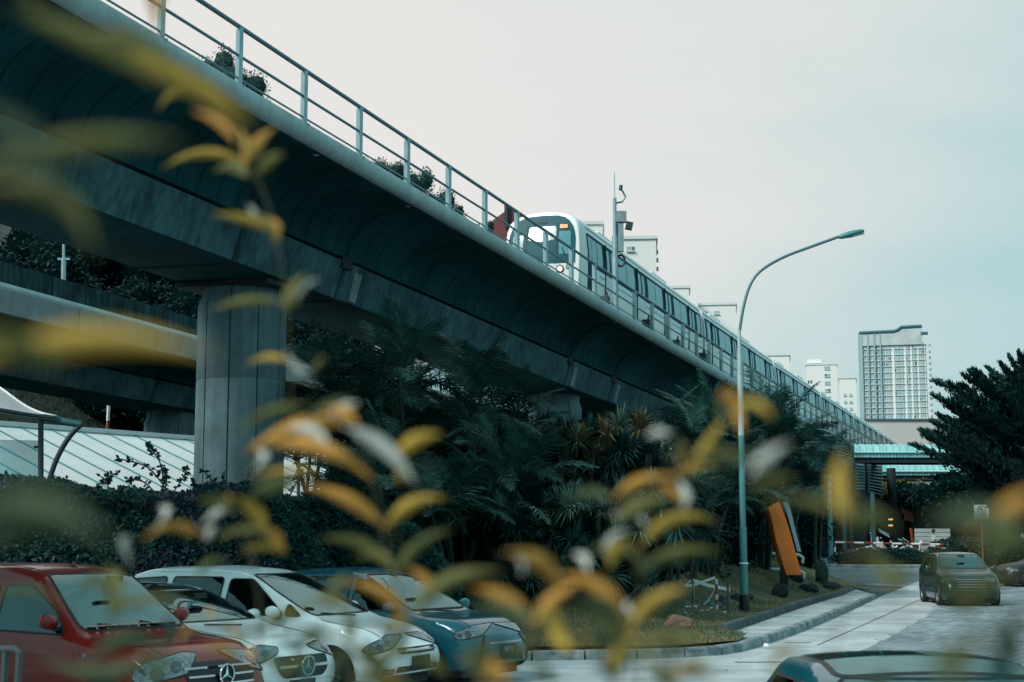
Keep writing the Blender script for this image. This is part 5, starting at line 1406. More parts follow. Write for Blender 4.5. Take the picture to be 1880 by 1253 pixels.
    api = dict(t=t, side=side, front=front, surf=surf, surfz=surfz, surfy=surfy, bvh=bvh, body=body, L=L, W=W)
    # seams: bonnet edges and doors
    for s in (-1, 1):
        q = [(d, s * bonnet_y(d, W)) for d in (.22, .45, .75, ws_x(top, zb_))]
        api_line(api, [(-d, y) for d, y in q], 'bonnet_seam')
    return api
def bonnet_y(d, W): return W / 2 * (.62 + .22 * min(1, d / .9))
def ws_x(top, z):
    for (a, za), (c, zc_) in zip(top[:-1], top[1:]):
        if za <= z <= zc_: return a + (c - a) * (z - za) / (zc_ - za) - .03
    return 1.0
def api_line(api, pts, nm, r=.006):
    P = []
    for (x0, y0), (x1, y1) in zip(pts[:-1], pts[1:]):
        for k in range(5):
            x, y = x0 + (x1 - x0) * k / 5, y0 + (y1 - y0) * k / 5; P.append(Vector((x, y, api['surfz'](x, y) + .001)))
    MB().tube(P, r, 4).build(nm, BLACK, api['t'])
def side_line(api, pts, s, nm='door_seam', r=.006):
    P = []
    for (x0, z0), (x1, z1) in zip(pts[:-1], pts[1:]):
        for k in range(6):
            x, z = x0 + (x1 - x0) * k / 6, z0 + (z1 - z0) * k / 6; P.append(Vector((-x, api['surfy'](-x, z, s), z)))
    MB().tube(P, r, 4).build(nm, BLACK, api['t'])
def mirror(api, x, z, m, w=.13, sides=(-1, 1)):
    for s in sides:
        y = api['surfy'](-x, z - .06, s); b = MB()
        secs = []
        for f, q in ((0, .55), (.25, .9), (.6, 1), (.9, .85), (1.0, .5)):
            cy = y + s * (.05 + .20 * f)
            secs.append([(-x + .09 * q * math.cos(a) * 1.0, cy, z + .085 * q * math.sin(a) + .02 * f) for a in [2 * math.pi * k / 12 for k in range(12)]])
        b.loft(secs); b.build('mirror', m, api['t'], 50)
        MB().box((-x, y + s * .03, z - .07), (.09, .10, .04)).build('mirror_arm', BLACK, api['t'])
def lamp_patch(api, poly, ymin, ymax=9, inner=None):
    "headlight given in front view, cast from ahead and outward so that it wraps the corner"
    for s in (-1, 1):
        D = Vector((-1, -s * .75, 0)).normalized(); U = Vector((-D.y, D.x, 0)) * (1 if s > 0 else 1)
        org = Vector((1.2, s * 1.35, 0))
        # u runs along the face of the corner
        U = Vector((D.y, -D.x, 0)) * s
        pl_ = [(p[0] + .20, p[1]) for p in poly]
        patch(api['bvh'], grow(round_poly(pl_, .04), .014), org, U, (0, 0, 1), D, .006, .07, 'headlight_rim', BLACK, api['t'])
        hl = patch(api['bvh'], round_poly(pl_, .04), org, U, (0, 0, 1), D, .016, .05, 'headlight', LAMP, api['t'])
        if inner:
            for c, r, mm in inner:
                pc = [(c[0] + .20 + r * math.cos(a), c[1] + r * .9 * math.sin(a)) for a in [2 * math.pi * k / 14 for k in range(14)]]
                patch(api['bvh'], pc, org, U, (0, 0, 1), D, .024, .08, 'projector', mm, api['t'])
def star(api, y, z, r, dx=.03):
    x = api['surf'](y, z) + dx; par = api['t']; e_ = empty('emblem', (x, y, z), 0, par)
    MB().tube([(0, r * math.cos(a), r * math.sin(a)) for a in [2 * math.pi * k / 24 for k in range(25)]], r * .10, 6, cap=False).build('ring', CHROME, e_, 60)
    MB().lathe([(0, -.012), (r, -.012), (r, -.02), (0, -.02)], 24, (0, 0, 0), 'Y').build('disc', BLACK, e_); LAST[0].rotation_euler = (0, 0, R(-90))
    b = MB()
    for k in range(3):
        a = R(90 + 120 * k); d = Vector((0, math.cos(a), math.sin(a))); n = Vector((0, -math.sin(a), math.cos(a)))
        b.add([Vector((.022, 0, 0)), n * r * .2, d * r * .97, -n * r * .2, Vector((-.004, 0, 0))], [(0, 1, 2), (0, 2, 3), (4, 2, 1), (4, 3, 2)])
    b.build('star', CHROME, e_)
def plate_(api, z, txt, w=.48, y=0, two=False):
    x = api['surf'](y, z) + .012; MB().box((x, y, z), (.012, w, .13 if not two else .22)).build('number_plate', PLATE, api['t']); pl = LAST[0]
    if txt: text_mesh(txt, .10, TXT, pl, (x + .008, y, z), (R(90), 0, R(90)), 'lettering', .001)
def bar(api, y0, y1, z, h, m, nm, dx=.02, dz=0, n=8, th=.03):
    P = []
    secs = []
    for k in range(n + 1):
        y = y0 + (y1 - y0) * k / n; x = api['surf'](y, z) + dx; zz = z + dz * abs(y)
        secs.append([(x, y, zz + h / 2), (x, y, zz - h / 2), (x - th, y, zz - h / 2), (x - th, y, zz + h / 2)])
    MB().loft(secs).build(nm, m, api['t'], 40)
def wiper(api, x0, y0, x1, y1):
    P = [Vector((x0 + (x1 - x0) * k / 6, y0 + (y1 - y0) * k / 6, 0)) for k in range(7)]
    for p in P: p.z = api['surfz'](p.x, p.y) + .025
    MB().tube(P, .012, 5).build('wiper', BLACK, api['t'])
HD = R(-33)
P_RED = mat('red_paint', (.20, .012, .008), .25, spec=.3, coat=.45); P_WHITE = mat('white_paint_car', (.90, .91, .90), .25, spec=.4, coat=.5)
P_PEARL = mat('pearl_paint', (.86, .90, .90), .25, coat=.5); P_TEAL = mat('teal_paint', (.002, .10, .145), .25, coat=.6, metal=.2)
P_DGREEN = mat('dark_green_paint', (.010, .045, .055), .25, coat=.5, metal=.2); P_BLACK = mat('black_paint', (.01, .012, .014), .2, coat=1.0)
def nose_at(px, Y): return Vector((X_at(px, Y), Y, 0))
# red van
n0 = nose_at(412, 16.7)
a = car('red_van', 'red panel van parked nearest at the left with a three pointed star grille', 'van', n0, HD, 4.32, 1.83,
        ((0, .74), (.10, .86), (.35, .98), (1.10, 1.04), (1.26, 1.08), (2.05, 1.70), (2.35, 1.78), (2.7, 1.82), (3.7, 1.82), (4.15, 1.79), (4.27, 1.6), (4.32, 1.2)),
        ((0, .62), (.4, .84), (1.1, .97), (1.6, 1.03), (4.3, 1.12)), P_RED,
        [[(1.50, 1.07), (2.62, 1.09), (2.62, 1.58), (2.2, 1.58), (1.75, 1.32)], [(2.74, 1.11), (3.7, 1.13), (3.7, 1.56), (2.74, 1.58)]],
        (.76, 1.11, .60, 1.70), (.60, 1.2, .55, 1.62), lean=.20, wr=.315, wheelbase=2.7, spokes=5, double=False, front_rake=.30)
RV = a
mirror(a, 1.62, 1.20, P_RED)
lamp_patch(a, [(-.16, .70), (.34, .60), (.40, .66), (.36, .76), (.18, .84), (-.14, .90), (-.30, .88)], .4, inner=[((.16, .70), .075, LAMPD), ((-.04, .77), .06, LAMPD)])
a['front'](round_poly([(-.50, .60), (-.42, .50), (.42, .50), (.50, .60), (.53, .80), (-.53, .80)], .05), .010, 'grille', BLACK, .08)
for z in (.57, .66, .745): bar(a, -.46 - (z - .57) * .3, .46 + (z - .57) * .3, z, .022, CHROME, 'grille_bar', .03)
star(a, 0, .665, .105, .07); a['front'](round_poly([(-.62, .28), (-.50, .40), (.50, .40), (.62, .28)], .04), .008, 'air_intake', BLACK, .1)
plate_(a, .44, '') if False else None
for s in (-1, 1):
    side_line(a, [(1.32, .32), (1.30, 1.02)], s); side_line(a, [(2.56, .32), (2.57, 1.06)], s)
    y = a['surfy'](-1.12, .86, s); MB().lathe([(0, .012), (.028, .010), (.034, 0)], 14, (0, 0, 0), 'Y').build('side_repeater', LAMP, a['t'], 50); o = LAST[0]; o.location = (-1.12, y, .86); o.rotation_euler = (0, 0, 0 if s > 0 else math.pi)
    bar_y = a['surfy'](-3, .5, s)
wiper(a, -1.24, .12, -1.36, -.52); wiper(a, -1.24, .62, -1.36, .10)
z = a['surfz'](-2.15, .0); MB().tube([(-2.15, 0, z), (-2.30, 0, z + .03), (-2.75, 0, z + .20)], [.02, .012, .005], 6).build('aerial', BLACK, a['t'])
for s in (-1, 1): api_line(a, [(-2.1, s * .52), (-3.9, s * .54)], 'roof_groove', .008)
# parking papers and lining behind the windscreen glass, laid on the dashboard sill
b = MB()
for i in range(9):
    yy = -.62 + i * .15; xx = -1.33 - .02 * abs(yy); b.box((xx, yy, a['surfz'](xx, yy) + .022), (.10, .11, .012), .3 * i)
b.build('dashboard_lining', mat('beige_lining', (.48, .38, .33), .8, .3, 20), a['t'])
# white hatchback with star
n1 = nose_at(556, 19.4)
a = car('white_hatchback', 'white hatchback with round star badge parked between the red van and the silver people carrier', 'car', n1, HD, 4.40, 1.80,
        ((0, .68), (.10, .80), (.35, .89), (1.15, .98), (1.3, 1.02), (2.15, 1.42), (2.45, 1.50), (2.9, 1.52), (3.6, 1.48), (4.1, 1.30), (4.33, 1.0), (4.40, .9)),
        ((0, .60), (.4, .80), (1.1, .95), (1.6, .98), (4.3, 1.06)), P_WHITE,
        [[(1.72, 1.01), (2.55, 1.02), (2.55, 1.36), (2.25, 1.36)], [(2.63, 1.03), (3.5, 1.05), (3.55, 1.33), (2.63, 1.36)]],
        (.72, 1.05, .58, 1.41), (.55, 1.1, .5, 1.38), lean=.36, wr=.33, wheelbase=2.7)
mirror(a, 1.75, 1.06, P_WHITE)
lamp_patch(a, [(-.26, .76), (-.22, .70), (.10, .58), (.30, .55), (.36, .60), (.30, .70), (.0, .80)], .4, inner=[((.12, .65), .06, LAMPD), ((-.06, .71), .04, LAMPD)])
a['front'](round_poly([(-.46, .48), (-.36, .40), (.36, .40), (.46, .48), (.50, .66), (-.50, .66)], .05), .010, 'grille', BLACK, .08)
bar(a, -.45, -.12, .54, .035, CHROME, 'grille_bar', .03); bar(a, .12, .45, .54, .035, CHROME, 'grille_bar', .03); star(a, 0, .54, .115, .06)
a['front'](round_poly([(-.66, .24), (-.60, .36), (.60, .36), (.66, .24)], .04), .008, 'air_intake', BLACK, .1)
0 and a['front'](round_poly([(-.30, .95), (-.30, 1.0), (.3, 1.0), (.3, .95)], .02), .004, 'cowl', BLACK) if False else None
plate_(a, .34, ''); z = a['surfz'](-2.6, 0)
patch(a['bvh'], round_poly([(-3.5, -.50), (-2.2, -.48), (-2.2, .48), (-3.5, .50)], .08), (0, 0, 3), (1, 0, 0), (0, 1, 0), (0, 0, -1), .006, .15, 'glass_roof', GLS, a['t'])
wiper(a, -1.10, .10, -1.22, -.45)
for s in (-1, 1): side_line(a, [(1.45, .3), (1.42, .9)], s); side_line(a, [(2.59, .3), (2.60, 1.0)], s)
# silver people carrier
n2 = nose_at(766, 21.3)
a = car('people_carrier', 'long pearl white people carrier parked behind the white hatchback', 'car', n2, R(-26), 4.80, 1.80,
        ((0, .64), (.10, .78), (.35, .90), (.95, .99), (1.08, 1.02), (1.25, 1.09), (2.2, 1.58), (2.5, 1.68), (3.1, 1.72), (4.2, 1.69), (4.6, 1.60), (4.76, 1.2), (4.80, 1.0)),
        ((0, .58), (.4, .80), (1.0, .99), (1.5, 1.02), (4.8, 1.10)), P_PEARL,
        [[(1.62, 1.06), (2.62, 1.06), (2.62, 1.54), (2.25, 1.54)], [(2.74, 1.07), (3.62, 1.08), (3.62, 1.56), (2.74, 1.56)], [(3.74, 1.09), (4.45, 1.12), (4.40, 1.52), (3.74, 1.56)], [(1.34, 1.05), (1.60, 1.05), (1.60, 1.22)]],
        (.74, 1.06, .58, 1.60), (.6, 1.15, .55, 1.55), lean=.24, wr=.32, wheelbase=2.85)
mirror(a, 1.68, 1.10, P_PEARL)
lamp_patch(a, [(-.40, .80), (-.10, .66), (.22, .58), (.34, .62), (.24, .70), (-.06, .80)], .4, inner=[((.12, .66), .045, LAMPD), ((-.02, .71), .04, LAMPD)])
a['front'](round_poly([(-.46, .56), (.46, .56), (.52, .64), (-.52, .64)], .03), .010, 'grille', BLACK, .08); bar(a, -.5, .5, .60, .02, CHROME, 'grille_bar', .025)
a['front'](round_poly([(-.60, .22), (-.55, .40), (.55, .40), (.60, .22)], .05), .008, 'air_intake', BLACK, .1); plate_(a, .46, '')
for s in (-1, 1):
    side_line(a, [(1.42, .3), (1.40, .98)], s); side_line(a, [(2.68, .3), (2.68, 1.03)], s); side_line(a, [(3.68, .4), (3.68, 1.05)], s)
    a['front'](round_poly([(s * .60, .30), (s * .76, .30), (s * .76, .38), (s * .60, .38)][::s], .02), .012, 'fog_lamp', LAMP, .08)
    patch(a['bvh'], round_poly([(-3.9, s * .60 - .05), (-2.3, s * .60 - .05), (-2.3, s * .60 + .05), (-3.9, s * .60 + .05)], .02), (0, 0, 3), (1, 0, 0), (0, 1, 0), (0, 0, -1), .004, .2, 'roof_strip', mat('grey_trim', (.30, .36, .36), .4), a['t'])
wiper(a, -1.05, .10, -1.2, -.55)
# teal compact people carrier
n3 = nose_at(926, 22.9)
a = car('teal_car', 'teal blue compact car parked at the end of the row beside the kerb', 'car', n3, HD, 4.24, 1.70,
        ((0, .72), (.08, .82), (.30, .93), (.95, .98), (1.12, 1.02), (2.0, 1.52), (2.4, 1.64), (2.8, 1.67), (3.7, 1.63), (4.05, 1.5), (4.2, 1.15), (4.24, 1.0)),
        ((0, .62), (.4, .84), (1.0, .98), (1.5, 1.0), (4.2, 1.08)), P_TEAL,
        [[(1.35, 1.04), (2.25, 1.04), (2.25, 1.50), (1.95, 1.50)], [(2.36, 1.05), (3.2, 1.06), (3.2, 1.52), (2.36, 1.52)], [(3.3, 1.08), (3.9, 1.10), (3.85, 1.48), (3.3, 1.50)]],
        (.70, 1.05, .56, 1.55), (.55, 1.15, .5, 1.5), lean=.22, wr=.30, wheelbase=2.6, spokes=7)
mirror(a, 1.40, 1.08, P_TEAL)
lamp_patch(a, [(-.42, .86), (-.12, .72), (.20, .66), (.30, .68), (.26, .76), (.0, .84)], .4, inner=[((.10, .73), .05, LAMPD), ((.22, .715), .035, LAMPD)])
for s in (-1, 1):
    D = Vector((-1, -s * .75, 0)).normalized(); U = Vector((D.y, -D.x, 0)) * s
    patch(a['bvh'], [(.02, .70), (.06, .71), (.20, .34), (.34, .26), (.30, .22), (.16, .28)], Vector((1.2, s * 1.35, 0)), U, (0, 0, 1), D, .012, .06, 'black_bumper_blade', BLACK, a['t'])
    side_line(a, [(1.25, .3), (1.23, .95)], s); side_line(a, [(2.30, .3), (2.30, 1.0)], s)
a['front'](round_poly([(-.50, .26), (-.40, .44), (.40, .44), (.50, .26)], .05), .010, 'grille', BLACK, .08); bar(a, -.42, .42, .60, .03, CHROME, 'grille_bar', .02)
plate_(a, .50, '927 U', .40); wiper(a, -1.0, .10, -1.15, -.5)
z = a['surfz'](-2.0, 0.); MB().tube([(-2.0, 0, z), (-2.15, 0, z + .10)], .01, 5).build('aerial', BLACK, a['t'])
# dark estate driving up at the right
a = car('dark_suv', 'dark green sport utility car coming down the brick road', 'car', Vector((X_at(1782, 48.0), 48.0, gz(0, 48.0))), R(-95), 4.65, 1.86,
        ((0, .78), (.10, .92), (.35, 1.02), (1.0, 1.12), (1.15, 1.15), (1.95, 1.58), (2.5, 1.68), (3.6, 1.66), (4.3, 1.5), (4.6, 1.15), (4.65, 1.0)),
        ((0, .70), (.4, .92), (1.1, 1.06), (4.6, 1.14)), P_DGREEN,
        [[(1.7, 1.12), (2.6, 1.12), (2.6, 1.50), (2.2, 1.50)], [(2.7, 1.13), (3.6, 1.14), (3.6, 1.50), (2.7, 1.52)]], (.74, 1.18, .60, 1.60), None, lean=.28, wr=.36, wheelbase=2.7)
mirror(a, 1.65, 1.16, P_DGREEN); lamp_patch(a, [(-.20, .86), (.0, .76), (.34, .74), (.38, .84), (.0, .92)], .4, inner=[((.14, .80), .05, LAMPD)])
a['front'](round_poly([(-.50, .66), (-.42, .56), (.42, .56), (.50, .66), (.52, .86), (-.52, .86)], .04), .010, 'grille', BLACK, .08)
for z in (.62, .70, .78, .85): bar(a, -.47, .47, z, .022, CHROME, 'grille_bar', .03)
plate_(a, .42, ''); a['front'](round_poly([(-.7, .24), (-.6, .36), (.6, .36), (.7, .24)], .04), .008, 'air_intake', BLACK, .1)
# dark car at the right edge
a = car('black_car', 'black car parked half out of sight at the right edge beyond the dark green one', 'car', Vector((X_at(1832, 62), 62, gz(0, 62))), R(190), 4.5, 1.78,
        ((0, .70), (.12, .80), (.35, .88), (1.1, .98), (1.25, 1.02), (2.1, 1.38), (2.6, 1.45), (3.5, 1.42), (4.2, 1.10), (4.45, 1.0), (4.5, .8)),
        ((0, .62), (.4, .80), (1.1, .92), (4.5, 1.0)), P_BLACK, [[(1.75, .98), (2.6, .98), (2.6, 1.30), (2.25, 1.30)], [(2.7, .99), (3.5, 1.0), (3.45, 1.28), (2.7, 1.30)]], (.70, 1.05, .58, 1.36), None, lean=.34)
mirror(a, 1.75, 1.03, P_BLACK); lamp_patch(a, [(-.20, .74), (.0, .64), (.34, .62), (.36, .70), (.0, .78)], .4)
# car just in front of the camera at the lower right
a = car('parked_saloon', 'dark rimmed windscreen and roof of a teal car close by at the lower right', 'car', Vector((X_at(1890, 7.6), 7.35, -.09)), R(-90), 4.4, 1.86,
        ((0, .70), (.12, .80), (.35, .88), (1.0, .98), (1.15, 1.02), (1.95, 1.38), (2.4, 1.45), (3.3, 1.43), (4.1, 1.10), (4.35, 1.0), (4.4, .8)),
        ((0, .62), (.4, .80), (1.1, .92), (4.4, 1.0)), P_TEAL, [[(1.60, .98), (2.45, .98), (2.45, 1.30), (2.1, 1.30)], [(2.55, .99), (3.3, 1.0), (3.25, 1.28), (2.55, 1.30)]], (.74, 1.04, .62, 1.36), None, lean=.26)
mirror(a, 1.6, 1.03, P_TEAL)

patch(a['bvh'], grow(round_poly([(-3.2, -.60), (-2.02, -.58), (-2.02, .58), (-3.2, .60)], .10), .03), (0, 0, 3), (1, 0, 0), (0, 1, 0), (0, 0, -1), .004, .12, 'roof_trim', BLACK, a['t'])
patch(a['bvh'], round_poly([(-3.2, -.60), (-2.02, -.58), (-2.02, .58), (-3.2, .60)], .10), (0, 0, 3), (1, 0, 0), (0, 1, 0), (0, 0, -1), .010, .12, 'glass_roof', WS, a['t'])
# ------------------------------------------------------------------ orange pylon, rocks and lawn things
P = at(1458, 1056, 51.0); YP = P.y; print('PYLON', P, lawn_z(P.x, P.y)); t = empty('orange_pylon', P); tag(t, 'leaning curved orange information pylon with grey side on the lawn', 'pylon'); L0 = t.location.copy()
def q(px, py, d=0.0): return at(px, py, YP + d) - L0
ORG = mat('orange_panel', (.60, .17, .03), .5, .06, 2, spec=.3); PYG = mat('pylon_grey', (.20, .28, .32), .5, .1, 2)
left = catmull([q(1411, 934), q(1418, 960), q(1425, 992), q(1433, 1019), q(1441, 1046), q(1444, 1056)], 4)
right = catmull([q(1431, 922), q(1440, 945), q(1449, 972), q(1460, 1012), q(1469, 1044), q(1472, 1056)], 4)
MB().loft([[a, b_, b_ + Vector((.05, .9, 0)), a + Vector((0, .9, 0))] for a, b_ in zip(left, right)]).build('orange_face', ORG, t, 40)
lf2 = catmull([q(1438, 922, .3), q(1445, 942, .3), q(1453, 972, .3), q(1464, 1012, .3)], 4); rt2 = catmull([q(1447, 922, .6), q(1453, 942, .6), q(1460, 972, .6), q(1471, 1014, .6)], 4)
MB().loft([[a, b_, b_ + Vector((0, .5, 0)), a + Vector((0, .5, 0))] for a, b_ in zip(lf2, rt2)]).build('grey_side', PYG, t, 40)
def rock(px, py, wpx, hpx, label, m, seed, stretch=(1, 1, 1), tilt=0.0):
    p = lawn_at(px, py); z = p.z; s = p.y / FPX; t = MB(); bm = bmesh.new(); bmesh.ops.create_icosphere(bm, subdivisions=3, radius=1)
    for v in bm.verts:
        d = v.co.normalized(); k = 1 + .28 * noise.noise(d * 1.3 + Vector((seed, 0, 0))) + .12 * noise.noise(d * 3.1 + Vector((0, seed, 0))) + .05 * noise.noise(d * 8 + Vector((0, seed, 3)))
        v.co = Vector((d.x * wpx * s / 2 * k, d.y * wpx * s * .42 * k, d.z * hpx * s * .56 * k + hpx * s * .40))
    me = bpy.data.meshes.new('rock'); bm.to_mesh(me); bm.free(); me.materials.append(m); me.shade_smooth(); me.set_sharp_from_angle(angle=R(32))
    o = link_mesh('rock', me, None, (p.x, p.y, z - .03)); o.rotation_euler = (0, tilt, 0); tag(o, label, 'rock'); return o
RK = mat('dark_rock', (.012, .022, .024), .85, .5, 3, .7, 12); RK2 = mat('mossy_rock', (.035, .06, .055), .9, .5, 4, .7, 14); RK3 = mat('grey_rock', (.13, .19, .20), .85, .4, 4, .6, 14); RK4 = mat('brown_rock', (.34, .17, .11), .85, .6, 5, .8, 16, col2=(.10, .075, .065))
rock(1439, 1072, 16, 40, 'slim dark upright rock left of the orange pylon foot', RK, 1); rock(1432, 1097, 28, 30, 'dark rounded rock lowest on the lawn near the pylon', RK, 2); rock(1462, 1068, 26, 24, 'dark mossy boulder at the pylon foot', RK, 3)
rock(1509, 1072, 24, 46, 'upright grey green standing rock right of the pylon', RK2, 4); rock(1484, 1086, 38, 16, 'flat dark rock between the pylon and the kerb', RK, 5); rock(1529, 1083, 36, 16, 'flat pale topped rock at the lawn corner', RK2, 6)
rock(1331, 1110, 24, 22, 'grey boulder under the barrier tape', RK3, 7); rock(1306, 1115, 34, 14, 'flat grey rock left of the taped post', RK3, 8); rock(1245, 1153, 52, 27, 'reddish brown rock with pale face lying on the lawn', RK4, 9); rock(1352, 1103, 24, 16, 'dark low rock touching the lamp post', RK, 10); rock(1376, 1101, 16, 12, 'small dark rock right of the lamp post foot', RK, 11)
# taped posts
WT = mat('white_tape', (.66, .68, .68), .5, .12, 20); RT = mat('red_band', (.34, .04, .03), .5); BRN = mat('brown_post', (.09, .06, .05), .8)
lg = lawn_at
def post(px, py, top, label, mats, r=.035):
    p = lg(px, py); t = empty('tape_post', p); tag(t, label, 'post'); h = at(px, top, p.y).z - p.z; k = len(mats)
    for i, m_ in enumerate(mats): MB().tube([(0, 0, h * i / k - (.05 if i == 0 else 0)), (0, 0, h * (i + 1) / k)], r, 8).build('band', m_, t, 60)
    return p, h
pa, ha = post(1316, 1120, 1064, 'red and white banded post holding the tape', [WT, RT, WT, RT, BRN, WT]); pb, hb2 = post(1337, 1126, 1060, 'thin brown post right of the banded tape post', [BRN, BRN], .03); pc_, hc = post(1273, 1108, 1066, 'short grey post at the left end of the tape', [RK3], .03)
t = empty('barrier_tape', pa); tag(t, 'white plastic tape tied loosely between the lawn posts', 'tape')
def tp(pts, w, nm='strand'):
    P = catmull([Vector(p) for p in pts], 5); MB().loft([[p + Vector((0, 0, w / 2)), p + Vector((0, .02, w * .4)), p - Vector((0, -.015, w / 2)), p - Vector((0, .01, w * .45))] for p in P]).build(nm, WT, t, 40)
def tl(px, py, Y=None): return at(px, py, Y or pa.y) - pa
tp([tl(1258, 1075), tl(1272, 1075), tl(1292, 1068), tl(1312, 1061)], .07); tp([tl(1273, 1066), tl(1300, 1075), tl(1325, 1080), tl(1340, 1083)], .09); tp([tl(1268, 1066), tl(1262, 1072), tl(1258, 1077)], .05)
tp([tl(1312, 1061), tl(1316, 1070), tl(1312, 1082), tl(1300, 1103), tl(1284, 1114), tl(1262, 1117)], .045); tp([tl(1316, 1068), tl(1318, 1090), tl(1317, 1112)], .05); tp([tl(1330, 1082), tl(1339, 1084), tl(1341, 1079)], .08)
b = MB(); rng = random.Random(6); p0 = lg(1305, 1128); t = empty('crumpled_litter', p0); tag(t, 'crumpled white plastic and grass cuttings lying below the taped posts', 'litter')
for i in range(46):
    c = lg(rng.uniform(1256, 1342), rng.uniform(1116, 1137)) - p0 if i > 12 else lg(1265 + i, 1116 + rng.uniform(-1, 1)) - p0; s = rng.uniform(.03, .10)
    b.add([c + Vector((rng.uniform(-s, s), rng.uniform(-s, s), rng.uniform(.01, .06))) for _ in range(4)], [(0, 1, 2), (0, 2, 3)])
b.build('scraps', WT, t)
# white pipe rails by the pylon
for k, (py, x0, x1, lb) in enumerate(((1016, 1400, 1474, 'upper white pipe rail bending down behind the orange pylon'), (1045, 1405, 1476, 'lower white pipe rail behind the orange pylon foot'))):
    o0 = at(x0, py, YP + 4); t = empty('pipe_rail', o0); tag(t, lb, 'rail')
    MB().tube([at(x, y, YP + 4) - o0 for x, y in ((x0, py), (1440, py + 1), (x1 - 8, py + 3), (x1, py + 8), (x1 - 1, py + 18))], .055, 8).build('pipe', TW, t, 60)
    MB().tube([at(1412, py, YP + 4) - o0, at(1412, 1062, YP + 4) - o0], .04, 6).build('leg', GALV, t, 60)

# ------------------------------------------------------------------ striped swing barrier
YB = ground(1533, 1030).y; c0 = Vector((X_at(1533, YB), YB, gz(0, YB))); t = empty('striped_barrier', c0); tag(t, 'red and white striped pipe barrier across the car park entrance', 'barrier')
RW = mat('barrier_red', (.28, .03, .03), .5)
def striped(x0, y0, x1, y1, nn, start=0, r=.055):
    A, B_ = at(x0, y0, YB) - c0, at(x1, y1, YB) - c0
    for i in range(nn): MB().tube([A.lerp(B_, i / nn), A.lerp(B_, (i + 1) / nn)], r, 8).build('white_band' if (i + start) % 2 == 0 else 'red_band', TW if (i + start) % 2 == 0 else RW, t, 60)
striped(1533, 996, 1760, 1001, 13); striped(1533, 996, 1533, 1030, 4, 1); striped(1535, 1018, 1602, 1003, 5); striped(1535, 1027, 1602, 1019, 5); striped(1602, 1018, 1745, 1019, 9, 1); striped(1602, 1000, 1602, 1020, 2); striped(1620, 1018, 1648, 1003, 3); striped(1665, 1001, 1705, 1018, 4); striped(1705, 1001, 1785, 1020, 7)
for px in (1602, 1668, 1745): MB().tube([at(px, 998, YB) - c0, Vector((X_at(px, YB) - c0.x, 0, 0))], .06, 8).build('post', DARKMETAL, t, 60)
MB().box(at(1611, 1012, YB - .3) - c0, (.62, .08, .42)).build('notice_board', TW, t); MB().lathe([(0, -.03), (.14, -.03), (.14, .03), (0, .03)], 18, (0, 0, 0), 'Y').build('reflector', mat('orange_red', (.3, .08, .04)), t); LAST[0].location = at(1629, 1016, YB - .3) - c0
# scooters parked behind the barrier
def scooter(px, label, seed, col):
    Y = 90; t = empty('scooter', (X_at(px, Y), Y, gz(0, Y)), R(200 + seed * 25)); tag(t, label, 'motorcycle', 'motorcycles parked behind the striped barrier')
    for x in (-.62, .62):
        w = empty('wheel', (x, 0, .29), 0, t); MB().lathe([(.20, -.05), (.29, -.04), (.29, .04), (.20, .05)], 18, (0, 0, 0), 'Y').build('tyre', BLACK, w, 40); MB().lathe([(0, -.03), (.2, -.03), (.2, .03), (0, .03)], 14, (0, 0, 0), 'Y').build('rim', RIMM, w, 40)
    secs = []
    for x, z, w, h in ((-.85, .72, .05, .05), (-.6, .68, .14, .16), (-.25, .60, .16, .20), (.05, .42, .14, .12), (.35, .50, .12, .18), (.50, .78, .14, .22), (.56, 1.0, .08, .08)):
        secs.append([(x, w * math.cos(a), z + h * math.sin(a)) for a in [k * math.pi / 5 for k in range(10)]])
    MB().loft(secs).build('body', col, t, 50); MB().box((-.35, 0, .84), (.7, .26, .09)).build('seat', BLACK, t)
    MB().tube([(.62, 0, .3), (.55, 0, .7), (.50, 0, 1.02)], .03, 6).build('fork', CHROME, t, 60); MB().tube([(.42, -.33, 1.06), (.52, 0, 1.02), (.42, .33, 1.06)], .02, 6).build('handlebar', BLACK, t, 60)
    MB().lathe([(0, .05), (.08, .03), (.09, -.03)], 12, (.60, 0, .86), 'Z').build('headlamp', LAMP, t, 50)
scooter(1650, 'white fronted scooter left behind the striped barrier', 0, P_WHITE); scooter(1672, 'dark scooter between the two pale ones behind the barrier', 1, P_BLACK); scooter(1692, 'pale scooter nearest the boarded wall behind the barrier', 2, P_PEARL)
# ------------------------------------------------------------------ no parking sign
YS = 62; c0 = Vector((X_at(1804, YS), YS, gz(0, YS))); t = empty('no_parking_sign', c0); tag(t, 'white square no parking sign on a red brown post under the conifer', 'sign')
zc_ = at(1804, 940.5, YS).z - c0.z; w = 27 / FPX * YS
MB().tube([(0, .05, -.1), (0, .05, zc_ + .1)], .04, 8).build('post', mat('sign_post', (.16, .05, .04), .6), t, 60); MB().box((0, 0, zc_), (w, .03, w * .96)).build('panel', mat('sign_white', (.62, .66, .66), .5), t); pn = LAST[0]
SB = mat('sign_ink', (.03, .10, .14), .6)
ring = MB().tube([(.155 * math.cos(R(a)), -.02, zc_ + .09 + .155 * math.sin(R(a))) for a in range(0, 361, 15)], .016, 6, cap=False); ring.tube([(-.11, -.022, zc_ + .2), (.11, -.022, zc_ - .02)], .014, 6); ring.build('prohibition_ring', mat('sign_red', (.30, .06, .06), .6), pn)
text_mesh('P', .24, SB, pn, (0, -.018, zc_ + .09), (R(90), 0, 0)); text_mesh('NO PARKING', .088, SB, pn, (0, -.018, zc_ - .13), (R(90), 0, 0)); text_mesh('AT ENTRANCE', .080, SB, pn, (0, -.018, zc_ - .235), (R(90), 0, 0))
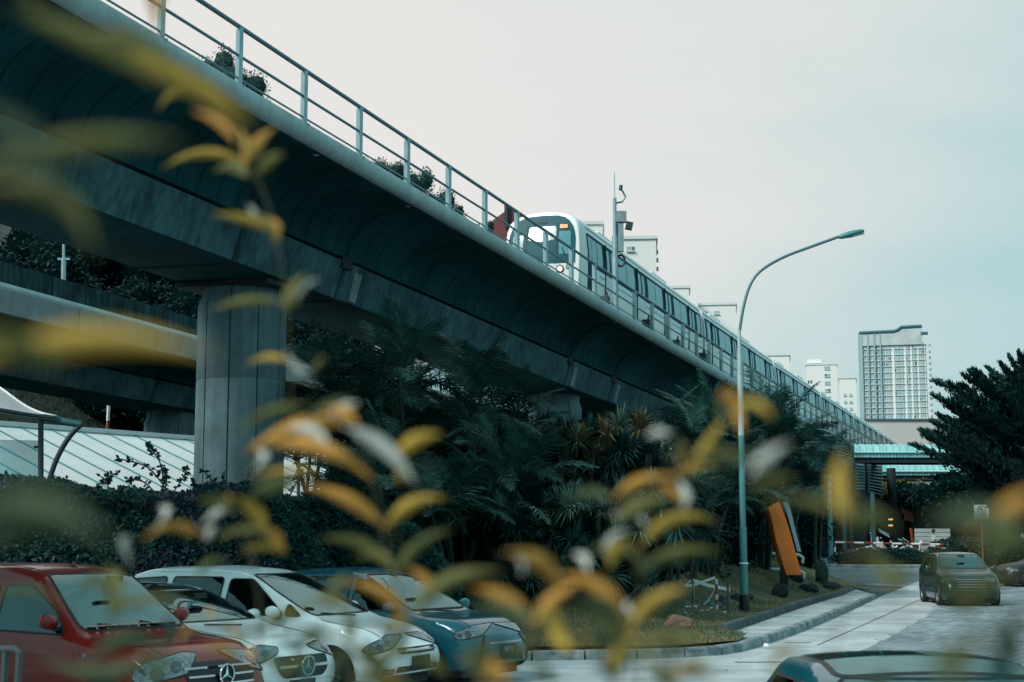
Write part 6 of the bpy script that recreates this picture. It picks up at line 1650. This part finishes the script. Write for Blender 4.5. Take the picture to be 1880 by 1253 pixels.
for i, px in enumerate((1799, 1808)):
    Y = 70; p = Vector((X_at(px, Y), Y, gz(0, Y))); t = empty('bollard', p); tag(t, ('left', 'right')[i] + ' one of two short white bollards below the no parking sign', 'bollard', 'white bollards below the no parking sign')
    h = at(px, 1011, Y).z - p.z; MB().tube([(0, 0, -.02), (0, 0, h)], .09, 12).build('shaft', TW, t, 60); MB().tube([(0, 0, h - .30), (0, 0, h - .15)], .094, 12).build('dark_band', DARKMETAL, t, 60)
# ------------------------------------------------------------------ walking person
YW = 91; c0 = Vector((X_at(1714, YW), YW, gz(0, YW))); t = empty('person', c0); tag(t, 'person in pale top and dark trousers walking right before the boarded wall', 'person')
def skin_body(pts, edges, rad, name, m, parent, lv=2):
    me = bpy.data.meshes.new(name); me.from_pydata(pts, edges, []); o = bpy.data.objects.new(name, me); COL.objects.link(o)
    md = o.modifiers.new('s', 'SKIN'); 
    for i, r in enumerate(rad): me.skin_vertices[0].data[i].radius = (r, r)
    me.skin_vertices[0].data[0].use_root = True
    sb = o.modifiers.new('d', 'SUBSURF'); sb.levels = lv; sb.render_levels = lv
    bpy.context.view_layer.update(); m2 = bpy.data.meshes.new_from_object(o.evaluated_get(bpy.context.evaluated_depsgraph_get())); bpy.data.objects.remove(o)
    m2.materials.clear(); m2.materials.append(m); m2.shade_smooth(); return link_mesh(name, m2, parent)
SKIN = mat('skin', (.22, .12, .085), .6)
pts = [(0, 0, .92), (0, 0, 1.12), (.01, 0, 1.34), (.02, 0, 1.43), (.03, 0, 1.50), (.035, 0, 1.60), (.0, .09, .88), (.16, .09, .50), (.12, .09, .08), (.24, .09, .03), (0, -.09, .88), (-.08, -.09, .48), (-.26, -.09, .14), (-.16, -.09, .05),
       (.01, .17, 1.36), (-.06, .20, 1.10), (.06, .20, .88), (.10, .20, .80), (.01, -.17, 1.36), (.04, -.20, 1.10), (.24, -.20, 1.02), (.31, -.20, 1.02)]
edg = [(0, 1), (1, 2), (2, 3), (3, 4), (4, 5), (0, 6), (6, 7), (7, 8), (8, 9), (0, 10), (10, 11), (11, 12), (12, 13), (2, 14), (14, 15), (15, 16), (16, 17), (2, 18), (18, 19), (19, 20), (20, 21)]
rad = [.13, .12, .13, .055, .07, .09, .09, .065, .045, .035, .09, .065, .045, .035, .055, .042, .034, .036, .055, .042, .034, .036]
body = skin_body(pts, edg, rad, 'body', SKIN, t)
skin_body([pts[i] for i in (0, 6, 7, 8, 10, 11, 12)], [(0, 1), (1, 2), (2, 3), (0, 4), (4, 5), (5, 6)], [.15, .105, .08, .06, .105, .08, .06], 'trousers', mat('dark_cloth', (.012, .02, .025), .9), t)
skin_body([pts[i] for i in (0, 1, 2, 14, 15, 18, 19)] , [(0, 1), (1, 2), (2, 3), (3, 4), (2, 5), (5, 6)], [.15, .14, .15, .07, .06, .07, .06], 'shirt', mat('pale_cloth', (.50, .60, .60), .9), t)
b = MB(); blob(b, (.01, 0, 1.635), (.115, .10, .115), 2, .1, 16); b.build('hair', mat('black_hair', (.006, .007, .008), .7), t, 0)
MB().box((.02, -.09, .03), (.24, .09, .06)).build('shoe', BLACK, t); MB().box((.33, -.20, .86), (.20, .08, .26)).build('carried_bag', mat('pale_bag', (.35, .42, .42), .8), t)
RACKM = mat('rack_grey', (.05, .07, .075), .6)
# metal rack at the lower left corner
Y = 9.5; c0 = Vector((X_at(12, Y), Y, 0)); t = empty('metal_rack', c0); tag(t, 'grey metal rack end standing at the lower left before the red van', 'rack')
for px in (-22, 10, 36): MB().tube([at(px, 1197, Y) - c0, Vector((X_at(px, Y) - c0.x, 0, 0))], .022, 8).build('upright', RACKM, t, 60)
MB().tube([at(-60, 1192, Y) - c0, at(26, 1192, Y) - c0, at(38, 1202, Y) - c0], .022, 8).build('top_bar', RACKM, t, 60)
# white fallen cup on the apron
p = ground(1412, 1190, .02); b = MB().lathe([(0, 0), (.035, 0), (.045, .11), (.040, .11), (.03, .01)], 14, (0, 0, 0), 'Y'); o = b.build('paper_cup', TW, None, 40, (p.x, p.y, p.z + .04)); tag(o, 'small white cup lying by the curve of the kerb', 'cup'); o.rotation_euler = (0, 0, .6)
# ------------------------------------------------------------------ blurred twigs close to the camera
def leaf_mat(name, c, tr=.35): return mat(name, c, .55, .22, 30, trans=tr, spec=.3, objvar=0)
LM_ = dict(y=leaf_mat('leaf_yellow', (.46, .30, .05)), o=leaf_mat('leaf_orange', (.60, .30, .06)), g=leaf_mat('leaf_green', (.155, .15, .045)), d=leaf_mat('leaf_deep_green', (.07, .10, .05)), c=leaf_mat('leaf_cream', (.66, .66, .60)), k=leaf_mat('leaf_bluegreen', (.03, .11, .10)))
TWIG = mat('twig', (.10, .09, .045), .8, .3, 20)
def near_leaf(parent, o0, x1, y1, x2, y2, w, D, kind, bow=.16, seed=0):
    rng = random.Random(int(x1 * 7 + y1 * 3 + seed)); bow *= rng.uniform(.55, 1.15); w *= rng.uniform(.85, 1.12); A = at(x1, y1, D) - o0; B_ = at(x2, y2, D * (1 + rng.uniform(-.05, .05))) - o0; d = B_ - A; L = d.length
    up = Vector((0, 0, 1)); nrm = Vector((-d.z, 0, d.x)).normalized()
    if nrm.z < 0: nrm = -nrm
    W = w * D / FPX; Wd = W * .62; n = 10; rows = []
    dep = Vector((rng.uniform(-.12, .12), 1, 0)).normalized()
    for i in range(n + 1):
        t = i / n; c = A + d * t + nrm * (L * bow * 4 * t * (1 - t)); f = math.sin(math.pi * t ** .72) ** 1.05 if 0 < t < 1 else 0.01
        if i == 0: f = .05
        e = (nrm * .62 + dep * .78); e2 = (nrm * .78 - dep * .62)
        rows.append([c + e * Wd * f * .95, c + e * Wd * f * .5 - nrm * W * .02, c - nrm * W * .06 * f, c - e2 * Wd * f * .45, c - e2 * Wd * f * .80])
    b = MB(); vs = [p for r_ in rows for p in r_]; fs = [(i * 5 + j, i * 5 + j + 1, (i + 1) * 5 + j + 1, (i + 1) * 5 + j) for i in range(n) for j in range(4)]
    b.add(vs, fs)
    b.tube([A, A - d * .06 - nrm * L * .03], .0011 * max(1, D), 4)
    b.build('leaf', LM_[kind], parent, 0)
def twig(label, D, stems, lv):
    x0, y0 = stems[0][0]; o0 = at(x0, y0, D); t = empty('leafy_twig', o0); tag(t, label, 'twig', 'blurred leafy twigs hanging close before the view')
    for s in stems:
        P = catmull([at(x, y, D) - o0 for x, y in s], 5); k = len(P); MB().tube(P, [.0009 * D ** .5 * (1.1 - .6 * i / k) for i in range(k)], 6).build('stem', TWIG, t, 60)
    rg = random.Random(int(D * 1000) + len(lv)); ex = []
    for i, l in enumerate(lv):
        if i % 6 == 1 and l[5] in 'yog' and D > .9:
            x, y = l[0] + rg.uniform(-6, 6), l[1] + rg.uniform(4, 26); q = -1 if l[2] > l[0] else 1; n_ = math.hypot(l[2] - l[0], l[3] - l[1]) * rg.uniform(.55, .9)
            ex.append((x, y, x + q * n_, y - n_ * rg.uniform(-.15, .55), l[4] * .9, rg.choice('ggd'), D * .93, rg.uniform(.06, .2)))
    lv = list(lv) + ex
    for l in lv:
        near_leaf(t, o0, *l[:4], l[4] * (.62 if l[5] == 'c' else .74), l[6] if len(l) > 6 else D, l[5], l[7] if len(l) > 7 else .14)
twig('huge soft olive leaves hanging at the left edge by the girder', .60, [[(-60, 200), (-50, 330), (-45, 650), (-60, 1000)]],
     [(-45, 320, 345, 262, 110, 'g'), (-40, 345, 175, 478, 85, 'g', .62, .22), (-45, 660, 395, 655, 115, 'y', .60, .10), (-60, 610, 120, 690, 90, 'g', .55), (-60, 930, 215, 1010, 120, 'd', .52, .16), (-60, 1010, 130, 980, 90, 'd', .52), (-40, 200, 90, 330, 90, 'd', .5)])
twig('blurred yellow leaves crossing the girder at the upper left', .85, [[(20, -40), (120, 60), (330, 160), (480, 280)]],
     [(40, 20, 300, 160, 85, 'g', .72, .06), (230, 95, 470, 235, 95, 'y', .95, .05), (60, -20, 88, 60, 60, 'g', .62), (150, 60, 330, 130, 70, 'g', .8), (262, -60, 292, 66, 34, 'o', 1.1, .02), (300, -50, 276, 30, 30, 'o', 1.1, .04), (372, 178, 288, 208, 30, 'y', 1.5, .3), (430, 255, 350, 205, 34, 'o', 1.2)])
twig('yellow crescent leaf and orange tip leaf in front of the girder above the pier', 1.7, [[(440, 240), (448, 296), (478, 340), (508, 425), (516, 480), (526, 560), (532, 660), (536, 780)]],
     [(446, 296, 296, 311, 34, 'y', 1.7, .17), (449, 300, 508, 232, 52, 'o', 1.5, .10), (446, 290, 430, 228, 26, 'y', 1.5), (470, 318, 522, 282, 44, 'g', 1.4), (508, 428, 384, 394, 36, 'y', 1.6, .08), (500, 430, 440, 400, 30, 'g', 1.5), (505, 440, 478, 400, 30, 'o', 1.5), (462, 400, 452, 374, 26, 'c', 1.6), (520, 556, 380, 574, 36, 'g', 1.6, .16), (524, 568, 562, 500, 60, 'g', 1.5, .10), (545, 545, 588, 512, 26, 'c', 1.5), (526, 662, 450, 672, 28, 'y', 1.6, .12), (528, 650, 582, 676, 28, 'c', 1.5, -.10), (575, 680, 602, 652, 18, 'g', 1.5)])
twig('bright orange and cream leaf cluster right of the big pier', 1.45, [[(742, 1300), (738, 1130), (720, 1040), (700, 955), (690, 900), (660, 800), (640, 770)], [(738, 1130), (752, 1040), (712, 960)]],
     [(640, 772, 448, 838, 58, 'o', 1.35, .16), (560, 745, 428, 796, 34, 'g', 1.3, .12), (600, 780, 662, 742, 34, 'c', 1.4), (655, 778, 590, 752, 40, 'o', 1.3), (480, 815, 690, 888, 62, 'o', 1.4, .12), (640, 785, 764, 893, 74, 'c', 1.3, .16), (600, 812, 520, 790, 40, 'c', 1.3), (722, 838, 812, 797, 48, 'y', 1.35, .08), (575, 865, 455, 880, 24, 'y', 1.4, .12), (735, 885, 720, 830, 32, 'y', 1.4),
      (702, 962, 548, 892, 46, 'o', 1.45, .14), (706, 970, 824, 915, 44, 'y', 1.45, .14), (722, 1046, 582, 990, 42, 'g', 1.45, .16), (728, 1052, 838, 972, 42, 'g', 1.4, .14), (746, 1132, 624, 1070, 46, 'o', 1.35, .18), (800, 1096, 744, 1042, 40, 'o', 1.4, .14), (752, 1130, 930, 1050, 52, 'g', 1.25, .18), (640, 1060, 600, 1100, 40, 'g', 1.3)])
twig('olive and orange leaf pairs hanging in front of the flowering hedge', 1.55, [[(470, 1300), (476, 1100), (450, 960), (470, 900), (520, 870)]],
     [(470, 905, 560, 892, 50, 'g', 1.5), (440, 915, 492, 988, 46, 'y', 1.5, .08), (376, 986, 256, 996, 30, 'o', 1.5, .16), (350, 985, 300, 968, 22, 'y', 1.5), (376, 990, 398, 968, 30, 'c', 1.5), (374, 960, 436, 930, 28, 'c', 1.5, .06), (290, 965, 288, 934, 32, 'c', 1.45), (236, 1030, 240, 988, 46, 'c', 1.4), (486, 970, 522, 1014, 34, 'o', 1.5, .14), (400, 990, 505, 988, 26, 'g', 1.5, .10), (520, 1012, 440, 1016, 26, 'y', 1.5, .12), (360, 1062, 430, 1032, 30, 'g', 1.5, .14), (410, 935, 412, 910, 20, 'o', 1.5), (466, 862, 468, 826, 36, 'c', 1.4)])
twig('dark olive leaves arching over the red van', 1.25, [[(212, 1300), (206, 1180), (208, 1110)], [(300, 1300), (308, 1180), (320, 1100)]],
     [(206, 1116, 126, 1108, 48, 'd', 1.2, .30), (200, 1108, 196, 1040, 60, 'g', 1.2), (214, 1118, 345, 1098, 26, 'g', 1.3, .08), (206, 1122, 160, 1048, 44, 'g', 1.25), (-20, 1100, 120, 1122, 32, 'd', 1.2, .12), (300, 1185, 150, 1240, 60, 'd', 1.15, .20), (304, 1190, 60, 1196, 60, 'd', 1.1, -.16), (312, 1180, 300, 1125, 34, 'k', 1.3), (330, 1180, 372, 1160, 24, 'o', 1.4), (380, 1185, 440, 1220, 30, 'o', 1.4, .14), (452, 1225, 448, 1190, 22, 'o', 1.4), (265, 1260, 285, 1205, 40, 'd', 1.2), (384, 1140, 378, 1120, 16, 'o', 1.5)])
twig('green and olive leaves dangling over the white cars', 1.4, [[(560, 1300), (580, 1180), (600, 1110)], [(640, 1300), (645, 1190), (640, 1120)]],
     [(560, 1120, 462, 1168, 36, 'g', 1.4, .12), (436, 1172, 415, 1148, 24, 'o', 1.4), (640, 1130, 636, 1185, 40, 'd', 1.35, .05), (640, 1120, 560, 1108, 30, 'g', 1.4, .1), (540, 1195, 620, 1180, 44, 'd', 1.3, .2), (640, 1190, 610, 1262, 56, 'd', 1.25), (650, 1200, 700, 1262, 50, 'g', 1.2, .2), (700, 1262, 650, 1170, 40, 'g', 1.2), (725, 1195, 780, 1150, 40, 'd', 1.35), (560, 1196, 500, 1180, 28, 'k', 1.4), (420, 1145, 402, 1160, 20, 'g', 1.45), (820, 1238, 740, 1205, 40, 'g', 1.3), (560, 1262, 600, 1200, 38, 'k', 1.3)])
twig('orange leaf pair spreading in the middle of the lawn view', 1.2, [[(975, 1300), (985, 1200), (972, 1150), (1010, 1070)], [(1160, 1300), (1155, 1200), (1145, 1150)]],
     [(974, 1155, 862, 1078, 58, 'o', 1.15, .14), (980, 1150, 1080, 1062, 54, 'o', 1.15, .10), (1152, 1165, 1010, 1058, 62, 'o', 1.1, .20), (1030, 1078, 918, 1016, 52, 'o', 1.2, .14), (960, 1050, 926, 1012, 30, 'c', 1.25), (1150, 1170, 1030, 1102, 60, 'd', 1.1, .14), (1158, 1155, 1270, 1078, 48, 'y', 1.2, .16), (1160, 1205, 1310, 1176, 50, 'g', 1.1, .14), (1150, 1210, 1060, 1110, 50, 'g', 1.0), (1010, 1150, 1060, 1200, 46, 'y', 1.1, -.06), (1060, 1160, 1080, 1205, 30, 'y', 1.1), (990, 1190, 940, 1230, 40, 'g', 1.15), (930, 1258, 838, 1220, 48, 'o', 1.15, .18), (930, 1200, 900, 1160, 34, 'k', 1.2), (1130, 1258, 1100, 1190, 48, 'y', 1.1), (1165, 1130, 1160, 1100, 26, 'c', 1.3), (990, 1120, 1040, 1170, 44, 'y', 1.0)])
twig('yellow and cream leaf spray hanging between the dracaenas and the lamp', 1.4, [[(1170, 1300), (1175, 1150), (1180, 1000), (1200, 900), (1260, 850), (1320, 770), (1345, 715)]],
     [(1178, 1002, 1322, 960, 46, 'y', 1.4, .16), (1130, 912, 1250, 876, 40, 'o', 1.35, .12), (1235, 876, 1330, 858, 24, 'o', 1.4, .08), (1134, 955, 1232, 912, 72, 'g', 1.25, .06), (1130, 945, 1190, 970, 22, 'c', 1.4), (1268, 866, 1340, 760, 30, 'y', 1.2, .02), (1342, 715, 1362, 800, 44, 'o', 1.15, .06), (1325, 740, 1352, 716, 34, 'o', 1.15), (1352, 735, 1418, 772, 34, 'y', 1.1, .12), (1190, 800, 1236, 798, 34, 'c', 1.3), (1230, 850, 1238, 800, 34, 'g', 1.25), (1264, 845, 1420, 862, 34, 'g', 1.1, .12), (1250, 850, 1268, 818, 22, 'o', 1.3),
      (1172, 1030, 1078, 1016, 34, 'g', 1.35, .2), (1078, 1044, 1050, 1018, 34, 'c', 1.3), (1110, 1012, 1160, 975, 26, 'c', 1.35), (1120, 1040, 1165, 990, 40, 'y', 1.35), (1190, 1030, 1330, 1016, 30, 'g', 1.3, .08), (1258, 930, 1244, 878, 40, 'c', 1.35), (1180, 1050, 1270, 1040, 28, 'd', 1.3, .18), (1210, 890, 1262, 930, 36, 'o', 1.3)])
twig('soft olive leaves and a pale one in front of the palms right of the lamp', .95, [[(1500, 1300), (1560, 1050), (1545, 950), (1540, 880)]],
     [(1545, 945, 1390, 926, 36, 'g', .95, .10), (1556, 950, 1545, 828, 72, 'y', .88, .03), (1380, 868, 1452, 812, 56, 'c', .95, .08), (1390, 850, 1330, 862, 36, 'g', .95), (1450, 880, 1370, 905, 30, 'g', .95)])
twig('large blurred olive leaves hanging before the dark green car', .80, [[(1790, 1300), (1780, 1180), (1775, 1110), (1740, 1000)], [(1640, 1060), (1650, 1110), (1700, 1210), (1730, 1300)]],
     [(1772, 1122, 1692, 990, 66, 'g', .80, .04), (1780, 1118, 1890, 1040, 66, 'g', .74, .12), (1885, 975, 1690, 965, 110, 'd', .62, .10), (1900, 900, 1770, 990, 60, 'o', .72, -.06), (1900, 1000, 1790, 1050, 60, 'g', .7), (1640, 1082, 1600, 1035, 48, 'g', .95), (1640, 1084, 1680, 1042, 40, 'g', .95), (1640, 1050, 1560, 1020, 34, 'g', .9), (1870, 940, 1895, 900, 44, 'c', .75), (1740, 1262, 1745, 1190, 70, 'k', .8), (1830, 1262, 1880, 1190, 80, 'k', .7)])
twig('small yellow leaf tip before the kerb bend at the bottom', 1.25, [[(1440, 1320), (1430, 1250), (1424, 1210)]],
     [(1424, 1212, 1470, 1192, 34, 'y', 1.2, .12), (1420, 1215, 1434, 1182, 30, 'y', 1.2), (1430, 1200, 1495, 1222, 30, 'c', 1.1, .12)])

twig('row of dark olive leaves rising along the bottom edge right of the parked cars', 1.05, [[(1230, 1330), (1240, 1262), (1236, 1210)], [(1120, 1330), (1128, 1230)], [(880, 1330), (884, 1225)]],
     [(1240, 1262, 1170, 1205, 44, 'g'), (1238, 1250, 1305, 1215, 40, 'y'), (1128, 1240, 1180, 1196, 40, 'g'), (1128, 1246, 1078, 1222, 34, 'd'), (884, 1240, 930, 1186, 40, 'g'), (884, 1248, 836, 1190, 36, 'd'), (1600, 1290, 1640, 1240, 40, 'd'), (1010, 1262, 975, 1215, 36, 'g'), (1236, 1225, 1200, 1150, 34, 'g'), (1122, 1222, 1178, 1168, 34, 'y'), (880, 1230, 905, 1160, 34, 'g'), (884, 1250, 950, 1232, 34, 'o'), (1240, 1240, 1330, 1248, 36, 'g')])
twig('thin olive leaves standing up before the bumpers of the white cars', 1.3, [[(690, 1330), (700, 1240), (712, 1170)], [(520, 1330), (524, 1240)]],
     [(700, 1240, 640, 1196, 40, 'g'), (702, 1236, 770, 1196, 40, 'g'), (712, 1180, 760, 1140, 34, 'y'), (710, 1184, 668, 1150, 32, 'd'), (524, 1246, 470, 1214, 36, 'd'), (524, 1244, 578, 1216, 36, 'g'), (700, 1262, 742, 1234, 34, 'o')])
twig('very soft dark leaves at the lower right corner over the nearest car', .62, [[(1880, 1330), (1870, 1230), (1840, 1120)], [(1760, 1330), (1752, 1240)]],
     [(1760, 1270, 1745, 1175, 70, 'd'), (1850, 1180, 1905, 1110, 70, 'd'), (1865, 1260, 1800, 1215, 70, 'k'), (1880, 1200, 1840, 1130, 60, 'd'), (1752, 1250, 1690, 1190, 60, 'd'), (1756, 1240, 1815, 1150, 60, 'g'), (1870, 1230, 1790, 1160, 64, 'd')])
